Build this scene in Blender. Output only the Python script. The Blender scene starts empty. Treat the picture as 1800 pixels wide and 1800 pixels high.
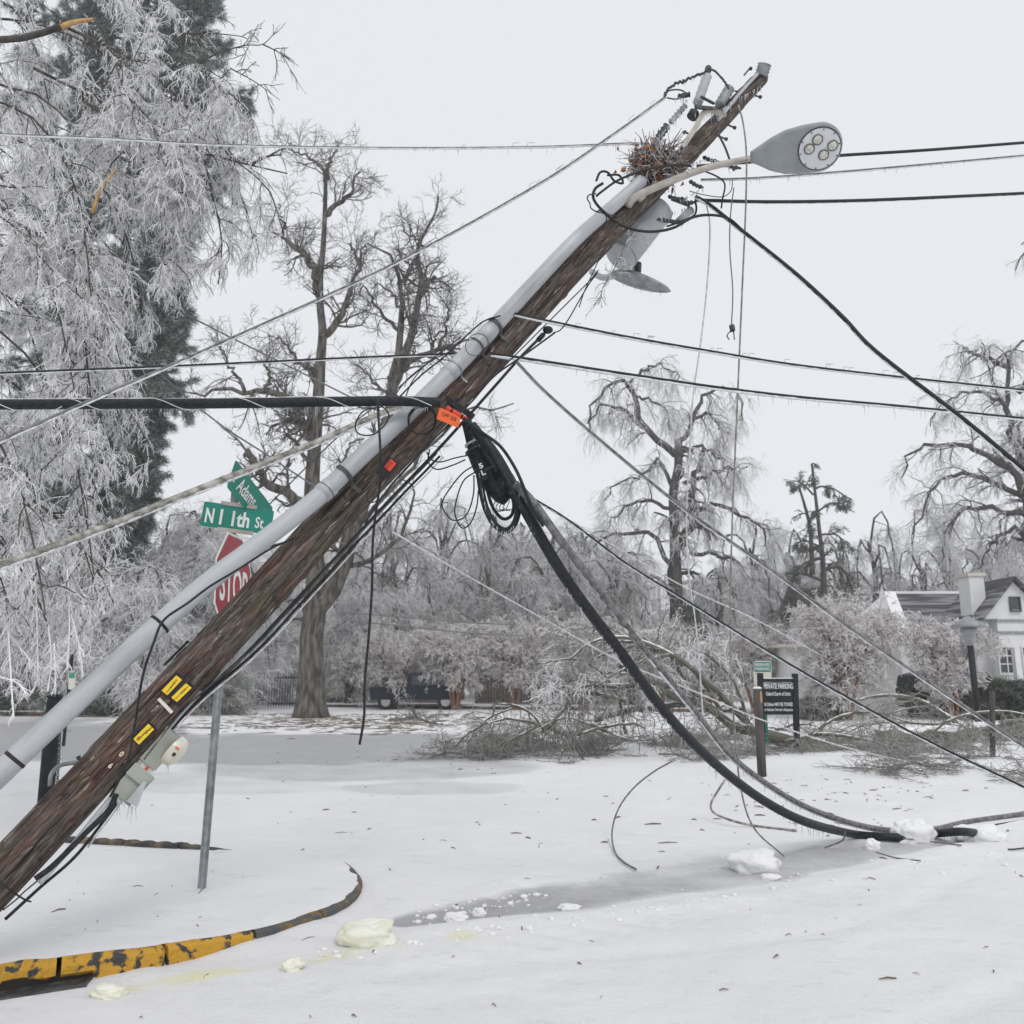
import bpy, math, random
import numpy as np
from mathutils import Vector, noise as mnoise

# ------------------------------------------------------------------ camera, sky, sun
sc = bpy.context.scene
COL = sc.collection
R = math.radians
CAM = np.array([0.0, 0.0, 1.6]); FPX = 1500.0
PITCH = math.atan(285 / FPX)
cd = bpy.data.cameras.new('camera'); cam = bpy.data.objects.new('camera', cd); COL.objects.link(cam)
cam.location = CAM; cam.rotation_euler = (R(90) + PITCH, 0, 0)
cd.sensor_width = 36; cd.lens = 36 * FPX / 1800; cd.clip_start = 0.05; cd.clip_end = 2000
cd.dof.use_dof = True; cd.dof.focus_distance = 6.0; cd.dof.aperture_fstop = 3.6
sc.camera = cam

SUN_EL, SUN_ROT = R(48), R(200)
world = bpy.data.worlds.new('World'); sc.world = world; world.use_nodes = True
wn = world.node_tree.nodes; wl = world.node_tree.links
bg = wn['Background']
sky = wn.new('ShaderNodeTexSky'); sky.sky_type = 'NISHITA'; sky.sun_disc = False
sky.sun_elevation = SUN_EL; sky.sun_rotation = SUN_ROT; sky.dust_density = 4; sky.air_density = 1.0
hs = wn.new('ShaderNodeHueSaturation'); hs.inputs['Saturation'].default_value = 0.15
mxw = wn.new('ShaderNodeMix'); mxw.data_type = 'RGBA'; mxw.inputs[0].default_value = 0.94
CLOUD = (5.85, 5.98, 6.24, 1)
mxw.inputs[7].default_value = CLOUD
wl.new(sky.outputs[0], hs.inputs['Color']); wl.new(hs.outputs[0], mxw.inputs[6])
wl.new(mxw.outputs[2], bg.inputs['Color']); bg.inputs['Strength'].default_value = 0.144

sl = bpy.data.lights.new('sun', 'SUN'); sl.energy = 1.0; sl.angle = R(18); sl.color = (1, .97, .93)
so = bpy.data.objects.new('sun', sl); COL.objects.link(so)
so.rotation_euler = (R(90) - SUN_EL, 0, R(25)); so.location = (0, -5, 20)
sc.view_settings.view_transform = 'Standard'; sc.view_settings.look = 'None'
sc.view_settings.exposure = 0.0; sc.view_settings.gamma = 1
sc.render.engine = 'CYCLES'
sc.cycles.max_bounces = 8; sc.cycles.volume_bounces = 2; sc.cycles.diffuse_bounces = 7; sc.cycles.glossy_bounces = 2
sc.cycles.transmission_bounces = 3; sc.cycles.caustics_reflective = False; sc.cycles.caustics_refractive = False

rng = np.random.default_rng(11)
random.seed(5)

# ------------------------------------------------------------------ projection helpers (photo measurements -> places)
Fv = np.array([0, math.cos(PITCH), math.sin(PITCH)]); Uv = np.array([0, -math.sin(PITCH), math.cos(PITCH)]); Rv = np.array([1., 0, 0])
def ray(px, py): return Fv + Rv * (px - 900) / FPX + Uv * (900 - py) / FPX
def P(px, py, Y):
    r = ray(px, py); return CAM + r * (Y / r[1])
def G(px, py, z=0.0):
    r = ray(px, py); return CAM + r * ((z - CAM[2]) / r[2])
def PP(lst): return np.array([P(*q) for q in lst])
def nrm(v): v = np.asarray(v, float); return v / (np.linalg.norm(v) + 1e-12)
def cat(pts, n):
    """smooth Catmull-Rom resample to n points, evenly by length"""
    p = np.asarray(pts, float)
    if len(p) == 2:
        t = np.linspace(0, 1, n)[:, None]; return p[0] * (1 - t) + p[1] * t
    q = np.vstack([2 * p[0] - p[1], p, 2 * p[-1] - p[-2]]); out = []
    for i in range(1, len(q) - 2):
        t = np.linspace(0, 1, 10, endpoint=False)[:, None]
        a, b, c, d = q[i - 1], q[i], q[i + 1], q[i + 2]
        out.append(.5 * (2 * b + (c - a) * t + (2 * a - 5 * b + 4 * c - d) * t * t + (3 * b - a - 3 * c + d) * t ** 3))
    out = np.vstack(out + [p[-1:]])
    L = np.r_[0, np.cumsum(np.linalg.norm(np.diff(out[:, :3], axis=0), axis=1))]
    s = np.linspace(0, L[-1], n)
    return np.column_stack([np.interp(s, L, out[:, k]) for k in range(p.shape[1])])

def vnoise(x, y, seed=0):
    """smooth value noise in 0..1"""
    xi = np.floor(x).astype(np.int64); yi = np.floor(y).astype(np.int64)
    fx = x - xi; fy = y - yi; fx = fx * fx * (3 - 2 * fx); fy = fy * fy * (3 - 2 * fy)
    def h(a, b):
        n = (a * 374761393 + b * 668265263 + seed * 1442695041) & 0x7fffffff
        n = ((n ^ (n >> 13)) * 1274126177) & 0x7fffffff
        return ((n ^ (n >> 16)) & 0xffff) / 65535.0
    return (h(xi, yi) * (1 - fx) + h(xi + 1, yi) * fx) * (1 - fy) + (h(xi, yi + 1) * (1 - fx) + h(xi + 1, yi + 1) * fx) * fy
def fbm(x, y, seed=0, o=4):
    s = 0; a = .5
    for k in range(o):
        s = s + a * vnoise(x * 2 ** k, y * 2 ** k, seed + k); a *= .5
    return s / (1 - .5 ** o)

# ------------------------------------------------------------------ materials
MATS = {}
def mat(name, col, rough=.7, col2=None, scale=6., bump=0., bscale=30., spec=.4, metal=0., trans=0., coat=0., attr=None, emit=None, stretch=None, f0=.35, f1=.65):
    if name in MATS: return MATS[name]
    m = bpy.data.materials.new(name); m.use_nodes = True; N = m.node_tree.nodes; L = m.node_tree.links
    b = N['Principled BSDF']
    b.inputs['Base Color'].default_value = (*col, 1); b.inputs['Roughness'].default_value = rough
    b.inputs['Specular IOR Level'].default_value = spec; b.inputs['Metallic'].default_value = metal
    b.inputs['Transmission Weight'].default_value = trans; b.inputs['Coat Weight'].default_value = coat
    if trans: b.inputs['IOR'].default_value = 1.2
    src = None
    if attr or stretch:
        a = N.new('ShaderNodeAttribute'); a.attribute_name = 'pc'; src = a.outputs['Vector']
        if stretch:
            mp = N.new('ShaderNodeMapping'); mp.inputs['Scale'].default_value = stretch; L.new(src, mp.inputs['Vector']); src = mp.outputs[0]
    else:
        tc = N.new('ShaderNodeTexCoord'); src = tc.outputs['Object']
    if col2 is not None:
        if attr == 'v':
            a2 = N.new('ShaderNodeAttribute'); a2.attribute_name = 'v'; fac = a2.outputs['Fac']
        else:
            n = N.new('ShaderNodeTexNoise'); n.inputs['Scale'].default_value = scale; n.inputs['Detail'].default_value = 6
            L.new(src, n.inputs['Vector']); fac = n.outputs['Fac']
        mr = N.new('ShaderNodeMapRange'); mr.inputs[1].default_value = f0; mr.inputs[2].default_value = f1; L.new(fac, mr.inputs[0])
        mx = N.new('ShaderNodeMix'); mx.data_type = 'RGBA'; mx.inputs[6].default_value = (*col, 1); mx.inputs[7].default_value = (*col2, 1)
        L.new(mr.outputs[0], mx.inputs[0]); L.new(mx.outputs[2], b.inputs['Base Color'])
    if bump:
        n2 = N.new('ShaderNodeTexNoise'); n2.inputs['Scale'].default_value = bscale; n2.inputs['Detail'].default_value = 5
        L.new(src, n2.inputs['Vector'])
        bp = N.new('ShaderNodeBump'); bp.inputs['Strength'].default_value = bump; bp.inputs['Distance'].default_value = .02
        L.new(n2.outputs['Fac'], bp.inputs['Height']); L.new(bp.outputs[0], b.inputs['Normal'])
    MATS[name] = m; return m

def wood_pole_mat():
    m = bpy.data.materials.new('weathered_wood'); m.use_nodes = True; N = m.node_tree.nodes; L = m.node_tree.links
    b = N['Principled BSDF']; b.inputs['Roughness'].default_value = .78; b.inputs['Specular IOR Level'].default_value = .3
    a = N.new('ShaderNodeAttribute'); a.attribute_name = 'pc'
    def noise(sc_, scale, det=7, dist=0.0, rough=.6):
        mp = N.new('ShaderNodeMapping'); mp.inputs['Scale'].default_value = sc_; L.new(a.outputs['Vector'], mp.inputs['Vector'])
        n = N.new('ShaderNodeTexNoise'); n.inputs['Scale'].default_value = scale; n.inputs['Detail'].default_value = det
        n.inputs['Distortion'].default_value = dist; n.inputs['Roughness'].default_value = rough
        L.new(mp.outputs[0], n.inputs['Vector']); return n.outputs['Fac']
    def ramp(fac, stops):
        r = N.new('ShaderNodeValToRGB'); e = r.color_ramp.elements
        e[0].position, e[0].color = stops[0][0], (*stops[0][1], 1); e[1].position, e[1].color = stops[-1][0], (*stops[-1][1], 1)
        for p_, c_ in stops[1:-1]:
            q = e.new(p_); q.color = (*c_, 1)
        L.new(fac, r.inputs[0]); return r.outputs[0]
    def mixc(f, A, B):
        x = N.new('ShaderNodeMix'); x.data_type = 'RGBA'; L.new(f, x.inputs[0]); L.new(A, x.inputs[6]); L.new(B, x.inputs[7]); return x.outputs[2]
    grain = noise((1, 1, .10), 48, 10, .9, .72)
    fine = noise((1, 1, .045), 110, 5, .3, .6)
    base = ramp(grain, [(.33, (.016, .012, .010)), (.43, (.052, .040, .034)), (.52, (.115, .092, .078)), (.61, (.20, .168, .145)), (.72, (.38, .34, .30))])
    red = ramp(grain, [(.36, (.045, .020, .016)), (.50, (.135, .056, .040)), (.64, (.30, .15, .11))])
    rm = ramp(noise((1, 1, .30), 6.5, 7, .8, .65), [(.48, (0, 0, 0)), (.58, (.9, .9, .9))])
    sp_ = N.new('ShaderNodeSeparateXYZ'); L.new(a.outputs['Vector'], sp_.inputs[0])
    zr_ = N.new('ShaderNodeMapRange'); zr_.inputs[1].default_value = 3.2; zr_.inputs[2].default_value = 6.5; zr_.inputs[3].default_value = .68; zr_.inputs[4].default_value = .22; L.new(sp_.outputs['Z'], zr_.inputs[0])
    mm_ = N.new('ShaderNodeMath'); mm_.operation = 'MULTIPLY'; L.new(rm, mm_.inputs[0]); L.new(zr_.outputs[0], mm_.inputs[1])
    c = mixc(mm_.outputs[0], base, red)
    green = ramp(grain, [(.35, (.022, .026, .012)), (.55, (.085, .088, .035)), (.70, (.17, .17, .08))])
    gm = ramp(noise((1, 1, .5), 10, 7, .6, .7), [(.55, (0, 0, 0)), (.66, (.7, .7, .7))])
    c = mixc(gm, c, green)
    dk = N.new('ShaderNodeRGB'); dk.outputs[0].default_value = (.008, .007, .007, 1)
    c = mixc(ramp(noise((1, 1, .05), 34, 6, .5), [(.575, (0, 0, 0)), (.63, (.9, .9, .9))]), c, dk.outputs[0])
    dk2 = N.new('ShaderNodeRGB'); dk2.outputs[0].default_value = (.02, .018, .016, 1)
    c = mixc(ramp(noise((1, 1, .6), 16, 8, .8, .7), [(.56, (0, 0, 0)), (.66, (.8, .8, .8))]), c, dk2.outputs[0])
    wt = N.new('ShaderNodeRGB'); wt.outputs[0].default_value = (.42, .36, .32, 1)
    c = mixc(ramp(noise((1, 1, .12), 55, 6, .6), [(.63, (0, 0, 0)), (.67, (1, 1, 1))]), c, wt.outputs[0])
    ad = N.new('ShaderNodeMath'); ad.operation = 'ADD'; L.new(grain, ad.inputs[0]); L.new(fine, ad.inputs[1]); grain = ad.outputs[0]
    L.new(c, b.inputs['Base Color'])
    bp = N.new('ShaderNodeBump'); bp.inputs['Strength'].default_value = .9; bp.inputs['Distance'].default_value = .012
    L.new(grain, bp.inputs['Height']); L.new(bp.outputs[0], b.inputs['Normal'])
    MATS['weathered_wood'] = m; return m
W_POLE = wood_pole_mat()

def snow_mat():
    m = bpy.data.materials.new('snow'); m.use_nodes = True; N = m.node_tree.nodes; L = m.node_tree.links
    b = N['Principled BSDF']; b.inputs['Specular IOR Level'].default_value = .25
    a = N.new('ShaderNodeAttribute'); a.attribute_name = 'ice'
    g = N.new('ShaderNodeNewGeometry')
    n = N.new('ShaderNodeTexNoise'); n.inputs['Scale'].default_value = 1.3; n.inputs['Detail'].default_value = 8; L.new(g.outputs['Position'], n.inputs['Vector'])
    n3 = N.new('ShaderNodeTexNoise'); n3.inputs['Scale'].default_value = 14; n3.inputs['Detail'].default_value = 6; L.new(g.outputs['Position'], n3.inputs['Vector'])
    ad = N.new('ShaderNodeMath'); ad.operation = 'MULTIPLY_ADD'; ad.inputs[1].default_value = .5; L.new(n.outputs['Fac'], ad.inputs[0]); L.new(a.outputs['Fac'], ad.inputs[2])
    ad2 = N.new('ShaderNodeMath'); ad2.operation = 'MULTIPLY_ADD'; ad2.inputs[1].default_value = .25; L.new(n3.outputs['Fac'], ad2.inputs[0]); L.new(ad.outputs[0], ad2.inputs[2])
    mr = N.new('ShaderNodeMapRange'); mr.inputs[1].default_value = .60; mr.inputs[2].default_value = 1.15; L.new(ad2.outputs[0], mr.inputs[0])
    mx = N.new('ShaderNodeMix'); mx.data_type = 'RGBA'
    sn = N.new('ShaderNodeMix'); sn.data_type = 'RGBA'; sn.inputs[6].default_value = (.735, .735, .748, 1); sn.inputs[7].default_value = (.835, .835, .845, 1)
    L.new(n.outputs['Fac'], sn.inputs[0]); L.new(sn.outputs[2], mx.inputs[6])
    mx.inputs[7].default_value = (.40, .40, .415, 1); L.new(mr.outputs[0], mx.inputs[0])
    mpw = N.new('ShaderNodeMapping'); mpw.inputs['Scale'].default_value = (1, 2.2, 1); mpw.inputs['Rotation'].default_value = (0, 0, .35); L.new(g.outputs['Position'], mpw.inputs['Vector'])
    nw = N.new('ShaderNodeTexNoise'); nw.inputs['Scale'].default_value = 3.4; nw.inputs['Detail'].default_value = 9; nw.inputs['Roughness'].default_value = .68; L.new(mpw.outputs[0], nw.inputs['Vector'])
    mw = N.new('ShaderNodeMapRange'); mw.inputs[1].default_value = .57; mw.inputs[2].default_value = .72; mw.inputs[4].default_value = .42; L.new(nw.outputs['Fac'], mw.inputs[0])
    mg = N.new('ShaderNodeMix'); mg.data_type = 'RGBA'; mg.inputs[7].default_value = (.50, .50, .515, 1); L.new(mw.outputs[0], mg.inputs[0]); L.new(mx.outputs[2], mg.inputs[6])
    yl = N.new('ShaderNodeAttribute'); yl.attribute_name = 'stain'
    my = N.new('ShaderNodeMix'); my.data_type = 'RGBA'; my.inputs[7].default_value = (.76, .74, .42, 1)
    L.new(yl.outputs['Fac'], my.inputs[0]); L.new(mg.outputs[2], my.inputs[6]); L.new(my.outputs[2], b.inputs['Base Color'])
    rr = N.new('ShaderNodeMapRange'); rr.inputs[3].default_value = .75; rr.inputs[4].default_value = .45; L.new(mr.outputs[0], rr.inputs[0]); L.new(rr.outputs[0], b.inputs['Roughness'])
    n2 = N.new('ShaderNodeTexNoise'); n2.inputs['Scale'].default_value = 60; n2.inputs['Detail'].default_value = 7; n2.inputs['Roughness'].default_value = .7; L.new(g.outputs['Position'], n2.inputs['Vector'])
    bp = N.new('ShaderNodeBump'); bp.inputs['Strength'].default_value = .7; bp.inputs['Distance'].default_value = .014; L.new(n2.outputs['Fac'], bp.inputs['Height'])
    n4 = N.new('ShaderNodeTexNoise'); n4.inputs['Scale'].default_value = 5; n4.inputs['Detail'].default_value = 4; L.new(g.outputs['Position'], n4.inputs['Vector'])
    bp2 = N.new('ShaderNodeBump'); bp2.inputs['Strength'].default_value = .35; bp2.inputs['Distance'].default_value = .06; L.new(n4.outputs['Fac'], bp2.inputs['Height'])
    L.new(bp.outputs[0], bp2.inputs['Normal']); L.new(bp2.outputs[0], b.inputs['Normal'])
    MATS['snow'] = m; return m
SNOW = snow_mat()

BLACK = mat('black_rubber', (.007, .008, .010), .5, (.022, .025, .03), 40, .2, 60, spec=.3)
CABLE_GREY = mat('grey_cable', (.07, .07, .07), .45, (.21, .21, .21), 25, .2, 60)
CABLE_TAN = mat('iced_brown_cable', (.12, .11, .09), .35, (.42, .41, .38), 18, .25, 40)
WIRE_GREY = mat('grey_wire', (.09, .09, .09), .4, (.2, .2, .2), 30)
WIRE_PALE = mat('iced_pale_wire', (.40, .40, .40), .3, (.7, .7, .71), 30)
ICE = mat('clear_ice', (.80, .83, .86), .12, (.62, .66, .70), 12, spec=.6, trans=.35)
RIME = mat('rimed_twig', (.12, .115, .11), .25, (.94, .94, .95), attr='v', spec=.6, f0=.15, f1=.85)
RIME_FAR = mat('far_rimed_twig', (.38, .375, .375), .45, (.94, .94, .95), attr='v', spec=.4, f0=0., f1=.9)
RIME_BROWN = mat('seedy_rimed_twig', (.36, .32, .31), .5, (.94, .925, .925), attr='v', spec=.4, f0=0., f1=.8)
BARK = mat('dark_bark', (.035, .031, .028), .8, (.11, .10, .09), 8, .6, 30, stretch=(1, 1, .25))
BARK_OAK = mat('oak_bark', (.035, .031, .027), .85, (.15, .135, .115), 7, 1., 9, stretch=(1, 1, .22), f0=.38, f1=.62)
BARK_MOSS = mat('mossy_bark', (.07, .067, .058), .8, (.175, .178, .135), 5, .6, 22, stretch=(1, 1, .5))
TWIG_DK = mat('bare_twig', (.09, .08, .075), .6, (.30, .30, .30), attr='v', f0=.2, f1=1.)
TWIG_FALLEN = mat('fallen_twig', (.07, .066, .052), .5, (.46, .455, .44), attr='v', f0=.1, f1=1.)
TORN = mat('torn_wood', (.45, .25, .09), .6, (.62, .40, .17), 20, .3, 40)
PVC = mat('grey_conduit', (.27, .285, .30), .42, (.44, .46, .48), 7, .2, 30, spec=.5, stretch=(1, 1, .22), f0=.30, f1=.52)
STEEL = mat('galvanised_steel', (.20, .22, .23), .45, (.34, .36, .37), 14, .15, 40, metal=.2)
STEEL_DK = mat('dark_steel', (.025, .027, .03), .5, (.08, .085, .09), 20)
GREY_PAINT = mat('grey_equipment_paint', (.36, .38, .40), .4, (.47, .49, .51), 5, .1, 20)
LAMP_GREY = mat('lamp_grey', (.25, .27, .29), .4, (.31, .33, .35), 8)
LAMP_PLATE = mat('lamp_plate', (.62, .64, .66), .35, (.70, .71, .72), 8)
LENS = mat('lamp_lens', (.40, .40, .33), .12, (.7, .7, .6), 60, spec=.8, coat=.5)
ARM_BEIGE = mat('beige_arm', (.36, .33, .29), .5, (.48, .45, .41), 10)
BOX_GREEN = mat('grey_green_box', (.25, .26, .22), .5, (.36, .37, .33), 4, .15, 25)
METER_WHITE = mat('meter_white', (.62, .60, .50), .3, (.72, .70, .62), 8, spec=.6)
WHITE = mat('white_paint', (.78, .78, .78), .5, (.70, .70, .69), 5)
LETTER = mat('sign_white', (.78, .79, .77), .4)
GREEN = mat('sign_green', (.005, .20, .15), .35, (.008, .24, .18), 4, spec=.5)
GREEN_PALE = mat('sign_green_faded', (.03, .26, .19), .4, (.05, .30, .22), 4)
REDS = mat('sign_red', (.30, .018, .028), .35, (.36, .03, .04), 5)
ORANGE = mat('tag_orange', (.80, .13, .025), .45)
REDTAG = mat('tag_red', (.72, .06, .035), .4)
YELLOW = mat('tag_yellow', (.86, .58, .03), .4)
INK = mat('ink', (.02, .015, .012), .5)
NUMERAL = mat('brass_numeral', (.70, .66, .50), .4)
KERB_Y = mat('yellow_kerb_paint', (.55, .30, .03), .7, (.05, .05, .05), 15, .8, 40, f0=.53, f1=.60)
KERB_M = mat('worn_kerb_paint', (.26, .15, .03), .8, (.085, .088, .09), 9, .6, 30, f0=.36, f1=.52)
KERB_G = mat('kerb_stone', (.05, .05, .052), .8, (.22, .17, .10), 6, .5, 30, f0=.45, f1=.7)
SNOWLUMP = mat('snow_lump', (.80, .80, .81), .7, (.86, .86, .87), 8, .5, 40)
SNOWYEL = mat('yellowed_snow', (.76, .76, .60), .6, (.84, .845, .79), 8, .4, 40)
NEEDLE = mat('pine_needle', (.05, .085, .065), .55, (.72, .75, .74), attr='v', f0=.35, f1=1.15)
HOLLY = mat('frosted_evergreen', (.045, .06, .035), .6, (.66, .67, .64), attr='v', f0=.3, f1=1.0)
POST_BLACK = mat('black_post', (.009, .012, .016), .6, (.022, .026, .032), 10, .2, 30, spec=.25)
POST_WOOD = mat('grey_brown_post', (.05, .045, .043), .7, (.115, .10, .092), 12, .4, 30, stretch=(1, 1, .2))
LEAF = mat('dead_leaf', (.20, .08, .04), .6, (.36, .17, .09), attr='v', f0=0, f1=1)
WALL_WHITE = mat('white_siding', (.66, .67, .66), .6, (.72, .72, .72), 3)
WALL_CREAM = mat('cream_siding', (.52, .49, .42), .7, (.60, .57, .50), 3)
WALL_OCHRE = mat('ochre_brick', (.24, .15, .04), .8, (.34, .23, .08), 4, .3, 20)
ROOF = mat('dark_shingle', (.05, .05, .06), .8, (.25, .25, .27), 2.5, .3, 10, stretch=(.12, .12, 3.2), f0=.46, f1=.58)
GLASS = mat('dark_glass', (.03, .035, .04), .1, spec=.8)
FENCE = mat('dark_fence_wood', (.06, .05, .045), .8, (.13, .11, .10), 4)
CAR_BLUE = mat('car_blue', (.008, .016, .03), .5, spec=.3)
CAR_DARK = mat('car_dark', (.006, .007, .009), .5, spec=.3)
TYRE = mat('tyre', (.015, .015, .016), .8)
CHROME = mat('chrome', (.5, .5, .52), .2, metal=.8)
COPPERY = mat('rust_brown', (.16, .075, .05), .6, (.26, .15, .10), 20)

# ------------------------------------------------------------------ object helpers
ORG = {}
def tag(o, label=None, cat=None, group=None, kind=None):
    if label: o['label'] = label
    if cat: o['category'] = cat
    if group: o['group'] = group
    if kind: o['kind'] = kind
    return o
def thing(name, label, cat_, loc, group=None):
    o = bpy.data.objects.new(name, None); COL.objects.link(o); o.location = loc; o.empty_display_size = .1
    ORG[o.name] = np.array(loc, float); return tag(o, label, cat_, group)
def link_mesh(name, verts, faces, m, parent=None, smooth=True, org=None, attrs=None):
    """faces: (M,4)/(M,3) int array or list of them / list of tuples"""
    verts = np.asarray(verts, float)
    o3 = ORG[parent.name] if parent is not None else (np.asarray(org, float) if org is not None else verts.mean(0) * [1, 1, 0] + [0, 0, verts[:, 2].min()])
    me = bpy.data.meshes.new(name)
    fl = faces if isinstance(faces, list) and len(faces) and isinstance(faces[0], np.ndarray) else None
    if isinstance(faces, np.ndarray): fl = [faces]
    if fl is not None:
        fl = [f for f in fl if len(f)]
        lo = np.concatenate([f.ravel() for f in fl]).astype(np.int32)
        st = []; c = 0
        for f in fl:
            st.append(c + np.arange(len(f)) * f.shape[1]); c += f.size
        st = np.concatenate(st).astype(np.int32)
        me.vertices.add(len(verts)); me.vertices.foreach_set('co', (verts - o3).astype(np.float32).ravel())
        me.loops.add(len(lo)); me.loops.foreach_set('vertex_index', lo)
        me.polygons.add(len(st)); me.polygons.foreach_set('loop_start', st)
        me.update(calc_edges=True)
    else:
        me.from_pydata([tuple(v) for v in (verts - o3)], [], [tuple(int(i) for i in f) for f in faces])
    me.polygons.foreach_set('use_smooth', np.full(len(me.polygons), bool(smooth)))
    for k, (typ, arr) in (attrs or {}).items():
        a = me.attributes.new(k, typ, 'POINT')
        a.data.foreach_set('value' if typ == 'FLOAT' else 'vector', np.asarray(arr, np.float32).ravel())
    me.materials.append(m)
    ob = bpy.data.objects.new(name, me); COL.objects.link(ob)
    if parent is not None: ob.parent = parent
    if parent is None: ob.location = o3
    elif parent.type == 'EMPTY' or True: ob.location = (0, 0, 0)
    ORG[ob.name] = o3
    return ob

class MB:
    def __init__(s): s.v = []; s.f = []; s.pc = []; s.n = 0
    def add(s, v, f, pc=None):
        v = np.asarray(v, float)
        for q in f: s.f.append(tuple(int(i) + s.n for i in q))
        s.v.append(v); s.pc.append(v if pc is None else np.asarray(pc, float)); s.n += len(v); return s
    def tube(s, pts, r, sides=10, cap=True, prof=None, squash=None):
        p = np.asarray(pts, float); n = len(p); r = np.full(n, r, float) if np.isscalar(r) else np.asarray(r, float)
        t = np.gradient(p, axis=0); t /= np.linalg.norm(t, axis=1)[:, None] + 1e-12
        u = nrm(np.cross(t[0], [0, 0, 1] if abs(t[0][2]) < .9 else [1, 0, 0])); V = []; PC = []; L = 0
        a = np.linspace(0, 2 * np.pi, sides, endpoint=False)
        for i in range(n):
            u = nrm(u - t[i] * np.dot(u, t[i])); w = np.cross(t[i], u)
            if i: L += np.linalg.norm(p[i] - p[i - 1])
            rr = r[i] if prof is None else r[i] * prof(a, L)
            rr = np.broadcast_to(rr, (sides,))
            V.append(p[i] + (np.cos(a) * rr)[:, None] * u + (np.sin(a) * rr)[:, None] * w)
            PC.append(np.column_stack([np.cos(a) * rr, np.sin(a) * rr, np.full(sides, L)]))
        F = []
        for i in range(n - 1):
            for j in range(sides):
                k = (j + 1) % sides; F.append((i * sides + j, i * sides + k, (i + 1) * sides + k, (i + 1) * sides + j))
        if cap: F.append(tuple(range(sides - 1, -1, -1))); F.append(tuple((n - 1) * sides + j for j in range(sides)))
        return s.add(np.vstack(V), F, np.vstack(PC))
    def box(s, c, ax, ay, az):
        """centre and three half-axis vectors"""
        c, ax, ay, az = (np.asarray(q, float) for q in (c, ax, ay, az)); V = []
        for k in (-1, 1):
            for j in (-1, 1):
                for i in (-1, 1): V.append(c + i * ax + j * ay + k * az)
        return s.add(V, [(0, 2, 3, 1), (4, 5, 7, 6), (0, 1, 5, 4), (2, 6, 7, 3), (0, 4, 6, 2), (1, 3, 7, 5)])
    def bbox(s, lo, hi):
        lo, hi = np.array(lo, float), np.array(hi, float); h = (hi - lo) / 2
        return s.box((lo + hi) / 2, (h[0], 0, 0), (0, h[1], 0), (0, 0, h[2]))
    def prism(s, poly, off):
        p = np.asarray(poly, float); n = len(p); off = np.asarray(off, float)
        F = [tuple(range(n)), tuple(range(2 * n - 1, n - 1, -1))]
        for i in range(n):
            j = (i + 1) % n; F.append((i, i + n, j + n, j))
        return s.add(np.vstack([p, p + off]), F)
    def quadbar(s, a, b, w, h, up=(0, 0, 1)):
        a, b = np.asarray(a, float), np.asarray(b, float); t = nrm(b - a); u = nrm(np.cross(t, up)); v = np.cross(u, t)
        return s.box((a + b) / 2, (b - a) / 2, u * w / 2, v * h / 2)
    def ball(s, c, r, nu=16, nv=10, noise=0, seed=0, flat=None):
        c = np.asarray(c, float); r = np.ones(3) * r; V = []; F = []
        for i in range(nv + 1):
            th = np.pi * i / nv
            for j in range(nu):
                ph = 2 * np.pi * j / nu
                d = np.array([math.sin(th) * math.cos(ph), math.sin(th) * math.sin(ph), math.cos(th)])
                k = 1.
                if noise:
                    w3 = Vector((d[0] * 1.3 + seed * 3.1, d[1] * 1.3 + 7, d[2] * 1.3))
                    k += noise * (mnoise.noise(w3) * 1.1 + mnoise.noise(w3 * 2.6) * .45 + mnoise.noise(w3 * 6) * .16)
                if flat is not None: d = np.sign(d) * np.abs(d) ** .84
                q = c + d * r * k
                if flat is not None: q[2] = max(q[2], flat)
                V.append(q)
        for i in range(nv):
            for j in range(nu):
                k = (j + 1) % nu; F.append((i * nu + j, (i + 1) * nu + j, (i + 1) * nu + k, i * nu + k))
        return s.add(V, F)
    def build(s, name, m, parent=None, smooth=False, org=None):
        v = np.vstack(s.v)
        return link_mesh(name, v, s.f, m, parent, smooth, org, {'pc': ('FLOAT_VECTOR', np.vstack(s.pc))})

def polytubes(Pk, Rk, sides=3):
    """many polylines (K,n,3) with radii (K,n) -> verts, quads"""
    K, n, _ = Pk.shape
    T = np.gradient(Pk, axis=1); T /= np.linalg.norm(T, axis=2)[..., None] + 1e-9
    avg = Pk[:, -1] - Pk[:, 0]; ax = np.abs(avg).argmin(1); ref = np.zeros((K, 3)); ref[np.arange(K), ax] = 1
    u = np.cross(T, ref[:, None, :]); u /= np.linalg.norm(u, axis=2)[..., None] + 1e-9; w = np.cross(T, u)
    a = np.arange(sides) * 2 * np.pi / sides
    V = Pk[:, :, None, :] + Rk[:, :, None, None] * (np.cos(a)[None, None, :, None] * u[:, :, None, :] + np.sin(a)[None, None, :, None] * w[:, :, None, :])
    idx = np.arange(K * n * sides).reshape(K, n, sides)
    A = idx[:, :-1, :]; B = idx[:, 1:, :]
    F = np.stack([A, np.roll(A, -1, 2), np.roll(B, -1, 2), B], -1).reshape(-1, 4)
    return V.reshape(-1, 3), F
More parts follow.
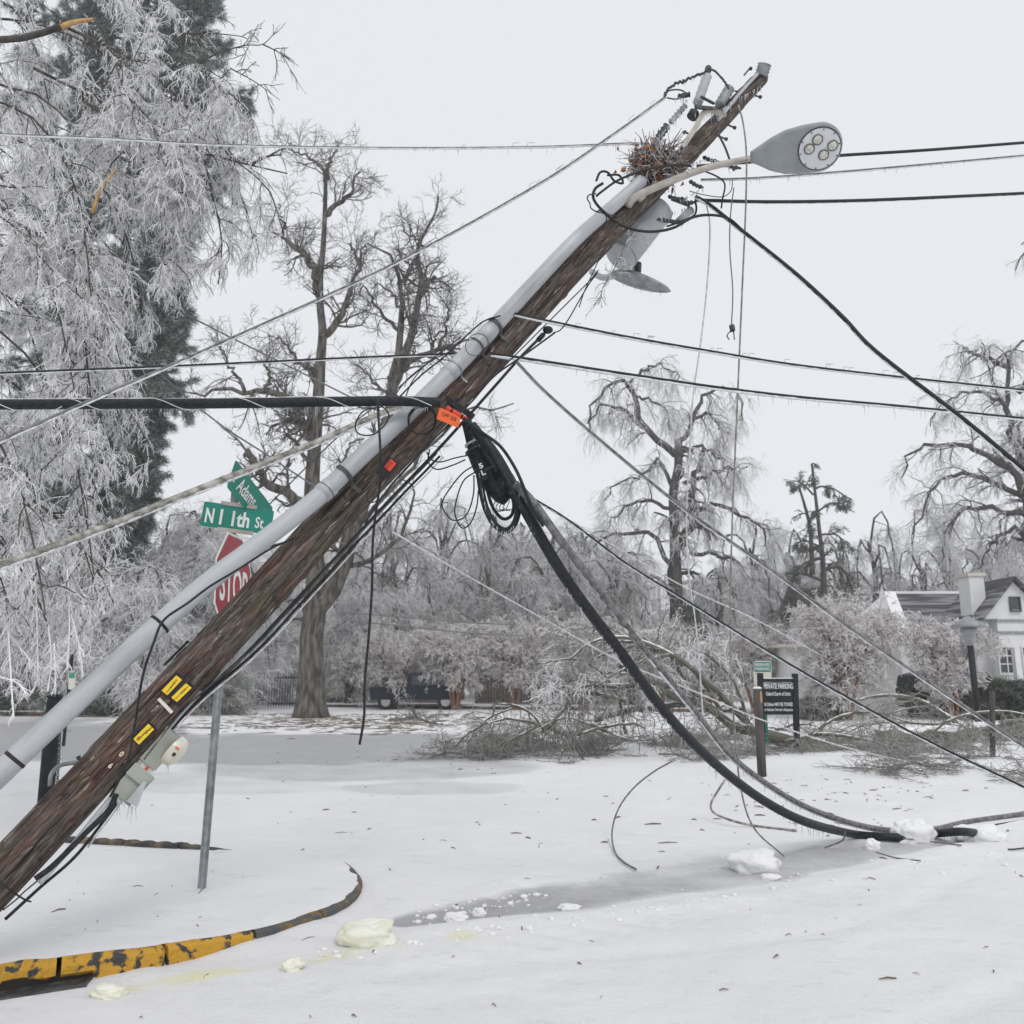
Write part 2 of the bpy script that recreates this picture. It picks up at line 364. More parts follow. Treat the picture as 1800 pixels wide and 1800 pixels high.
def tubes_obj(name, lst, m, parent, sides=3, vals=None, org=None):
    """lst: list of (P,R) groups"""
    VV = []; FF = []; AA = []; PC = []; n = 0
    for gi, (p, r) in enumerate(lst):
        if len(p) == 0: continue
        v, f = polytubes(p, r, sides); VV.append(v); FF.append(f + n); n += len(v)
        k = rng.random(len(p)) if vals is None else np.clip(vals[gi] + .5 * (rng.random(len(p)) - .5), 0, 1)
        AA.append(np.repeat(k, p.shape[1] * sides)); PC.append(v)
    V = np.vstack(VV)
    return link_mesh(name, V, np.vstack(FF), m, parent, True, org, {'v': ('FLOAT', np.concatenate(AA)), 'pc': ('FLOAT_VECTOR', V)})

def spawn(p, r, k, length, spread, n=4, wander=.25, grav=0., rs=.5, rmin=.003, t0=.15, t1=1., bias=(0, 0, 0), lenvar=.4, endr=.4, flat=1.0):
    """k children per parent polyline"""
    K, m, _ = p.shape; N = K * k
    pi = np.repeat(np.arange(K), k); t = t0 + (t1 - t0) * rng.random(N); s = t * (m - 1); i = np.minimum(s.astype(int), m - 2); f = (s - i)[:, None]
    pos = p[pi, i] * (1 - f) + p[pi, i + 1] * f; rad = r[pi, i] * (1 - f[:, 0]) + r[pi, i + 1] * f[:, 0]
    T = p[pi, i + 1] - p[pi, i]; T /= np.linalg.norm(T, axis=1)[:, None] + 1e-9
    q = rng.normal(size=(N, 3)); q -= T * (q * T).sum(1)[:, None]; q /= np.linalg.norm(q, axis=1)[:, None] + 1e-9
    q[:, 2] *= flat
    a = spread * (.6 + .8 * rng.random(N))[:, None]
    d = T * np.cos(a) + q * np.sin(a) + np.array(bias); d /= np.linalg.norm(d, axis=1)[:, None]
    L = length * (1 + lenvar * (2 * rng.random(N) - 1)) * (1 - .35 * t); out = [pos]; cur = pos
    for j in range(n):
        d = d + wander * rng.normal(size=(N, 3)) + np.array([0, 0, -grav]); d /= np.linalg.norm(d, axis=1)[:, None]
        cur = cur + d * (L / n)[:, None]; out.append(cur)
    R0 = np.maximum(rad * rs, rmin); R_ = R0[:, None] * np.linspace(1, endr, n + 1)[None, :]
    return np.stack(out, 1), np.maximum(R_, rmin * .6)
def limbs(lst, n=14):
    """lst of (points(px,py,Y...), r0, r1) -> arrays"""
    Ps = []; Rs = []
    for pts, r0, r1 in lst:
        Ps.append(cat(PP(pts), n)); Rs.append(np.linspace(r0, r1, n))
    return np.array(Ps), np.array(Rs)
def jitter(p, amp):
    q = p.copy(); q[:, 1:-1] += amp * rng.normal(size=q[:, 1:-1].shape); return q

def ice_path(path, dens, lmin, lmax, r=.004, base=.0):
    """hanging icicles along a path: cones"""
    p = cat(path, max(8, int(len(path) * 6))); L = np.linalg.norm(np.diff(p, axis=0), axis=1).sum(); n = int(L * dens)
    t = np.sort(rng.random(n)) * (len(p) - 1); i = np.minimum(t.astype(int), len(p) - 2); f = (t - i)[:, None]
    q = p[i] * (1 - f) + p[i + 1] * f; q[:, 2] -= base
    l = lmin + (lmax - lmin) * rng.random(n) ** 2
    d = np.column_stack([rng.normal(0, .08, n), rng.normal(0, .08, n), -np.ones(n)])
    pts = np.stack([q, q + d * (l * .5)[:, None], q + d * l[:, None]], 1)
    return pts, np.tile([r, r * .7, r * .2], (n, 1))

_tc = {}
def text(name, s, A, ur, up, w, h, m, parent, bold=.02, off=.0015):
    """text centred at A, width w along unit ur, height h along unit up (w=None keeps proportion)"""
    cu = bpy.data.curves.new('t', 'FONT'); cu.body = s; cu.align_x = 'CENTER'; cu.offset = bold; cu.extrude = .001; cu.resolution_u = 3
    ob = bpy.data.objects.new('t', cu); COL.objects.link(ob); dg = bpy.context.evaluated_depsgraph_get()
    me = bpy.data.meshes.new_from_object(ob.evaluated_get(dg)); bpy.data.objects.remove(ob)
    V = np.zeros(len(me.vertices) * 3); me.vertices.foreach_get('co', V); V = V.reshape(-1, 3)
    lo, hi = V.min(0), V.max(0); c = (lo + hi) / 2; sy = h / (hi[1] - lo[1]); sx = sy if w is None else w / (hi[0] - lo[0])
    ur, up = nrm(ur), np.asarray(up, float); up = nrm(up); nn = nrm(np.cross(ur, up))
    W = np.asarray(A) + ((V[:, 0] - c[0]) * sx)[:, None] * ur + ((V[:, 1] - c[1]) * sy)[:, None] * up + nn * (off + (V[:, 2] > 0) * .0006)[:, None]
    F = [tuple(p.vertices) for p in me.polygons]; bpy.data.meshes.remove(me)
    return link_mesh(name, W, F, m, parent, False)

def panel(name, A, B, C, th, m, parent, corner=.0, org=None):
    """plate with top-left A, top-right B, bottom-left C (facing the viewer), rounded corners"""
    A, B, C = (np.asarray(q, float) for q in (A, B, C)); u = B - A; v = C - A; lu, lv = np.linalg.norm(u), np.linalg.norm(v)
    pts = []
    for (cx, cy, a0) in ((0, 0, 180), (1, 0, 270), (1, 1, 0), (0, 1, 90)):
        if corner <= 0: pts.append(A + u * cx + v * cy); continue
        for k in range(5):
            a = R(a0 + 90 * k / 4); x = (corner if cx == 0 else lu - corner) + corner * math.cos(a); y = (corner if cy == 0 else lv - corner) + corner * math.sin(a)
            pts.append(A + u * (x / lu) + v * (y / lv))
    nn = nrm(np.cross(v, u))     # towards the viewer
    mb = MB(); mb.prism(pts, -nn * th) if False else mb.prism([p + nn * 0 for p in pts][::-1], -nn * th)
    return mb.build(name, m, parent, False, org)

# ================================================================== GROUND
def project(V):
    d = V - CAM; dep = d @ Fv; dep = np.where(dep < .3, .3, dep)
    return 900 + FPX * d[:, 0] / dep, 900 - FPX * (d @ Uv) / dep
def sstep(a, b, x): t = np.clip((x - a) / (b - a), 0, 1); return t * t * (3 - 2 * t)
BAND = [(670, 1622, 6), (720, 1610, 18), (850, 1594, 20), (1000, 1570, 26), (1150, 1544, 30), (1300, 1518, 30), (1450, 1496, 24), (1600, 1482, 12), (1680, 1476, 5)]
bw = np.array([G(a, b) for a, b, c in BAND]); bh = np.array([abs(G(a, b - c)[1] - G(a, b + c)[1]) / 2 for a, b, c in BAND])
FOOT = [(G(850 + 34 * k, 1672 - 5.4 * k + (6 if k % 2 else -6)), .0) for k in range(24)] + [(G(1180 - 22 * k, 1452 + 9 * k + (5 if k % 2 else -5)), .0) for k in range(16)]
def gheight(x, y):
    z = .05 * (fbm(x * .35 + 40, y * .35 + 40, 3, 3) - .5) + .012 * (fbm(x * 2.3 + 70, y * 2.3 + 70, 5, 3) - .5)
    z = z * sstep(1.5, 5, y)
    z = z + .16 * np.exp(-(((x - 6.0) / 3.2) ** 2 + ((y - 14.2) / 2.6) ** 2))
    z = z + .10 * sstep(9.2, 10.3, y + .06 * (x - 6) ** 2) * sstep(2.6, 4.6, x) * (1 - sstep(16, 20, y))
    yc = np.interp(x, bw[:, 0], bw[:, 1]); hw = np.interp(x, bw[:, 0], bh)
    z = z - .022 * np.exp(-((y - yc) / (hw * 1.1)) ** 2) * (x > bw[0, 0] - .3) * (x < bw[-1, 0] + .5)
    z = z + .035 * (fbm(x * 3.1 + 25, y * 5.2 + 25, 13, 4) - .5) * sstep(3.5, 5, y) * (1 - sstep(10, 16, y)) * sstep(.45, .7, fbm(x * .6 + 5, y * .9 + 5, 51, 3))
    for k_ in range(2): z = z - .02 * np.exp(-((y - (yc - hw * 2.6 - .35 - k_ * 1.45 + .15 * np.sin(x * .7))) / .12) ** 2) * (x > -2.5)
    z = z + .03 * np.exp(-((y - (yc - hw * 1.5)) / .14) ** 2) * (x > -1.6) * (x < 4.8) * (.3 + fbm(x * 5 + 9, y * 5 + 9, 8, 3))
    for f_, _ in FOOT: z = z - .022 * np.exp(-(((x - f_[0]) / .11) ** 2 + ((y - f_[1]) / .07) ** 2) ** 1.5) + .006 * np.exp(-(((x - f_[0]) / .17) ** 2 + ((y - f_[1]) / .12) ** 2))
    return z
sx = np.linspace(-1, 1, 620); gx = np.sign(sx) * 1.3 * (np.exp(5.3 * np.abs(sx)) - 1)
gy = np.r_[np.linspace(-60, 1.9, 22), 2.0 * (300 / 2.0) ** np.linspace(0, 1, 560)]
XX, YY = np.meshgrid(gx, gy); xf, yf = XX.ravel(), YY.ravel()
zf = gheight(xf, yf); GV = np.column_stack([xf, yf, zf]); pxs, pys = project(GV)
ic = np.zeros(len(xf)); front = yf > 2
yc = np.interp(xf, bw[:, 0], bw[:, 1]); hw = np.interp(xf, bw[:, 0], bh); inx = (xf > bw[0, 0] - .1) & (xf < bw[-1, 0] + .3)
dd = (yf - yc) / hw + (fbm(xf * 1.5 + 30, yf * 1.5 + 30, 31, 4) - .5) * .8
brk = .62 + .5 * (fbm(xf * 2.2 + 60, yf * 3.5 + 60, 77, 4) - .5) + .35 * np.exp(-((xf + .3) / .55) ** 2)
ic = np.maximum(ic, np.where(inx, (1 - sstep(.2, 1.5, dd)) * (sstep(-1.3, -.8, dd)), 0) * brk)
for cx, cy, rx, ry, am in [(60, 1300, 330, 40, .80), (560, 1316, 420, 30, .78), (640, 1352, 300, 26, .55), (420, 1385, 220, 16, .35), (760, 1385, 190, 15, .42), (90, 1380, 130, 30, .25), (1000, 1410, 200, 12, .2), (330, 1372, 200, 16, .35), (1700, 1520, 220, 10, .12)]:
    d2 = ((pxs - cx) / rx) ** 2 + ((pys - cy) / ry) ** 2
    ic = np.maximum(ic, np.where(front, am * (1 - sstep(.5, 1.3, d2 + (fbm(xf * .5 + 50, yf * .25 + 50, 22, 4) - .5) * 1.2)), 0))
ic *= np.where(pys < 1286, 1 - .0 * pxs, 1); ic = np.where((pys < 1288 + 6 * (fbm(xf + 9, yf + 9, 4, 2) - .5) * 2) & (pxs > 330) & (pxs < 1100), ic * .1, ic)
stain = np.zeros(len(xf))
SL = [(60, 1775), (250, 1735), (520, 1690), (640, 1668), (760, 1655), (880, 1640)]
sw = np.array([G(*q) for q in SL]); ysn = np.interp(xf, sw[:, 0], sw[:, 1])
stain = np.where((xf > sw[0, 0]) & (xf < sw[-1, 0]), np.exp(-((yf - ysn) / .10) ** 2) * sstep(.45, .75, fbm(xf * 6 + 20, yf * 9 + 20, 41, 4)), 0) * .8
ny, nx = len(gy), len(gx); ii = np.arange(ny * nx).reshape(ny, nx)
gf = np.stack([ii[:-1, :-1], ii[:-1, 1:], ii[1:, 1:], ii[1:, :-1]], -1).reshape(-1, 4)
g = link_mesh('ground', GV, gf, SNOW, None, True, (0, 0, 0), {'ice': ('FLOAT', ic), 'stain': ('FLOAT', stain)})
tag(g, 'white snow and grey ice covering street and yards', kind='structure')

def gz(x, y): return float(gheight(np.array([x]), np.array([y]))[0])
def Gg(px, py):
    p = G(px, py)
    for _ in range(4): p = G(px, py, gz(p[0], p[1]))
    return p

# ---- street corner: raised pavement slab and its kerb
KL = [(-700, 1905, .12), (-250, 1810, .125), (0, 1746, .125), (85, 1736, .125), (168, 1722, .12), (250, 1704, .10), (330, 1684, .08), (410, 1665, .062), (480, 1646, .052), (540, 1628, .052), (590, 1608, .052), (622, 1588, .050), (637, 1566, .048), (632, 1546, .045), (606, 1524, .05), (550, 1511, .045), (480, 1505, .045), (400, 1503, .05), (300, 1499, .05), (200, 1493, .05), (100, 1487, .045), (0, 1482, .045), (-250, 1470, .045), (-700, 1460, .045)]
kb = np.array([G(a, b) for a, b, h in KL]); kh = np.array([h for a, b, h in KL])
kk = cat(np.column_stack([kb, kh]), 240); kp = kk[:, :3].copy(); kp[:, 2] = 0; khh = kk[:, 3]
tan = np.gradient(kp, axis=0); tan /= np.linalg.norm(tan, axis=1)[:, None]; inn = np.column_stack([-tan[:, 1], tan[:, 0], 0 * tan[:, 0]])
cen = np.array([-3.6, 5.9, 0.])
if np.dot(inn[60], cen - kp[60]) < 0: inn = -inn
V = []; ringsn = 30; edge = kp + inn * (.018 + .05 * fbm(np.arange(len(kp)) * .35 + 9, np.full(len(kp), 3.), 5, 3) - .02 * (np.arange(len(kp)) > 100))[:, None]
for r_ in range(ringsn + 1):
    f = 1 - (r_ / ringsn) ** 1.0
    q = cen + (edge - cen) * f; hcen = .07
    hz = khh * f ** 3 + hcen * (1 - f ** 3)
    q[:, 2] = hz + .012 * sstep(0, .04, np.full(len(q), 1 - f)) + .003 + .02 * (fbm(q[:, 0] * 1.4 + 30, q[:, 1] * 1.4 + 30, 9, 4) - .5) * min(1, (1 - f) * 8 + .15)
    V.append(q)
n_ = len(kp); V = np.vstack(V); idx = np.arange(len(V)).reshape(ringsn + 1, n_)
F = np.stack([idx[:-1, :-1], idx[:-1, 1:], idx[1:, 1:], idx[1:, :-1]], -1).reshape(-1, 4)
pv = link_mesh('pavement', V, F[:, ::-1], SNOW, None, True, (0, 0, 0), {'ice': ('FLOAT', np.full(len(V), -.05)), 'stain': ('FLOAT', np.zeros(len(V)))})
tag(pv, 'snow covered pavement on the street corner', kind='structure')
kerb = thing('kerb', 'curving kerb with chipped yellow paint around the snowy street corner', 'kerb', (kp[60][0], kp[60][1], 0))
pxk, _ = project(kp)
cuts = [0, 18, 30, 40, 50, 60, 70, 80, 90, 100, 110, 120, 130, 140, 150, 160, 170, 180, 190, 200, 210, 220, 239]
drain = (pxk > -60) & (pxk < 165) & (np.arange(n_) < 90)
for a, b in zip(cuts[:-1], cuts[1:]):
    js = list(range(a, b + 1)); Q = []
    for t_, j in enumerate(js):
        e = .012 if t_ == 0 else (-.012 if t_ == len(js) - 1 else 0)
        c0 = kp[j] + tan[j] * e; h = khh[j] + ((.05 + .008 * math.sin(j * 2.1)) * min(1, max(0, (415 - pxk[j]) / 90)) if (a >= 100 and 60 < pxk[(a + b) // 2] < 400) else 0); i_ = inn[j]; dz = np.array([0, 0, 1.])
        w = (.006 * math.sin(j * 1.7) + .005 * math.sin(j * .61 + 1)) * (1 if j < 44 else .25)
        lo = .05 if drain[j] else -.05
        Q.append([c0 + i_ * (.0 + w) + dz * lo, c0 + i_ * (.004 + w) + dz * h * .72, c0 + i_ * (.022 + w) + dz * (h * .95), c0 + i_ * .05 + dz * (h + .004), c0 + i_ * .15 + dz * (h + .002), c0 + i_ * .15 - dz * .05])
    Q = np.array(Q); m_ = Q.shape[1]; vv = Q.reshape(-1, 3); ff = []
    for t_ in range(len(js) - 1):
        for k in range(m_): ff.append((t_ * m_ + k, t_ * m_ + (k + 1) % m_, (t_ + 1) * m_ + (k + 1) % m_, (t_ + 1) * m_ + k))
    ff += [tuple(range(m_)), tuple((len(js) - 1) * m_ + k for k in range(m_ - 1, -1, -1))]
    mpx = pxk[(a + b) // 2]; fr_ = (a + b) // 2 < 86
    mm = KERB_Y if fr_ and mpx < 470 else (KERB_M if fr_ else (KERB_G if 100 < mpx < 400 else SNOWLUMP))
    mbk = MB(); mbk.add(vv, ff); mbk.build('kerb_stone', mm, kerb, False)
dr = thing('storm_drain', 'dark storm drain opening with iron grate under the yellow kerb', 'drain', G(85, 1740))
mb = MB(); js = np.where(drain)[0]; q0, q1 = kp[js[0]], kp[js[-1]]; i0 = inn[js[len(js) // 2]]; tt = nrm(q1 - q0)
mb.box((q0 + q1) / 2 + i0 * .17 + np.array([0, 0, .012]), (q1 - q0) / 2, i0 * .14, (0, 0, .045)); mb.build('drain_shade_block', INK, dr)  # solid black block; the shade inside the opening is put into its colour
mb = MB()
for k in range(34):
    c_ = q0 + (q1 - q0) * (k + .5) / 34; mb.box(c_ - i0 * .055 + np.array([0, 0, .012]), tt * .006, i0 * .055, (0, 0, .006))
mb.box((q0 + q1) / 2 - i0 * .115 + np.array([0, 0, .012]), (q1 - q0) / 2, i0 * .008, (0, 0, .008)); mb.box((q0 + q1) / 2 - i0 * .004 + np.array([0, 0, .012]), (q1 - q0) / 2, i0 * .006, (0, 0, .008)); mb.build('grate', STEEL_DK, dr)

def far_kerb(label, pts, h=.11, hc=KERB_G, w=.16):
    p = cat(np.array([G(*q) for q in pts]), 40); p[:, 2] = 0; t = np.gradient(p, axis=0); t /= np.linalg.norm(t, axis=1)[:, None]; i_ = np.column_stack([-t[:, 1], t[:, 0], 0 * t[:, 0]])
    k = thing('kerb', label, 'kerb', p[20]); Q = []; S = []
    for j in range(40):
        z = np.array([0, 0, 1.]); hj = h * (.8 + .4 * float(vnoise(np.array([j * .4 + 3]), np.array([2.]), 7)[0]))
        Q.append([p[j] - z * .1, p[j] + z * hj, p[j] + i_[j] * w + z * hj, p[j] + i_[j] * w - z * .1])
        S.append([p[j] + i_[j] * .02 + z * (hj + .002), p[j] + i_[j] * .05 + z * (hj + .05), p[j] + i_[j] * 1.5 + z * (hj + .07), p[j] + i_[j] * 3.5 - z * .05])
    for nm, A_, m_ in (('kerb_stone', Q, hc), ('snow_bank', S, SNOWLUMP)):
        A_ = np.array(A_); ff = [(t_ * 4 + a, t_ * 4 + a + 1, (t_ + 1) * 4 + a + 1, (t_ + 1) * 4 + a) for t_ in range(39) for a in range(3)]
        mb = MB(); mb.add(A_.reshape(-1, 3), ff); mb.build(nm, m_, k, nm != 'kerb_stone')
far_kerb('far kerb with snowy verge before the ochre building at left', [(-300, 1262), (0, 1259), (160, 1258), (330, 1256)], .16)
far_kerb('long brownish far kerb running behind the big bare oak', [(560, 1243), (800, 1246), (1000, 1249), (1300, 1253)], .13)

# ================================================================== BUILDINGS
def zpx(py, Y): return P(900, py, Y)[2]
def xpx(px, py, Y): return P(px, py, Y)[0]
# white house at right
Y = 36.; bl = lambda px, py: P(px, py, Y)
house = thing('white_house', 'white gabled house with dark shingle roof and chimney at right', 'house', (xpx(1800, 1250, Y), Y, 0))
x0, x1, x2 = xpx(1605, 1180, Y), xpx(1733, 1180, Y), xpx(2250, 1180, Y); ze = zpx(1118, Y); zr = zpx(1040, Y + 2)
mb = MB(); mb.bbox((x0, Y + 1, -.3), (x2, Y + 8, ze)); mb.build('wall', WALL_WHITE, house)
mb = MB(); mb.bbox((x1, Y - 1.2, -.3), (x1 + 7, Y + .998, zpx(1088, Y))); gx1 = x1; 
pk = np.array([xpx(1778, 1020, Y - 1.2), Y - 1.2, zpx(1020, Y - 1.2)]); gl = np.array([xpx(1726, 1088, Y - 1.2), Y - 1.2, zpx(1088, Y - 1.2)]); gr = pk * 2 - gl; gr[2] = gl[2]; gr[1] = gl[1]
mb.prism([gl + (0, .01, .003), gr + (0, .01, .003), pk + (0, .01, 0)], (0, 3.2, 0)); gab = mb.build('gable_wall', WALL_WHITE, house)
mb = MB()
for a_, b_ in ((gl, pk), (pk, gr)):
    d_ = nrm(b_ - a_); up_ = np.array([-d_[2], 0, d_[0]]); up_ = up_ * np.sign(up_[2])
    mb.box((a_ + b_) / 2 + up_ * .07 + np.array([0, 1.6, 0]), (b_ - a_) / 2 * 1.08, (0, 1.85, 0), up_ * .06)
mb.build('gable_roof', ROOF, house)
mb = MB()
for yy in (1091, 1112): mb.bbox((x1 - .05, Y - 1.26, zpx(yy, Y - 1.2) - .05), (x1 + 7, Y - 1.203, zpx(yy, Y - 1.2) + .05))
mb.build('trim_board', STEEL, house)
def window(cx, cy, w, h, Yw, parent, panes=(2, 2), frame=WHITE):
    c = P(cx, cy, Yw); s = Yw / FPX; W, H = w * s / 2, h * s / 2
    mb = MB(); t = .05
    mb.bbox((c[0] - W - t, Yw - .05, c[2] - H - t), (c[0] - W, Yw, c[2] + H + t)); mb.bbox((c[0] + W, Yw - .05, c[2] - H - t), (c[0] + W + t, Yw, c[2] + H + t))
    mb.bbox((c[0] - W, Yw - .05, c[2] + H), (c[0] + W, Yw, c[2] + H + t)); mb.bbox((c[0] - W - t, Yw - .09, c[2] - H - t - .05), (c[0] + W + t, Yw, c[2] - H - t - .001))
    for k in range(1, panes[0]): x = c[0] - W + 2 * W * k / panes[0]; mb.bbox((x - .02, Yw - .04, c[2] - H), (x + .02, Yw - .012, c[2] + H))
    for k in range(1, panes[1]): z = c[2] - H + 2 * H * k / panes[1]; mb.bbox((c[0] - W, Yw - .038, z - .02), (c[0] + W, Yw - .014, z + .02))
    f = mb.build('window', frame, parent); mb = MB(); mb.bbox((c[0] - W, Yw - .01, c[2] - H), (c[0] + W, Yw - .002, c[2] + H)); mb.build('pane', GLASS, f)
window(1784, 1061, 15, 20, Y - 1.22, house, (1, 1), STEEL_DK)
window(1770, 1160, 26, 42, Y - 1.22, house, (2, 3)); window(1812, 1160, 26, 42, Y - 1.22, house, (2, 3)); window(1660, 1165, 22, 40, Y + .98, house)
mb = MB()
for cx in (1791, 1842): mb.bbox((xpx(cx - 5, 1180, Y - 2.4), Y - 2.45, 0), (xpx(cx + 5, 1180, Y - 2.4), Y - 2.2, zpx(1138, Y - 2.4)))
mb.build('porch_column', WHITE, house)
mb = MB(); xl = xpx(1575, 1045, Y); 
mb.prism([(x0 - .3, Y + .7, ze), (x0 + 1.1, Y + 4.4, zr), (x2, Y + 4.4, zr), (x2, Y + .7, ze)], (0, 0, .16)); mb.prism([(x0 - .3, Y + 8.2, ze), (x0 + 1.1, Y + 4.4, zr), (x2, Y + 4.4, zr), (x2, Y + 8.2, ze)], (0, 0, .159)); rf = mb.build('roof', ROOF, house)
mb = MB(); mb.prism([(x0 - .35, Y + .68, ze - .02), (x0 - .35, Y + 8.2, ze - .02), (x0 + 1.1, Y + 4.4, zr)], (-.05, 0, .17)); mb.prism([(x0 - .28, Y + .66, ze + .16), (x0 + .35, Y + .66, ze + .17), (x0 + 1.5, Y + 4.4, zr + .17), (x0 + 1.0, Y + 4.4, zr + .17)], (0, 0, .08))
mb.bbox((x0 + 1.0, Y + 4.3, zr + .12), (x2, Y + 4.5, zr + .24)); mb.build('roof_snow', SNOWLUMP, rf)
mb = MB(); ca, cb_ = xpx(1701, 1040, Y - .3), xpx(1727, 1040, Y - .3); mb.bbox((ca, Y - .5, 0), (cb_, Y + .4, zpx(1014, Y - .3))); ch = mb.build('chimney', WALL_WHITE, house)
mb = MB(); mb.bbox((ca - .07, Y - .57, zpx(1014, Y - .3)), (cb_ + .07, Y + .47, zpx(1008, Y - .3))); mb.build('chimney_cap', WALL_CREAM, ch)
# white garage
Y = 34.
gar = thing('white_garage', 'white sided outbuilding with low snowy roof behind the parking sign', 'garage', (xpx(1450, 1250, Y), Y, 0))
xa, xb = xpx(1385, 1200, Y), xpx(1560, 1200, Y); zt = zpx(1138, Y)
mb = MB(); mb.bbox((xa, Y, -.2), (xb, Y + 5, zt)); mb.build('wall', WALL_WHITE, gar)
mb = MB(); mb.bbox((xa - .3, Y - .3, zt), (xb + .3, Y + 5.3, zt + .12)); mb.build('fascia', WALL_CREAM, gar)
mb = MB(); mb.prism([(xa - .3, Y - .3, zt + .12), (xb + .3, Y - .3, zt + .12), (xb - 1.2, Y + 2.6, zpx(1088, Y + 2)), (xa + 1.4, Y + 2.6, zpx(1088, Y + 2))], (0, .1, .1)); mb.build('roof', ROOF, gar)

# cream house
Y = 48.
crm = thing('cream_house', 'cream house with vertical siding beyond the bare oak trunk', 'house', (xpx(620, 1236, Y), Y, 0))
xa, xb = xpx(566, 1200, Y), xpx(662, 1200, Y)
mb = MB(); mb.bbox((xa, Y, .35), (xb, Y + 7, zpx(1125, Y)))
for k in range(24): x = xa + (xb - xa) * (k + .5) / 24; mb.bbox((x - .02, Y - .03, .36), (x + .02, Y + .001, zpx(1126, Y)))
mb.prism([(xa, Y, zpx(1125, Y)), (xb, Y, zpx(1125, Y)), ((xa + xb) / 2, Y, zpx(1082, Y))], (0, 7, 0)); mb.build('wall', WALL_CREAM, crm)
mb = MB(); mb.bbox((xa + .02, Y + .03, -.2), (xb - .02, Y + 6.9, .349)); mb.build('foundation', KERB_G, crm)
mb = MB(); xm = (xa + xb) / 2
for sgn, xe in ((-1, xa), (1, xb)): mb.prism([(xm, Y - .4, zpx(1080, Y)), (xe + sgn * .4, Y - .4, zpx(1127, Y)), (xe + sgn * .4, Y - .4, zpx(1127, Y) + .25), (xm, Y - .4, zpx(1080, Y) + .25)], (0, 7.8, 0))
mb.build('roof', SNOWLUMP, crm); mb = MB()
for cx in (580, 630): c = P(cx, 1233, Y); mb.bbox((c[0] - .25, Y - .02, .08), (c[0] + .25, Y + .02, .28))
mb.build('vent', GLASS, crm)
# ochre building
Y = 44.
och = thing('ochre_building', 'low ochre building with flat roof behind the icy shrubs at left', 'building', (xpx(100, 1240, Y), Y, 0))
xa, xb = xpx(-400, 1200, Y), xpx(268, 1200, Y); zt = zpx(1098, Y)
mb = MB(); mb.bbox((xa, Y, -.2), (xb, Y + 8, zt)); mb.build('wall', WALL_OCHRE, och)
mb = MB(); mb.bbox((xa - .3, Y - .5, zt), (xb + .5, Y + 8.4, zt + .25)); r1 = mb.build('roof', ROOF, och); mb = MB(); mb.bbox((xa - .28, Y - .45, zt + .251), (xb + .45, Y + 8.3, zt + .5)); mb.build('roof_snow', SNOWLUMP, r1)
for cx in (-40, 62, 150, 215): window(cx, 1168, 22, 60, Y - .02, och, (1, 3), STEEL_DK)
# fences
def board_fence(name, label, p0, p1, Yf, h, bw_, gap, m, rail=True):
    a, b = G(*p0), G(*p1); a = P(p0[0], 1200, Yf) * [1, 1, 0]; b = P(p1[0], 1200, Yf) * [1, 1, 0]; t = nrm(b - a); L = np.linalg.norm(b - a); n = int(L / (bw_ + gap)); o = thing(name, label, 'fence', (a + b) / 2)
    mb = MB()
    for k in range(n):
        c = a + t * (k + .5) * (bw_ + gap); hh = h * (1 + .02 * random.uniform(-1, 1)); mb.box(c + np.array([0, 0, hh / 2]), t * bw_ / 2, (0, .012, 0), (0, 0, hh / 2))
    mb.build('board' if gap < .05 else 'picket', m, o)
    mb = MB()
    for zz in (.25, h - .25): mb.box((a + b) / 2 + np.array([0, .035, zz]), (b - a) / 2, (0, .02, 0), (0, 0, .05))
    mb.build('rail', m, o)
board_fence('wooden_fence', 'dark vertical board fence behind the fallen tree limbs', (835, 1240), (1050, 1240), 44, 1.55, .14, .01, FENCE)
board_fence('metal_fence', 'dark slender picket fence left of the bare oak trunk', (392, 1240), (522, 1240), 41, 1.7, .025, .10, STEEL_DK)
board_fence('wooden_fence', 'dark board fence along the yard behind parked vehicles', (655, 1240), (800, 1240), 46, 1.5, .14, .01, FENCE)

